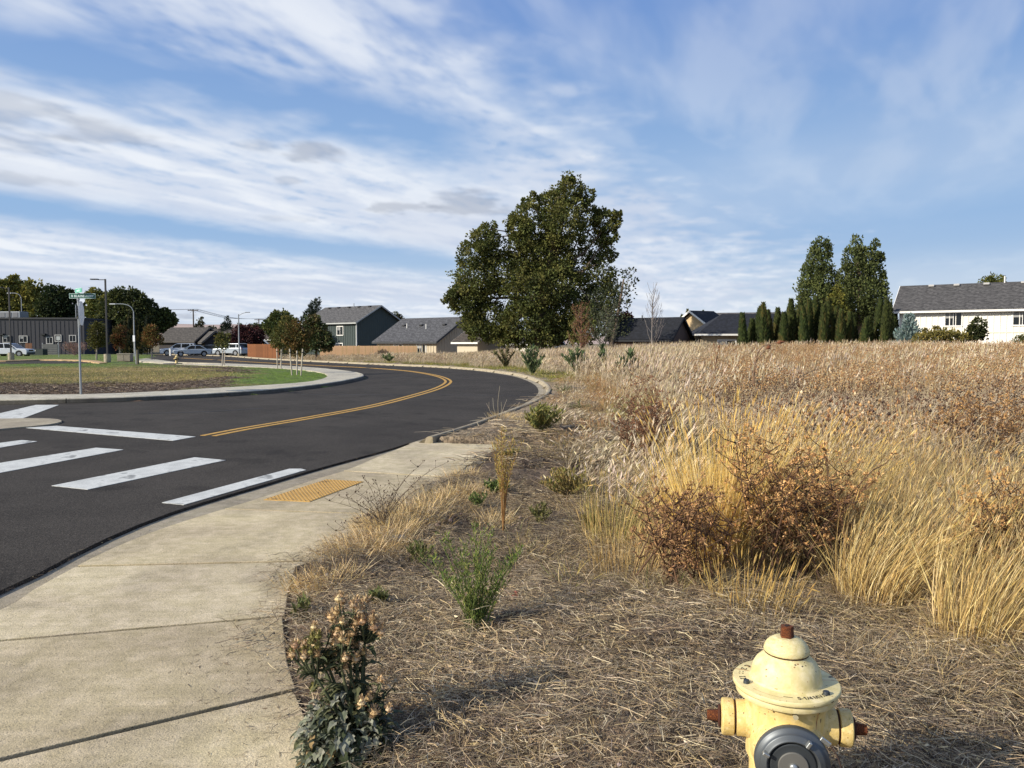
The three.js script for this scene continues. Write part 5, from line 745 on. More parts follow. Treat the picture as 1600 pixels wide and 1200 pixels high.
const sedan = (paint, extra = {}) => ({ L: 4.7, W: 1.82, paint, wheel: 0.33, front: 1.42, rear: -1.38, light: 0.68, mirror: [0.62, 0.98], hood: [[2.35, 0.66], [2.2, 0.8], [0.95, 0.93], [-1.6, 0.98], [-2.28, 0.94], [-2.35, 0.7]], cabin: [[1.05, 0.9], [0.25, 1.4], [-0.95, 1.42], [-1.75, 0.95]], roof: [[0.24, 1.38], [0.16, 1.44], [-0.9, 1.46], [-1.0, 1.38]], pillars: [[1.0, 0.92, 0.22, 1.4], [-0.3, 0.92, -0.35, 1.42, 0.09], [-1.65, 0.95, -0.95, 1.42, 0.12]], ...extra });
const pickup = (paint) => ({ L: 5.7, W: 2.0, paint, wheel: 0.41, front: 1.85, rear: -1.75, light: 0.98, mirror: [0.95, 1.3], hood: [[2.85, 0.95], [2.75, 1.14], [1.2, 1.22], [-2.8, 1.22], [-2.85, 0.9]], cabin: [[1.35, 1.2], [0.65, 1.84], [-1.95, 1.88], [-2.7, 1.22]], roof: [[0.62, 1.82], [0.55, 1.9], [-1.9, 1.93], [-2.15, 1.88], [-2.15, 1.82]], pillars: [[1.3, 1.22, 0.6, 1.84], [-0.2, 1.22, -0.25, 1.86, 0.1], [-1.3, 1.22, -1.35, 1.86, 0.14], [-2.6, 1.22, -2.05, 1.86, 0.2]] });
const onG = (p, D) => [X(p, D), 0.0, -D];
car('parked_suv', 'white crossover at the left edge in front of the office', 'SUV', [X(17, 97), 0.02, -97], R(4), suv(C(205, 208, 212)));
car('parked_suv', 'big white SUV facing left before the dark low house', 'SUV', onG(280, 107), R(196), { ...suv(C(200, 205, 210)) });
car('parked_sedan', 'silver hatchback parked in front of the white SUV', 'sedan', onG(300, 100), R(206), sedan(C(176, 184, 188), { L: 4.3 }));
car('parked_sedan', 'black sedan parked before the brown house', 'sedan', onG(327, 110), R(178), sedan(C(26, 28, 32)));
car('parked_suv', 'silver SUV parked left of the straight street lamp', 'SUV', onG(361, 106), R(162), suv(C(168, 176, 182)));
car('parked_suv', 'white car half hidden right of the straight street lamp', 'SUV', onG(381, 112), R(150), sedan(C(214, 218, 220)));
car('parked_pickup', 'silver pickup whose roof shows over the orange cedar fence', 'pickup', [X(405, 112), 0.35, -112], R(8), pickup(C(170, 174, 176)));
// ---------------------------------------------------------------- grasses and litter that nobody could count
function tuft(seed, o) {   // a clump of ribbons: n blades, h height, rad base radius, out spread, lean towards +x, w width
  const r = rng(seed), mb = new MB(), seg = o.seg ?? 3;
  for (let k = 0; k < o.n; k++) {
    const a = r() * 6.2832, b = Math.sqrt(r()) * o.rad, h = o.h * (1 - (o.hv ?? 0.35) * r()), stray = r() < 0.16 ? 2.6 : 1, out = (o.out ?? 0.25) * (0.3 + r()) * stray, lean = (o.lean ?? 0.2) * (0.5 + r()) * (stray > 1 ? r() * 2 - 0.6 : 1), lz = (o.leanZ ?? 0) * (0.5 + r());
    const a2 = a + (r() - 0.5) * 1.4, pts = [[Math.cos(a) * b, -0.03, Math.sin(a) * b]], col = vary(r, pick(r, o.cols), 0.25), kink = r() < (o.kink ?? 0) ? 0.4 + r() * 0.5 : 9; let dx = Math.cos(a2) * out, dz = Math.sin(a2) * out, dy = 1, p = pts[0];
    for (let s = 1; s <= seg; s++) { dx += (Math.cos(a2) * out * 0.5 + lean) * (s > 1 ? 1 : 0.5); dz += (Math.sin(a2) * out * 0.5 + lz) * (s > 1 ? 1 : 0.5); if (s / seg > kink) { dy = -0.3; dx += 0.4; } const l = Math.hypot(dx, dy, dz), st = h / seg; p = [p[0] + (dx / l) * st, p[1] + (dy / l) * st, p[2] + (dz / l) * st]; pts.push(p); }
    const sa = r() * 6.2832, w = o.w * (0.7 + r() * 0.6); mb.blade(pts, w, w * 0.25, [Math.cos(sa), 0, Math.sin(sa)], col);
    if (o.head && r() < o.head.share) { const q = pts[seg], e = pts[seg - 1], d = norm([q[0] - e[0], q[1] - e[1], q[2] - e[2]]), hc = vary(r, pick(r, o.head.cols), 0.3);
      if (o.head.kind === 'plume') { const L = o.head.len * (0.6 + r() * 0.6), s2 = norm(cross(d, [Math.cos(sa), 0.1, Math.sin(sa)])); for (const sd of [s2, [Math.cos(sa), 0, Math.sin(sa)]]) mb.leaf(q[0] - d[0] * L * 0.4, q[1] - d[1] * L * 0.4, q[2] - d[2] * L * 0.4, d, sd, L, o.head.r * 2, hc, 0); }
      else for (let j = 0; j < o.head.many; j++) { const t = j / Math.max(1, o.head.many), bx = lerp(q[0], e[0], t) + (r() - 0.5) * o.head.span, by = lerp(q[1], e[1], t) + (r() - 0.5) * o.head.span * 0.7, bz = lerp(q[2], e[2], t) + (r() - 0.5) * o.head.span; mb.bud(bx, by, bz, o.head.r * (0.7 + r() * 0.6), o.head.r * 2.2, j ? vary(r, pick(r, o.head.cols), 0.3) : hc, 4); } }
    if (o.twig && r() < o.twig) for (let j = 0; j < 3; j++) { const q = pts[1 + Math.floor(r() * (seg - 1))], an = r() * 6.28, L = o.h * 0.22 * (0.5 + r()); mb.blade([q, [q[0] + Math.cos(an) * L * 0.6, q[1] + L * 0.7, q[2] + Math.sin(an) * L * 0.6]], w * 0.7, w * 0.3, [Math.sin(an), 0, -Math.cos(an)], col); if (o.head) mb.bud(q[0] + Math.cos(an) * L * 0.6, q[1] + L * 0.68, q[2] + Math.sin(an) * L * 0.6, o.head.r * 0.9, o.head.r * 2, vary(r, pick(r, o.head.cols), 0.3), 4); }
  }
  return mb.geo();
}
function litterPatch(seed, n, rad, len, w, cols, up = 0.22, flake = 0) {
  const r = rng(seed), mb = new MB();
  for (let k = 0; k < n; k++) {
    const a = r() * 6.2832, b = Math.sqrt(r()) * rad, an = r() * 6.2832, tl = (r() - 0.35) * up * 2, L = len * (0.3 + r()), x = Math.cos(a) * b, z = Math.sin(a) * b, y = 0.004 + r() * r() * 0.055, cv = (r() - 0.5) * 0.9, d = [Math.cos(an), tl, Math.sin(an)], d2 = [Math.cos(an + cv), tl * 0.3 - 0.05, Math.sin(an + cv)];
    const p1 = [x + d[0] * L * 0.5, Math.max(0.004, y + d[1] * L * 0.5), z + d[2] * L * 0.5], p2 = [p1[0] + d2[0] * L * 0.5, Math.max(0.003, p1[1] + d2[1] * L * 0.5), p1[2] + d2[2] * L * 0.5];
    const s = norm([-d[2], (r() - 0.5) * 1.4, d[0]]), ww = w * (0.6 + r() * 0.8); if (flake && r() < flake) { const fd = norm([d[0], tl * 0.6, d[2]]); mb.leaf(x, y * 0.6, z, fd, norm([s[0], s[1] * 0.5, s[2]]), 0.014 + r() * 0.022, 0.006 + r() * 0.009, vary(r, pick(r, cols), 0.35), 0.2); continue; } mb.blade([[x, y, z], p1, p2], ww, ww * 0.5, s, vary(r, pick(r, cols), 0.3));
  }
  return mb.geo();
}
function cover(name, label, mat, kinds, category) {   // kinds: [geometry, [[x, y, z, turn, scale, heightScale, tint]]]
  const g = new THREE.Group(); g.name = name; scene.add(g); tag(g, label, category, null, 'stuff');
  const m = new THREE.Matrix4(), q = new THREE.Quaternion(), c = new THREE.Color(), up = V(0, 1, 0); let total = 0;
  kinds.forEach(([geo, list], i) => { if (!list.length) return; const im = new THREE.InstancedMesh(geo, mat, list.length); im.name = 'tuft'; im.userData.kind = 'stuff'; im.castShadow = im.receiveShadow = true; list.forEach((p, k) => { q.setFromAxisAngle(up, p[3]); m.compose(V(p[0], p[1], p[2]), q, V(p[4], p[4] * p[5], p[4])); im.setMatrixAt(k, m); c.setRGB(p[6][0], p[6][1], p[6][2]); im.setColorAt(k, c); }); g.add(im); total += list.length; });
  return total;
}
const tint = (r, a = 0.18) => { const k = 1 + (r() - 0.5) * 2 * a; return [k, k * (1 + (r() - 0.5) * 0.06), k * (1 + (r() - 0.5) * 0.12)]; };
const strawC = [C(196, 174, 126), C(176, 152, 106), C(208, 188, 142), C(154, 130, 90), C(128, 106, 76)], goldC = [C(204, 182, 130), C(188, 164, 112), C(214, 194, 148), C(170, 146, 100), C(150, 126, 84)], greyC = [C(200, 180, 148), C(182, 162, 130), C(212, 194, 162), C(158, 140, 114), C(134, 116, 94)], pinkC = [C(206, 190, 160), C(186, 168, 136), C(216, 202, 174), C(160, 142, 116)], weedC = [C(180, 156, 118), C(158, 134, 100), C(194, 170, 132), C(138, 116, 90)], headC = [C(78, 56, 40), C(96, 66, 42), C(62, 46, 36)], rustC = [C(166, 126, 80), C(142, 106, 68), C(182, 146, 96)], greenC = [C(112, 124, 58), C(96, 112, 50), C(132, 134, 68)], yelGreenC = [C(172, 156, 78), C(150, 142, 66), C(188, 168, 92)];
const litC = [C(176, 158, 132), C(150, 132, 108), C(122, 104, 86), C(208, 190, 160), C(96, 82, 66), C(166, 142, 106), C(76, 64, 52), C(190, 166, 126)];
{
  const r = rng(2024), four = (f) => [0, 1, 2, 3].map(f), lists = (n) => Array.from({ length: n }, () => []);
  // geometries
  const gGold = four((i) => tuft(10 + i, { n: 56, h: 0.7, hv: 0.7, rad: 0.15, out: 0.26, lean: 0.13, leanZ: -0.03, w: 0.0042, cols: goldC, kink: 0.1, head: { share: 0.5, kind: 'plume', len: 0.08, r: 0.0032, cols: goldC } }));
  const gStraw = four((i) => tuft(20 + i, { n: 60, h: 0.5, hv: 0.6, rad: 0.2, out: 0.34, lean: 0.12, w: 0.005, cols: strawC, kink: 0.15 }));
  const gGrey = four((i) => tuft(30 + i, { n: 46, h: 1.0, hv: 0.4, rad: 0.22, out: 0.14, lean: 0.5, leanZ: -0.06, w: 0.0062, cols: greyC, seg: 4, kink: 0.08, head: { share: 0.3, kind: 'plume', len: 0.1, r: 0.005, cols: greyC } }));
  const gPink = four((i) => tuft(40 + i, { n: 44, h: 1.02, hv: 0.35, rad: 0.3, out: 0.12, lean: 0.2, w: 0.011, cols: pinkC, head: { share: 0.8, kind: 'plume', len: 0.24, r: 0.016, cols: pinkC } }));
  const gWeed = four((i) => tuft(50 + i, { n: 17, h: 1.0, hv: 0.3, rad: 0.26, out: 0.12, lean: 0.08, w: 0.012, cols: weedC, twig: 0.9, head: { share: 0.8, many: 4, span: 0.1, r: 0.017, cols: [headC[1], ...rustC, ...weedC, ...rustC] } }));
  const gDark = four((i) => tuft(60 + i, { n: 22, h: 0.92, hv: 0.35, rad: 0.3, out: 0.14, lean: 0.2, w: 0.009, cols: greyC, twig: 0.3, head: { share: 0.4, many: 2, span: 0.08, r: 0.017, cols: [...headC, headC[1]] } }));
  const gGreen = four((i) => tuft(70 + i, { n: 60, h: 0.42, hv: 0.5, rad: 0.28, out: 0.4, lean: 0.05, w: 0.012, cols: [...greenC, ...yelGreenC] }));
  const gOlive = four((i) => tuft(75 + i, { n: 50, h: 0.6, hv: 0.5, rad: 0.22, out: 0.25, lean: 0.1, w: 0.006, cols: [...yelGreenC, ...strawC, ...greenC] }));
  const gRust = four((i) => tuft(80 + i, { n: 22, h: 0.7, hv: 0.4, rad: 0.2, out: 0.3, lean: 0.05, w: 0.007, cols: rustC, twig: 0.9, head: { share: 0.8, many: 4, span: 0.09, r: 0.012, cols: rustC } }));
  const L = { gold: lists(4), straw: lists(4), grey: lists(4), pink: lists(4), weed: lists(4), dark: lists(4), green: lists(4), olive: lists(4), rust: lists(4) };
  const put = (kind, x, d, s, hs, t, spin = 0.5) => L[kind][Math.floor(r() * 4)].push([x, groundY(x, d) - 0.01, -d, (r() - 0.5) * 2 * spin, s, hs, t]);
  for (let d = 3.2; d < 86; ) {
    const sp = d < 7 ? 0.145 : d < 12 ? 0.19 : d < 20 ? 0.3 : d < 40 ? 0.42 : 0.52, x0 = Math.max(-34, -d * 0.45), x1 = d * 0.70 + 1.0;
    for (let x = x0; x < x1; x += sp) {
      const xx = x + (r() - 0.5) * sp, dd = d + (r() - 0.5) * sp;
      if (!inside(TALL, xx, dd)) { if (dd < 14 && zoneOf(xx, dd) === 0) { const bd0 = distTo(TALL.slice(0, 29), xx, dd); if (bd0 < 0.9 && r() < 0.42 * (1 - bd0 / 0.9)) put(r() < 0.85 ? 'straw' : 'olive', xx, dd, 0.8, lerp(0.5, 0.28, bd0 / 0.9) * (0.7 + 0.6 * r()), tint(r), 3); } continue; }
      const z = zoneOf(xx, dd); if (z !== 0) continue; const ratio = xx / dd; if (dd > 60 && ratio > 0.0) continue;
      const n = fbm(xx * 0.55 + 8, dd * 0.55 + 3, 3), m = fbm(xx * 0.22 + 80, dd * 0.3 + 33, 3), e = edgeDist(xx, dd), bd = distTo(TALL.slice(0, 29), xx, dd), rim = sstep(0, dd > 9 ? 2.6 : 1.1, bd), hs = lerp(0.45, 1, rim) * (0.8 + r() * 0.4), t = tint(r), big = 1 + 0.12 * sstep(12, 40, dd), q = r();
      if (e < 0.6) continue;
      const nearEnd = 6.6 + (m - 0.5) * 6 + (n - 0.5) * 3 - Math.max(0, ratio - 0.3) * 1.5;
      if (dd < nearEnd) {
        if (rim < 0.5) put(q < 0.8 ? 'straw' : 'gold', xx, dd, 0.9, hs * 0.7, t, 3);
        else if (n > 0.55) { if (q < 0.6) put('gold', xx, dd, 1.05, hs * (0.9 + 1.2 * (n - 0.5)), t, 0.8); } else if (n > 0.49) { if (q < 0.8) put(q < 0.3 ? 'gold' : q < 0.6 ? 'straw' : 'grey', xx, dd, 1, hs * 0.8, t, 1.2); } else if (q < 0.42) put(q < 0.1 ? 'rust' : q < 0.25 ? 'olive' : q < 0.35 ? 'grey' : 'straw', xx, dd, 0.9, hs * 0.6, t, 3);
      } else if (ratio < 0.22 + (m - 0.5) * 0.2 - 0.09 * sstep(18, 30, dd) && dd < 32 && ratio > -0.08) {   // mixed weeds left of the dry field, by the bend
        const gr = sstep(0.5, 0.62, m); if (bd < 1.2 && q < 0.5) put('straw', xx, dd, 1, hs * 0.6, t, 3); else if (q < 0.25 + gr * 0.3) put('olive', xx, dd, 1.0, hs * 0.9, t, 3); else if (q < 0.6) put(n > 0.52 ? 'rust' : 'straw', xx, dd, 1.0, hs * 0.9, t, 3); else if (q < 0.78) put(q < 0.68 ? 'gold' : 'pink', xx, dd, 0.8, hs * 0.75, t, 1);
      } else if (dd < 11.5 + (m - 0.5) * 7) { if (n > 0.4 || q < 0.5) put(n > 0.57 && q < 0.4 ? 'gold' : q < 0.62 ? 'grey' : q < 0.72 ? 'straw' : q < 0.76 ? 'rust' : q < 0.84 ? 'weed' : 'dark', xx, dd, 1, hs * lerp(0.35, 1.25, sstep(0.3, 0.7, n)), t); }
      else if (ratio > 0.23 + (m - 0.5) * 0.16) { const far = sstep(13, 26, dd + (n - 0.5) * 16 + (m - 0.5) * 10); put(q < 0.22 ? 'grey' : r() < far ? (q < 0.34 ? 'pink' : 'weed') : q < 0.5 ? 'grey' : 'dark', xx, dd, big, hs * lerp(0.7, 1.02, n), t, 1.5); if (q > 0.45 && dd < 30) put('grey', xx, dd, 1.05, hs * 0.8, t, 0.6); }
      else if (e < 4.5 && ratio < 0.09) { const f = sstep(1.2, 4.2, e + (n - 0.5) * 2); put(r() > f ? 'green' : q < 0.3 ? 'olive' : 'pink', xx, dd, 1.1, hs * lerp(0.65, 0.72, f), t, 1); }
      else put(q < 0.88 ? 'pink' : q < 0.94 ? 'weed' : 'rust', xx, dd, big, hs * lerp(0.62, 0.95, sstep(-0.12, 0.1, ratio)), t, 0.7);
    }
    d += sp;
  }
  const cnt = {};
  cnt.gold = cover('golden_grass', 'tall golden dry grass standing in tufts across the near field', M.grass, gGold.map((g, i) => [g, L.gold[i]]));
  cnt.straw = cover('straw_grass', 'short pale straw grass along the rim of the tall growth', M.grass, gStraw.map((g, i) => [g, L.straw[i]]));
  cnt.grey = cover('grey_grass', 'long grey dry grass combed over to the right in the middle of the field', M.grass, gGrey.map((g, i) => [g, L.grey[i]]));
  cnt.pink = cover('pale_grass', 'pale pinkish dry grass far off along the bend and the fence', M.grass, gPink.map((g, i) => [g, L.pink[i]]));
  cnt.weed = cover('brown_weeds', 'brown seed heavy weeds filling the far right of the field', M.plant, gWeed.map((g, i) => [g, L.weed[i]]));
  cnt.dark = cover('seedhead_weeds', 'dry weeds with dark round seed heads in the middle right of the field', M.plant, gDark.map((g, i) => [g, L.dark[i]]));
  cnt.green = cover('green_verge_grass', 'low green and yellow grass along the outer kerb of the bend', M.grass, gGreen.map((g, i) => [g, L.green[i]]));
  cnt.olive = cover('olive_grass', 'yellow green half dried grass between the weeds', M.grass, gOlive.map((g, i) => [g, L.olive[i]]));
  cnt.rust = cover('rusty_weeds', 'rust brown dried weeds scattered through the field', M.plant, gRust.map((g, i) => [g, L.rust[i]]));
  // litter on the mown ground
  const pat = four((i) => litterPatch(100 + i, 430, 0.34, i % 2 ? 0.07 : 0.12, 0.0022, litC, 0.22, 0.07)), patC = four((i) => litterPatch(110 + i, 90, 0.5, 0.3, 0.009, litC)), stub = four((i) => tuft(120 + i, { n: 26, h: 0.11, hv: 0.7, rad: 0.12, out: 0.55, lean: 0.05, w: 0.004, cols: [C(190, 166, 122), C(166, 142, 104), C(206, 184, 144)], seg: 2 }));
  const PL = lists(4), CL = lists(4), SL = lists(4);
  for (let d = 1.6; d < 32; ) { const sp = d < 9 ? 0.17 : 0.36, x0 = Math.max(-4, -d * 0.5), x1 = d * 0.7 + 0.6;
    for (let x = x0; x < x1; x += sp) { const xx = x + (r() - 0.5) * sp, dd = d + (r() - 0.5) * sp; if (zoneOf(xx, dd) !== 0) continue; const b = dd < 14 ? distTo(BACK, xx, dd) : 9, e = dd > 9 ? edgeDist(xx, dd) : 9; if (b < 0.09 + r() * 0.14 || e < 0.6 || (dd > 14 && e > 0.8 && e < 2.0 + xx * 0.1 && r() < 0.8)) continue; if (inside(TALL, xx, dd) && distTo(TALL.slice(0, 29), xx, dd) > 1.2 && r() < 0.5) continue; if (dd > 11 && e < 2 && r() < 0.6) continue;
      const n = fbm(xx * 1.3 + 60, dd * 1.3 + 20, 3), k = lerp(0.38, 1.02, sstep(0.25, 0.75, n)) * (0.8 + 0.4 * r()), t = [k, k * 0.99, k * lerp(0.98, 0.9, n)], y = groundY(xx, dd);
      if (n < 0.42 && r() < 0.6) continue;
      (dd < 9 ? PL : CL)[Math.floor(r() * 4)].push([xx, y, -dd, r() * 6.28, 0.8 + r() * 0.5, 0.6 + r() * 1.0, t]);
      if (dd < 9 && r() < (n > 0.5 ? 0.5 : 0.16)) SL[Math.floor(r() * 4)].push([xx, y, -dd, r() * 6.28, 0.7 + r() * 0.9, 0.6 + r() * 0.9, tint(r)]); }
    d += sp; }
  cover('dead_litter', 'matted grey brown dead straw covering the mown ground', M.plant, [...pat.map((g, i) => [g, PL[i]]), ...patC.map((g, i) => [g, CL[i]])]);
  const crumb = four((i) => { const q = rng(190 + i), mb = new MB(); for (let k = 0; k < 60; k++) { const a = q() * 6.28, b = Math.sqrt(q()) * 0.35, R0 = 0.004 + q() * q() * 0.016; mb.bud(Math.cos(a) * b, -R0 * 0.5, Math.sin(a) * b, R0, R0 * 1.7, vary(q, pick(q, [C(96, 80, 66), C(78, 64, 54), C(120, 104, 88), C(146, 132, 114)]), 0.25), 5, [q() - 0.5, 1, q() - 0.5]); } return mb.geo(); }), KL = lists(4);
  for (let k = 0; k < 900; k++) { const dd = 1.8 + r() * 11, xx = lerp(-2, dd * 0.7 + 0.5, r()); if (zoneOf(xx, dd) !== 0 || distTo(BACK, xx, dd) < 0.35) continue; const n = fbm(xx * 1.3 + 60, dd * 1.3 + 20, 3); if (n > 0.5) continue; KL[Math.floor(r() * 4)].push([xx, groundY(xx, dd), -dd, r() * 6.28, 0.7 + r() * 0.7, 1, tint(r)]); }
  cover('soil_crumbs', 'small clods and crumbs of bare soil between the dead straw', M.plant, crumb.map((g, i) => [g, KL[i]]));
  cover('grass_stubble', 'short bristly dry stubble scattered over the mown ground', M.grass, stub.map((g, i) => [g, SL[i]]));
  // grit and blown straw in the gutters and along the pavement edge
  const grit = four((i) => litterPatch(170 + i, 26, 0.3, 0.05, 0.004, [C(120, 100, 76), C(92, 76, 60), C(168, 148, 112), C(70, 60, 50)], 0.1)), GL = lists(4);
  for (const p of JOINT) if (p[1] > 2) for (let k = 0; k < 2; k++) if (r() < 0.5) GL[Math.floor(r() * 4)].push([p[0] - 0.1 + (r() - 0.5) * 0.35, -0.01, -p[1] + (r() - 0.5) * 0.3, r() * 6.28, 0.6 + r() * 0.5, 0.3, tint(r)]);
  for (const p of EDGE) if (p[1] > 13 && p[1] < 60 && r() < 0.7) GL[Math.floor(r() * 4)].push([p[0] + 0.2, 0.0, -p[1], r() * 6.28, 0.9, 0.4, tint(r)]);
  for (const p of smooth(BACK.slice(0, 17), 0.2)) if (r() < 0.3) GL[Math.floor(r() * 4)].push([p[0] - 0.12 - r() * r() * 0.4, 0.014, -p[1], r() * 6.28, 0.6 + r() * 0.4, 0.12, tint(r)]);
  cover('gutter_grit', 'grit and blown straw lying in the gutter and along the pavement edge', M.plant, grit.map((g, i) => [g, GL[i]]));
  // pale dry grass heaped on the bank behind the pavement
  const heap = four((i) => tuft(130 + i, { n: 70, h: 0.2, hv: 0.6, rad: 0.16, out: 0.7, lean: -0.05, w: 0.005, cols: [C(222, 196, 142), C(206, 176, 118), C(232, 210, 164), C(190, 156, 100)], kink: 0.3 })), HL = lists(4);
  for (const [px0, py0, sx, sy, n] of [[560, 845, 30, 16, 40], [600, 815, 30, 16, 42], [640, 800, 34, 18, 36], [690, 780, 36, 16, 40], [735, 765, 28, 10, 20], [615, 850, 30, 14, 20], [725, 733, 14, 8, 8], [500, 900, 26, 10, 18], [760, 800, 22, 10, 10], [800, 655, 22, 8, 14]]) for (let k = 0; k < n; k++) { const g = G(px0 + (r() - 0.5) * 2 * sx, py0 + (r() - 0.5) * 2 * sy, 0.1); if (zoneOf(g[0], g[1]) !== 0 || distTo(BACK, g[0], g[1]) < 0.06) continue; HL[Math.floor(r() * 4)].push([g[0], groundY(g[0], g[1]), -g[1], r() * 6.28, 0.7 + r() * 0.6, 0.7 + r() * 0.5, tint(r)]); }
  cover('bleached_grass', 'bleached curly dry grass heaped on the bank behind the pavement', M.grass, heap.map((g, i) => [g, HL[i]]));
  // island lawn: green blades and dry tufts
  const lawnG = four((i) => tuft(140 + i, { n: 70, h: 0.075, hv: 0.5, rad: 0.3, out: 0.4, lean: 0, w: 0.012, cols: [C(112, 142, 50), C(128, 152, 60), C(98, 126, 46)], seg: 2 })), lawnD = four((i) => tuft(150 + i, { n: 60, h: 0.11, hv: 0.6, rad: 0.34, out: 0.6, lean: 0, w: 0.013, cols: [C(190, 170, 118), C(168, 148, 98), C(142, 136, 76), C(122, 126, 62)], seg: 2 })), clod = four((i) => litterPatch(160 + i, 110, 0.4, 0.13, 0.012, [C(120, 102, 84), C(96, 78, 62), C(150, 134, 114), C(80, 64, 52)], 0.35));
  const LG = lists(4), LD = lists(4), LC = lists(4);
  for (let d = 22; d < 66; ) { const sp = d < 40 ? 0.4 : 0.6; for (let x = -46; x < -5; x += sp) { const xx = x + (r() - 0.5) * sp, dd = d + (r() - 0.5) * sp; if (xx < -dd * 0.72 - 1 || !inside(ISLE_TOP, xx, dd)) continue; const q0 = distTo(ISLE_LAWN, xx, dd); if (q0 < 0.25) continue; const n = fbm(xx * 0.9 + 3, dd * 0.9 + 7, 4), m = fbm(xx * 0.25, dd * 0.25 + 50, 3), gx = Math.max(sstep(-14, -10.5, xx + (n - 0.5) * 4 + (dd - 34) * 0.34), sstep(44, 52, dd + (n - 0.5) * 8)), q = q0 + (n - 0.5) * 2, t = tint(r, 0.14), y = groundY(xx, dd);
      const it = [xx, y, -dd, r() * 6.28, 0.8 + r() * 0.5, 0.7 + r() * 0.6, t]; if (r() < gx) LG[Math.floor(r() * 4)].push(it); else if (q < 4.2 + (m - 0.5) * 2 && gx < 0.6) LC[Math.floor(r() * 4)].push(it); else LD[Math.floor(r() * 4)].push(it); } d += sp; }
  for (let k = 0; k < 900; k++) { const xx = lerp(-62, -32, r()), dd = lerp(70, 106, r()); if (!inside(VERGE, xx, dd)) continue; LG[Math.floor(r() * 4)].push([xx, 0.1, -dd, r() * 6.28, 1.3, 1, tint(r)]); }
  cover('lawn_grass', 'short green watered grass on the tip of the island', M.grass, lawnG.map((g, i) => [g, LG[i]]));
  cover('dried_lawn', 'patchy half dried grass on the island', M.grass, lawnD.map((g, i) => [g, LD[i]]));
  cover('mulch', 'brown clods and dead matter along the island pavement', M.plant, clod.map((g, i) => [g, LC[i]]));
}
// ---------------------------------------------------------------- single plants that stand out
function curve3(a, m, b, n) { const o = []; for (let k = 0; k <= n; k++) { const t = k / n, u = 1 - t; o.push([0, 1, 2].map((c) => u * u * a[c] + 2 * u * t * m[c] + t * t * b[c])); } return o; }
function lobed(mb, r, x, y, z, az, tilt, len, wid, col) {   // a wavy, lobed, curling leaf
  const s = [-Math.sin(az), 0, Math.cos(az)], n = 6; let p = [x, y, z], t = tilt, a = -1, b = -1, c = -1;
  for (let k = 0; k <= n; k++) { const f = k / n, w = wid * Math.sin(Math.PI * Math.min(1, 0.12 + f * 0.88)) * (k % 2 ? 1.15 : 0.62) * (k === n ? 0.1 : 1), up = (r() - 0.3) * wid * 0.5, d = [Math.cos(az) * Math.cos(t), Math.sin(t), Math.sin(az) * Math.cos(t)];
    const L = mb.v(p[0] - s[0] * w, p[1] + up, p[2] - s[2] * w, vary(r, col, 0.12)), Mq = mb.v(p[0], p[1] - 0.004, p[2], vary(r, col, 0.12)), Rr = mb.v(p[0] + s[0] * w, p[1] + (r() - 0.3) * wid * 0.5, p[2] + s[2] * w, vary(r, col, 0.12));
    if (k) { mb.quad(a, b, Mq, L); mb.quad(b, c, Rr, Mq); } a = L; b = Mq; c = Rr; t -= 0.22 + r() * 0.1; p = [p[0] + (d[0] * len) / n, p[1] + (d[1] * len) / n, p[2] + (d[2] * len) / n]; }
}
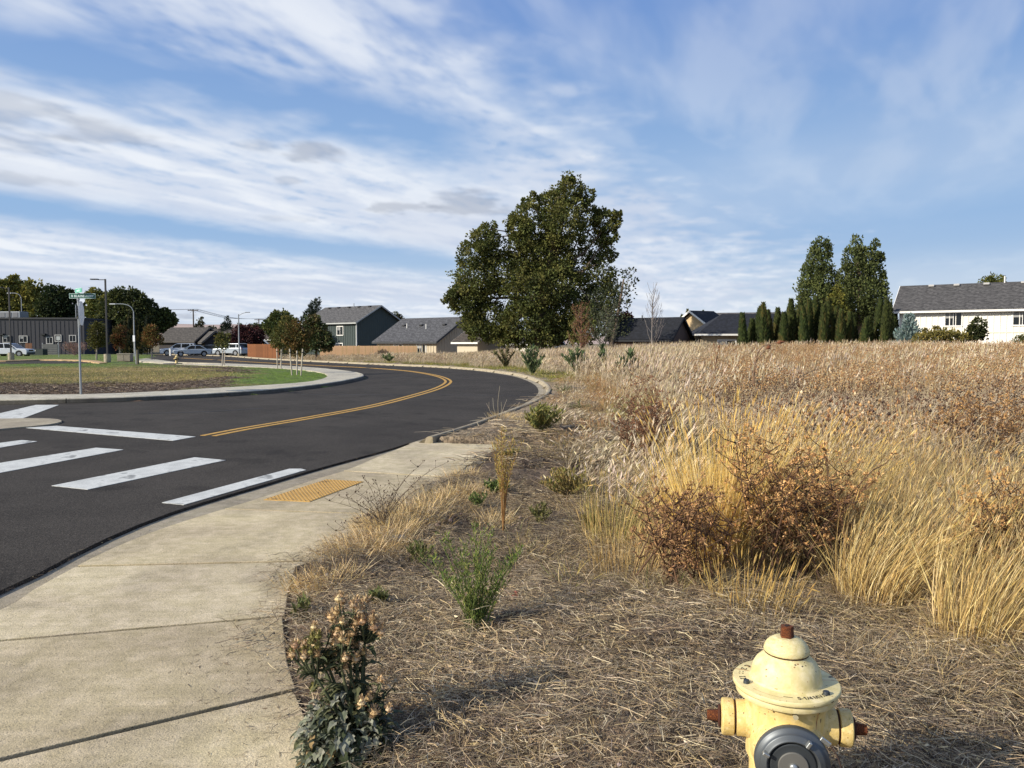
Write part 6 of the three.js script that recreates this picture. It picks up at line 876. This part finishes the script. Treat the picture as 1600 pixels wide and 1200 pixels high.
{ // the thistle by the pavement: leafy base, stems, tan seed heads
  const g = G(556, 1172, 0.06), D = g[1], o = [g[0], groundY(g[0], g[1]), -D], t = thing('thistle', 'grey leaved thistle with many tan seed heads beside the pavement', 'plant', o), r = rng(901), lf = new MB(), st = new MB(), hd = new MB();
  const heads = [[340, 150], [430, 160], [470, 170], [490, 152], [305, 225], [272, 250], [340, 285], [430, 290], [470, 258], [500, 262], [530, 260], [545, 290], [590, 330], [365, 330], [320, 350], [298, 382], [340, 390], [380, 415], [300, 420], [420, 430], [320, 470], [350, 480], [160, 330], [190, 360], [150, 390], [50, 430], [18, 462], [62, 450], [105, 430], [100, 470], [140, 470], [180, 475], [210, 485], [250, 490], [170, 420], [375, 540], [430, 510], [480, 490], [270, 570], [390, 700], [620, 690], [585, 640], [495, 715], [510, 760], [430, 770], [460, 790], [540, 850], [550, 885], [630, 830], [465, 920], [160, 700], [670, 655], [360, 560], [410, 340], [450, 220]];
  const tan_ = [C(182, 156, 116), C(200, 176, 136), C(156, 128, 92), C(184, 152, 110)], buds = [C(128, 118, 62), C(112, 108, 56)], leafC = [C(128, 130, 112), C(102, 108, 88), C(148, 148, 130), C(78, 84, 66)], darkLeaf = [C(78, 84, 56), C(64, 72, 48), C(94, 96, 66)];
  const forks = [[330, 560], [250, 560], [430, 560], [200, 520], [480, 420], [380, 400], [470, 760], [560, 720], [540, 800], [180, 640]].map(([x, y]) => { const p = at(450 + x * 0.25, 900 + y * 0.25, D + (r() - 0.5) * 0.12); return [p.x - o[0], p.y - o[1], p.z - o[2]]; });
  forks.forEach((f) => { st.stick(curve3([(r() - 0.5) * 0.06, 0, (r() - 0.5) * 0.06], [f[0] * 0.35, f[1] * 0.55, f[2] * 0.4], f, 6), 0.008, 0.005, 6, pick(r, darkLeaf)); for (let k = 0; k < 9; k++) { const q = 0.35 + 0.65 * r(), az = r() * 6.28; lobed(lf, r, f[0] * q * 0.9, f[1] * q, f[2] * q * 0.9, az, 0.5, 0.07 + r() * 0.05, 0.016, pick(r, darkLeaf)); } });
  for (const [hx, hy] of [...heads, ...heads.filter((h) => h[1] < 520).map((h) => [h[0] + (r() - 0.5) * 56, h[1] + (r() - 0.3) * 50])]) {
    const p = at(450 + hx * 0.25, 900 + hy * 0.25, D + (r() - 0.5) * 0.2), q = [p.x - o[0], p.y - o[1], p.z - o[2]]; let f = forks[0], m = 9; for (const k of forks) { const w = Math.hypot(k[0] - q[0], k[1] - q[1] + 0.1, k[2] - q[2]); if (w < m) { m = w; f = k; } }
    const c = curve3(f, [lerp(f[0], q[0], 0.6), lerp(f[1], q[1], 0.3), lerp(f[2], q[2], 0.6)], [q[0], q[1] - 0.012, q[2]], 4); st.stick(c, 0.004, 0.0028, 5, pick(r, darkLeaf));
    for (let k = 0; k < 3; k++) { const e = c[1 + k]; lobed(lf, r, e[0], e[1], e[2], r() * 6.28, 0.7, 0.035 + r() * 0.03, 0.009, pick(r, darkLeaf)); }
    const green = hx < 260 && r() < 0.6, R0 = (green ? 0.0135 : 0.0165) * (0.8 + r() * 0.4), col = green ? buds : tan_;
    for (let k = 0; k < 46; k++) { const u = unit(r), y = u[1] * 1.15; const b = [q[0] + u[0] * R0 * 0.7, q[1] + y * R0 * 0.8, q[2] + u[2] * R0 * 0.7], dr = norm([u[0], u[1] + 0.9, u[2]]); hd.leaf(b[0], b[1], b[2], dr, norm(cross(dr, u)), R0 * 0.95, R0 * 0.42, vary(r, pick(r, col), 0.22), 0.1); }
    hd.bud(q[0], q[1] - R0 * 1.1, q[2], R0 * 0.95, R0 * 2.1, vary(r, pick(r, col), 0.2), 7);
  }
  for (let k = 0; k < 760; k++) { const az = r() * 6.28, d = Math.sqrt(r()) * 0.17, y = 0.01 + 0.32 * r() * (1 - d * 3); lobed(lf, r, Math.cos(az) * d - 0.03, y, Math.sin(az) * d, az + (r() - 0.5) * 0.9, 1.1 - r() * 1.9, 0.035 + r() * 0.045, 0.010 + r() * 0.008, r() < 0.06 ? C(150, 128, 88) : pick(r, r() < 0.22 ? darkLeaf : leafC)); }
  for (let k = 0; k < 30; k++) { const az = r() * 6.28; lobed(lf, r, Math.cos(az) * 0.12, 0.03, Math.sin(az) * 0.12, az, 0.3, 0.09 + r() * 0.06, 0.02, pick(r, leafC)); }
  part('leaves', lf.geo(), M.leaf, t); part('stems', st.geo(true), M.plant, t); part('seed_heads', hd.geo(), M.plant, t);
}
// a fan of leafy green shoots from one crown
function shoots(name, label, base, tips, opt) {
  const g = G(base[0], base[1], 0.1), D = g[1], y0 = groundY(g[0], D), t = thing(name, label, 'plant', [g[0], y0, -D]), r = rng(opt.seed), st = new MB(), lf = new MB();
  for (const [tx, ty, n] of tips) for (let k = 0; k < (n ?? 1); k++) {
    const p = at(tx + (r() - 0.5) * opt.jit, ty + r() * opt.jit * 0.8, D + (r() - 0.5) * opt.deep), q = [p.x - g[0], p.y - y0, p.z + D], b = [(r() - 0.5) * 0.08, 0, (r() - 0.5) * 0.08], c = curve3(opt.fan ? [b[0] * 0.15, 0, b[2] * 0.15] : b, [lerp(b[0], q[0], opt.fan ? 0.0 : 0.35), q[1] * (opt.fan ?? 0.55), lerp(b[2], q[2], opt.fan ? 0.0 : 0.4)], q, 9), sc = pick(r, opt.stem); st.stick(c, opt.thick, opt.thick * 0.4, 5, sc);
    for (let j = 0; j < opt.leaves; j++) { const f = (opt.from ?? 0.12) + r() * (1 - (opt.from ?? 0.12)), e = c[Math.min(9, Math.floor(f * 9))], e2 = c[Math.min(9, Math.floor(f * 9) + 1)], w = r(), x = lerp(e[0], e2[0], w), y = lerp(e[1], e2[1], w), z = lerp(e[2], e2[2], w), d = norm([(r() - 0.5) * 1.6, 0.55 + r() * 0.6, (r() - 0.5) * 1.6]), so = (opt.spread ?? 0) * r(); lf.leaf(x + d[0] * so, y + d[1] * so, z + d[2] * so, d, norm(cross(d, unit(r))), opt.len * (0.5 + r() * 0.8), opt.wid, vary(r, pick(r, opt.cols), 0.25), 0.1); }
  }
  if (opt.skirt) for (let k = 0; k < opt.skirt; k++) { const a = r() * 6.28, d = norm([Math.cos(a), 0.5 + r(), Math.sin(a)]); lf.leaf(Math.cos(a) * 0.04, 0.01, Math.sin(a) * 0.04, d, norm(cross(d, [0, 1, 0])), opt.len * 2 * (0.6 + r()), opt.wid * 1.6, vary(r, pick(r, opt.cols), 0.3), 0.1); }
  part('stems', st.geo(true), M.plant, t); part('leaves', lf.geo(), M.leaf, t); return t;
}
shoots('green_weed', 'green bushy weed fanning out over the dead litter', [745, 985], [[660, 862, 2], [675, 870, 2], [690, 830, 3], [712, 855, 2], [730, 840, 3], [745, 818, 3], [762, 822, 3], [775, 850, 2], [790, 868, 2], [806, 862, 2], [820, 852, 3], [700, 900, 2], [755, 870, 3], [720, 900, 2], [790, 900, 2]], { seed: 910, jit: 16, deep: 0.4, thick: 0.003, leaves: 72, len: 0.032, wid: 0.006, spread: 0.03, stem: [C(104, 116, 56), C(88, 100, 50)], cols: [C(104, 124, 52), C(88, 108, 48), C(126, 134, 66), C(74, 94, 46), C(140, 138, 76)], skirt: 60 });
shoots('slender_weed', 'slender brown yellow weed rising alone behind the green weed', [787, 822], [[766, 688, 2], [778, 680, 2], [790, 670, 2], [802, 682, 2], [814, 690, 2], [785, 664, 2], [796, 690, 2], [772, 700, 2]], { seed: 920, jit: 9, deep: 0.25, thick: 0.0028, fan: 0.62, leaves: 70, from: 0.42, spread: 0.03, len: 0.03, wid: 0.006, stem: [C(140, 100, 56), C(156, 120, 66)], cols: [C(178, 152, 80), C(160, 136, 72), C(148, 138, 70), C(190, 166, 100)] });
shoots('low_weed', 'small dark green weed hugging the ground behind the slender weed', [772, 768], [[762, 752, 4], [775, 750, 5], [788, 754, 4], [795, 760, 3]], { seed: 930, jit: 10, deep: 0.3, thick: 0.003, leaves: 22, len: 0.05, wid: 0.02, stem: [C(84, 96, 50)], cols: [C(84, 104, 50), C(70, 90, 46), C(100, 116, 58)] });
shoots('low_weed', 'small grassy green weed in front of the dark green one', [745, 785], [[733, 772, 4], [745, 768, 5], [757, 772, 4]], { seed: 935, jit: 10, deep: 0.25, thick: 0.003, leaves: 16, len: 0.06, wid: 0.01, stem: [C(90, 104, 56)], cols: [C(104, 118, 62), C(86, 102, 54)] });
for (const [label, base, tips, seed, cols] of [
  ['flat green weed at the pavement end by the dark clod', [800, 712], [[790, 702, 4], [802, 698, 5], [812, 703, 4]], 1101, [C(104, 112, 60), C(86, 98, 52)]],
  ['small olive weed beside the bleached grass bank', [655, 868], [[640, 850, 4], [655, 844, 5], [670, 852, 4]], 1102, [C(120, 118, 68), C(98, 104, 58)]],
  ['tiny green sprout low in the litter behind the thistle', [588, 940], [[578, 928, 4], [590, 922, 4], [600, 929, 4]], 1103, [C(96, 104, 58), C(110, 110, 64)]],
  ['dull green weed in the middle of the mown strip', [845, 806], [[832, 794, 4], [846, 788, 5], [860, 795, 4]], 1104, [C(112, 108, 62), C(92, 94, 54)]],
  ['brownish green weed below the olive bush', [925, 820], [[912, 806, 4], [926, 800, 5], [938, 808, 4]], 1105, [C(136, 118, 70), C(108, 104, 60)]],
  ['grey green weed near the kerb right of the yellow green bush', [905, 640], [[890, 628, 4], [905, 622, 5], [920, 628, 4]], 1106, [C(104, 110, 72), C(122, 122, 82)]],
  ['green weed among the dry grass at the start of the bend', [880, 612], [[866, 602, 4], [880, 598, 5], [892, 603, 4]], 1107, [C(108, 116, 66), C(92, 102, 58)]],
  ['small green weed lying against the pavement edge', [470, 950], [[462, 940, 4], [474, 934, 4], [484, 941, 3]], 1108, [C(92, 100, 56), C(108, 106, 62)]]])
  shoots('low_weed', label, base, tips, { seed, jit: 12, deep: 0.3, thick: 0.0028, leaves: 26, len: 0.045, wid: 0.013, stem: [C(104, 100, 58)], cols });
shoots('olive_bush', 'low rounded olive bush beside the mown strip', [885, 772], [[850, 745, 10], [865, 733, 12], [880, 728, 12], [895, 730, 12], [910, 738, 10], [918, 750, 8]], { seed: 940, jit: 14, deep: 0.6, thick: 0.004, leaves: 24, from: 0.35, len: 0.045, wid: 0.014, stem: [C(120, 104, 64)], cols: [C(154, 136, 76), C(128, 120, 66), C(110, 112, 60), C(168, 144, 90)] });
shoots('green_bush', 'yellow green leafy bush beside the kerb of the bend', [845, 676], [[822, 645, 9], [835, 634, 12], [848, 630, 13], [862, 634, 12], [874, 642, 9], [855, 650, 8], [830, 655, 6]], { seed: 950, jit: 14, deep: 0.9, thick: 0.006, leaves: 24, from: 0.2, len: 0.09, wid: 0.03, stem: [C(130, 120, 66)], cols: [C(142, 138, 74), C(120, 122, 64), C(166, 154, 92), C(100, 106, 58)] });
for (const [label, base, tips, seed] of [['spiky dark green thistle standing by the kerb at the start of the bend', [832, 586], [[816, 552, 2], [824, 545, 3], [832, 538, 3], [840, 545, 3], [848, 556, 2], [820, 566, 2], [846, 568, 2]], 960], ['broad grey green thistle right of the spiky kerb thistle', [903, 590], [[882, 556, 3], [892, 549, 4], [902, 546, 4], [912, 550, 3], [918, 560, 2]], 961], ['tall narrow green plant in the pale grass', [942, 592], [[938, 550, 2], [942, 540, 4], [946, 548, 2]], 962], ['large olive green thistle before the dry field', [985, 606], [[965, 568, 3], [975, 560, 3], [985, 548, 4], [995, 562, 3], [1008, 574, 3], [970, 580, 2]], 963], ['twiggy dark bush in the pale grass beyond the kerb', [790, 575], [[772, 548, 3], [782, 545, 3], [792, 543, 3], [802, 550, 2]], 964], ['small green plant before the cedar fence', [608, 567], [[600, 556, 3], [607, 552, 4], [614, 557, 3]], 965]])
  shoots('thistle_plant', label, base, tips, { seed, jit: 5, deep: 0.9, thick: 0.014, leaves: 40, from: 0.1, len: 0.24, wid: 0.07, stem: [C(92, 98, 62)], cols: seed === 964 ? [C(112, 100, 66), C(96, 96, 60)] : [C(94, 108, 70), C(78, 94, 60), C(112, 122, 82), C(66, 82, 54)] });
// brown dead thistle thickets
function deadThistle(label, base, fork, spread, seed, n, cols, D0, low) {
  const g = G(base[0], base[1], 0.12), D = D0 ?? g[1], y0 = groundY(g[0], D), t = thing('dead_thistle', label, 'plant', [X(base[0], D), y0, -D]), r = rng(seed), st = new MB(), lf = new MB(), bark = [C(92, 66, 48), C(112, 82, 58), C(78, 58, 44)];
  for (let k = 0; k < n; k++) {
    const f = pick(r, fork), p = at(f[0] + (r() - 0.5) * spread[0], f[1] + (r() - 0.5) * spread[1], D + (r() - 0.5) * spread[2]), q = [p.x - X(base[0], D), Math.max(0.12, p.y - y0), p.z + D], b = [(r() - 0.5) * 0.7 + q[0] * 0.3, 0, (r() - 0.5) * 0.5], c = curve3(b, [lerp(b[0], q[0], 0.45) + (r() - 0.5) * 0.3, q[1] * (0.2 + r() * 0.45), lerp(b[2], q[2], 0.5)], q, 7); st.stick(c, 0.0075, 0.0025, 5, pick(r, bark));
    for (let j = 0; j < 11; j++) { const e = c[3 + Math.floor(r() * 4.9)], an = r() * 6.28, L = 0.06 + r() * 0.14, h = [e[0] + Math.cos(an) * L, e[1] + L * (0.3 + r() * 0.9), e[2] + Math.sin(an) * L]; st.stick([e, [lerp(e[0], h[0], 0.6), lerp(e[1], h[1], 0.4), lerp(e[2], h[2], 0.6)], h], 0.0035, 0.0018, 4, pick(r, bark));
      const R0 = 0.009 + r() * 0.006; for (let i = 0; i < 14; i++) { const u = unit(r), d = norm([u[0], u[1] + 0.7, u[2]]); lf.leaf(h[0] + u[0] * R0 * 0.5, h[1] + u[1] * R0 * 0.5, h[2] + u[2] * R0 * 0.5, d, norm(cross(d, unit(r))), R0 * 1.7, R0 * 0.8, vary(r, pick(r, cols), 0.3), 0.15); }
      for (let i = 0; i < 5; i++) { const w = r(), x = lerp(e[0], h[0], w), y = lerp(e[1], h[1], w), z = lerp(e[2], h[2], w), d = norm([(r() - 0.5) * 2, (r() - 0.4), (r() - 0.5) * 2]); lf.leaf(x, y, z, d, norm(cross(d, unit(r))), 0.022 + r() * 0.026, 0.01, vary(r, pick(r, cols), 0.3), 0.3); } }
  }
  part('stems', st.geo(true), M.plant, t); part('dry_heads', lf.geo(), M.plant, t);
}
const dthC = [C(196, 152, 96), C(174, 128, 78), C(210, 170, 114), C(140, 104, 68)];
deadThistle('big brown dead thistle thicket standing in the near grass', [1245, 875], [[1185, 715], [1200, 720], [1195, 690], [1225, 735], [1250, 725], [1275, 715], [1150, 720], [1180, 750], [1215, 770], [1245, 780], [1275, 760], [1310, 770], [1340, 790], [1225, 715], [1300, 810], [1200, 810], [1360, 755], [1190, 720]], [60, 60, 0.9], 970, 44, dthC, 5.05);
deadThistle('lower darker dead thistle thicket left of the big brown one', [1095, 868], [[1022, 805], [1050, 800], [1062, 790], [1090, 800], [1105, 815], [1115, 835], [1040, 815], [1080, 840], [1100, 800]], [64, 34, 0.8], 971, 22, [C(152, 114, 74), C(126, 92, 62), C(170, 132, 88)], 4.8);
deadThistle('rusty dead thistle thicket at the right edge of the near field', [1575, 880], [[1540, 800], [1570, 780], [1595, 800], [1560, 830], [1590, 850], [1530, 830]], [40, 46, 0.6], 972, 30, [C(184, 142, 86), C(160, 120, 72), C(200, 162, 104)], 4.7);
deadThistle('reddish brown dead weed clump left of the tall golden tuft', [1010, 690], [[985, 640], [1000, 620], [1020, 610], [1035, 640], [1015, 655], [995, 665]], [34, 40, 1.2], 973, 30, [C(134, 92, 64), C(112, 76, 56), C(152, 110, 76)], 9.6);
deadThistle('rust coloured dead weeds among the grey grass far right', [1530, 690], [[1480, 640], [1510, 630], [1540, 640], [1570, 650], [1590, 630], [1500, 660]], [40, 36, 1.4], 974, 36, [C(182, 142, 90), C(160, 122, 76)], 8.2);
// tall golden bunches of grass
function bunch(label, pxc, D, h, rad, n, seed, lean, cols) { const x = X(pxc, D), t = thing('bunchgrass', label, 'grass tuft', [x, groundY(x, D), -D], 'tall golden bunches of grass'); part('blades', tuft(seed, { n, h, hv: 0.6, rad, out: 0.17, lean, w: 0.0044, cols, seg: 4, kink: 0.08, head: { share: 0.5, kind: 'plume', len: 0.09, r: 0.0035, cols } }), M.grass, t); part('crown_base', tuft(seed + 1, { n: Math.round(n * 0.4), h: h * 0.35, hv: 0.5, rad: rad * 1.1, out: 0.4, lean: lean * 0.5, w: 0.006, cols: strawC }), M.grass, t); }
const goldB = [C(236, 206, 124), C(224, 190, 106), C(240, 216, 150), C(208, 172, 96)];
const gold2 = [C(218, 192, 128), C(204, 174, 108), C(226, 206, 150), C(186, 158, 98), C(160, 132, 84)];
bunch('tallest golden bunch of grass at the left of the brown thistle thicket', 1124, 5.3, 1.34, 0.16, 1000, 980, 0.0, goldB);
bunch('golden bunch of grass rising behind the middle of the brown thistle thicket', 1172, 5.9, 1.3, 0.17, 620, 1010, 0.05, goldB);
bunch('golden bunch of grass rising behind the right half of the thistle thicket', 1228, 6.1, 1.2, 0.2, 480, 1012, 0.12, gold2);
bunch('golden bunch at the far right leaning out of the picture', 1590, 4.7, 1.0, 0.22, 420, 1014, 0.18, gold2);
bunch('tall straw bunch between the leaning golden bunches', 1450, 4.9, 0.9, 0.22, 380, 1016, 0.22, gold2);
bunch('golden bunch of grass just left of the tallest bunch', 1078, 5.9, 0.95, 0.18, 420, 982, 0.04, goldB);
bunch('leaning golden bunch right of the brown thistle thicket', 1305, 6.3, 1.05, 0.26, 520, 984, 0.16, goldB);
bunch('golden bunch spreading to the right above the hydrant', 1375, 4.55, 0.74, 0.2, 460, 986, 0.24, gold2);
bunch('golden bunch at the right edge of the picture', 1540, 4.0, 0.78, 0.2, 420, 988, 0.2, gold2);
const paleB = [C(214, 198, 164), C(196, 178, 142), C(226, 212, 182), C(166, 148, 118)];
bunch('pale grass combed flat to the right behind the thistle thicket', 1285, 7.4, 1.35, 0.3, 420, 996, 0.75, paleB);
bunch('pale silvery grass combed over in the middle of the grey grass', 1370, 8.2, 1.4, 0.35, 460, 998, 0.95, paleB);
bunch('pale grass bowed to the right farther out in the grey grass', 1230, 9.2, 1.25, 0.35, 380, 1000, 0.7, paleB);
bunch('olive tinged bunch of grass beside the mown strip', 960, 6.3, 0.72, 0.25, 240, 990, 0.06, [C(186, 164, 96), C(166, 150, 88), C(200, 176, 112), C(140, 138, 78)]);
bunch('pale bunch of grass before the mown strip', 985, 5.2, 0.5, 0.28, 240, 992, 0.05, [C(212, 186, 128), C(196, 168, 110), C(180, 150, 96)]);
bunch('small bunch of dry grass behind the hydrant', 1180, 4.3, 0.38, 0.24, 200, 994, 0.05, [C(206, 176, 108), C(186, 156, 92)]);
// dark wiry weed leaning over the pavement
{
  const g = G(600, 828, 0.06), D = g[1], o = [g[0], groundY(g[0], D), -D], t = thing('wiry_weed', 'dark wiry dead weed leaning out over the pavement', 'plant', o), r = rng(995), st = new MB(), hd = new MB(), c1 = C(86, 72, 56);
  for (const [x, y] of [[515, 783], [530, 775], [555, 770], [568, 748], [560, 790], [587, 752], [600, 768], [612, 775], [632, 752], [645, 762], [653, 730], [662, 760], [700, 722], [525, 830], [540, 815], [575, 780], [622, 790]]) { const p = at(x, y, D + (r() - 0.5) * 0.3), q = [p.x - o[0], p.y - o[1], p.z - o[2]], c = curve3([(r() - 0.5) * 0.1, 0, 0], [q[0] * 0.4, Math.max(0.05, q[1] * 0.8), q[2] * 0.4], q, 6); st.stick(c, 0.003, 0.0014, 4, vary(r, c1, 0.2)); for (let k = 0; k < 7; k++) { const e = c[2 + Math.floor(r() * 4.9)], L = 0.05 + r() * 0.06, a = r() * 6.28, h = [e[0] + Math.cos(a) * L, e[1] + L * 0.8, e[2] + Math.sin(a) * L]; st.stick([e, h], 0.0018, 0.001, 3, c1); hd.bud(h[0], h[1], h[2], 0.006, 0.014, vary(r, C(78, 60, 44), 0.3), 6); } hd.bud(q[0], q[1], q[2], 0.008, 0.018, C(70, 54, 40), 6); }
  part('stems', st.geo(true), M.plant, t); part('seed_heads', hd.geo(), M.plant, t);
}
{ // pale twigs by the kerb; dry hooked stalks in the field
  const tw = (name, label, D, list, c, rad, heads) => { const b = at(list[0][0], list[0][1], D), t = thing(name, label, 'plant', [b.x, b.y, b.z]), st = new MB(), hd = new MB(), r = rng(list.length * 7 + Math.round(D)); for (let i = 1; i < list.length; i++) { const pts = list[i].map(([x, y]) => { const p = at(x, y, D); return [p.x - b.x, p.y - b.y, 0]; }); const cv = new THREE.CatmullRomCurve3(pts.map((p) => V(p[0], p[1], (r() - 0.5) * 0.1))), q = cv.getPoints(10).map((p) => [p.x, p.y, p.z]); st.stick(q, rad, rad * 0.5, 5, vary(r, c, 0.15)); if (heads) { const e = q[10], f = q[8], d = [e[0] - f[0], e[1] - f[1], e[2] - f[2]]; hd.bud(e[0], e[1], e[2], heads * (0.7 + r() * 0.5), heads * 4, C(112, 70, 44), 6, d); } } part('stems', st.geo(true), M.plant, t); if (heads) part('seed_heads', hd.geo(), M.plant, t); };
  tw('twiggy_weed', 'pale twiggy weed by the kerb before the dark road', 15.6, [[780, 662], [[780, 662], [778, 630], [781, 603]], [[780, 662], [768, 645], [760, 630]], [[780, 660], [790, 645], [806, 630]], [[780, 658], [772, 640], [770, 622]], [[780, 660], [786, 640], [792, 624]], [[780, 661], [764, 655], [756, 645]], [[781, 660], [798, 650], [812, 628]], [[779, 660], [765, 640], [764, 628]], [[782, 660], [784, 642], [783, 628]]], C(150, 140, 122), 0.006);
  tw('hooked_stalk', 'tall dry stalk hooked over to the right with a brown head', 11.5, [[1176, 600], [[1176, 600], [1178, 575], [1184, 552], [1196, 540], [1212, 536]], [[1177, 600], [1180, 570], [1187, 555], [1198, 546]]], C(112, 88, 66), 0.011, 0.035);
  tw('arched_stalk', 'dark arching dry stalk over the pale grey grass', 9.5, [[1226, 612], [[1226, 612], [1240, 596], [1260, 583], [1286, 575]], [[1228, 612], [1244, 598], [1262, 588]]], C(96, 80, 66), 0.007, 0.006);
  tw('dry_stalk', 'single upright dry stalk with forked top before the roofs', 16, [[1117, 580], [[1117, 580], [1118, 560], [1117, 541]], [[1117, 570], [1121, 556], [1123, 545]]], C(120, 94, 70), 0.014, 0.02);
}
// stones, clods and scraps
function stone(label, pxy, s, seed, col) { const g = G(pxy[0], pxy[1], 0.08), geo = new THREE.IcosahedronGeometry(s, 2), p = geo.attributes.position; for (let i = 0; i < p.count; i++) { const x = p.getX(i) / s, y = p.getY(i) / s, z = p.getZ(i) / s, k = 0.75 + 0.5 * noise(x * 1.7 + seed, y * 1.7 + z * 2.1 + 9); p.setXYZ(i, x * s * k * 1.2, y * s * k * 0.65, z * s * k); } geo.computeVertexNormals(); const m = part(numbered('stone'), geo, std(col, 0.95, { map: T.concrete, bumpMap: T.concreteBump, bumpScale: 0.004 }), scene); m.position.set(g[0], groundY(g[0], g[1]) + s * 0.25, -g[1]); tag(m, label, 'stone'); }
stone('grey stone in the bleached grass on the bank', [628, 845], 0.055, 3, C(142, 138, 136));
stone('dark clod of earth on the end of the back kerb', [772, 716], 0.1, 5, C(84, 72, 62));
stone('small dark stone on the pavement edge beside the dirt heap', [734, 722], 0.05, 8, C(76, 70, 66));
stone('brown clod among the dead litter behind the thistle', [700, 1050], 0.035, 11, C(96, 78, 62));
{ const g = G(805, 925, 0.12), mb = new MB(), r = rng(4); const t = thing('red_scrap', 'small crumpled red scrap lying on the dead litter', 'litter', [g[0], groundY(g[0], g[1]) + 0.03, -g[1]]); for (let k = 0; k < 16; k++) { const u = unit(r), d = unit(r); mb.leaf(u[0] * 0.008, Math.abs(u[1]) * 0.01, u[2] * 0.008, d, norm(cross(d, u)), 0.024, 0.018, vary(r, C(196, 74, 66), 0.2), 0.3); } part('scrap', mb.geo(), M.plant, t); part('torn_end', mb.geo().clone().scale(0.5, 0.5, 0.5).translate(0.015, 0, 0.005), M.plant, t); }
// ---------------------------------------------------------------- draw
const renderer = new THREE.WebGLRenderer({ antialias: true });
renderer.toneMapping = THREE.LinearToneMapping;
renderer.toneMappingExposure = EXPOSURE;
renderer.shadowMap.enabled = true;
renderer.render(scene, camera);
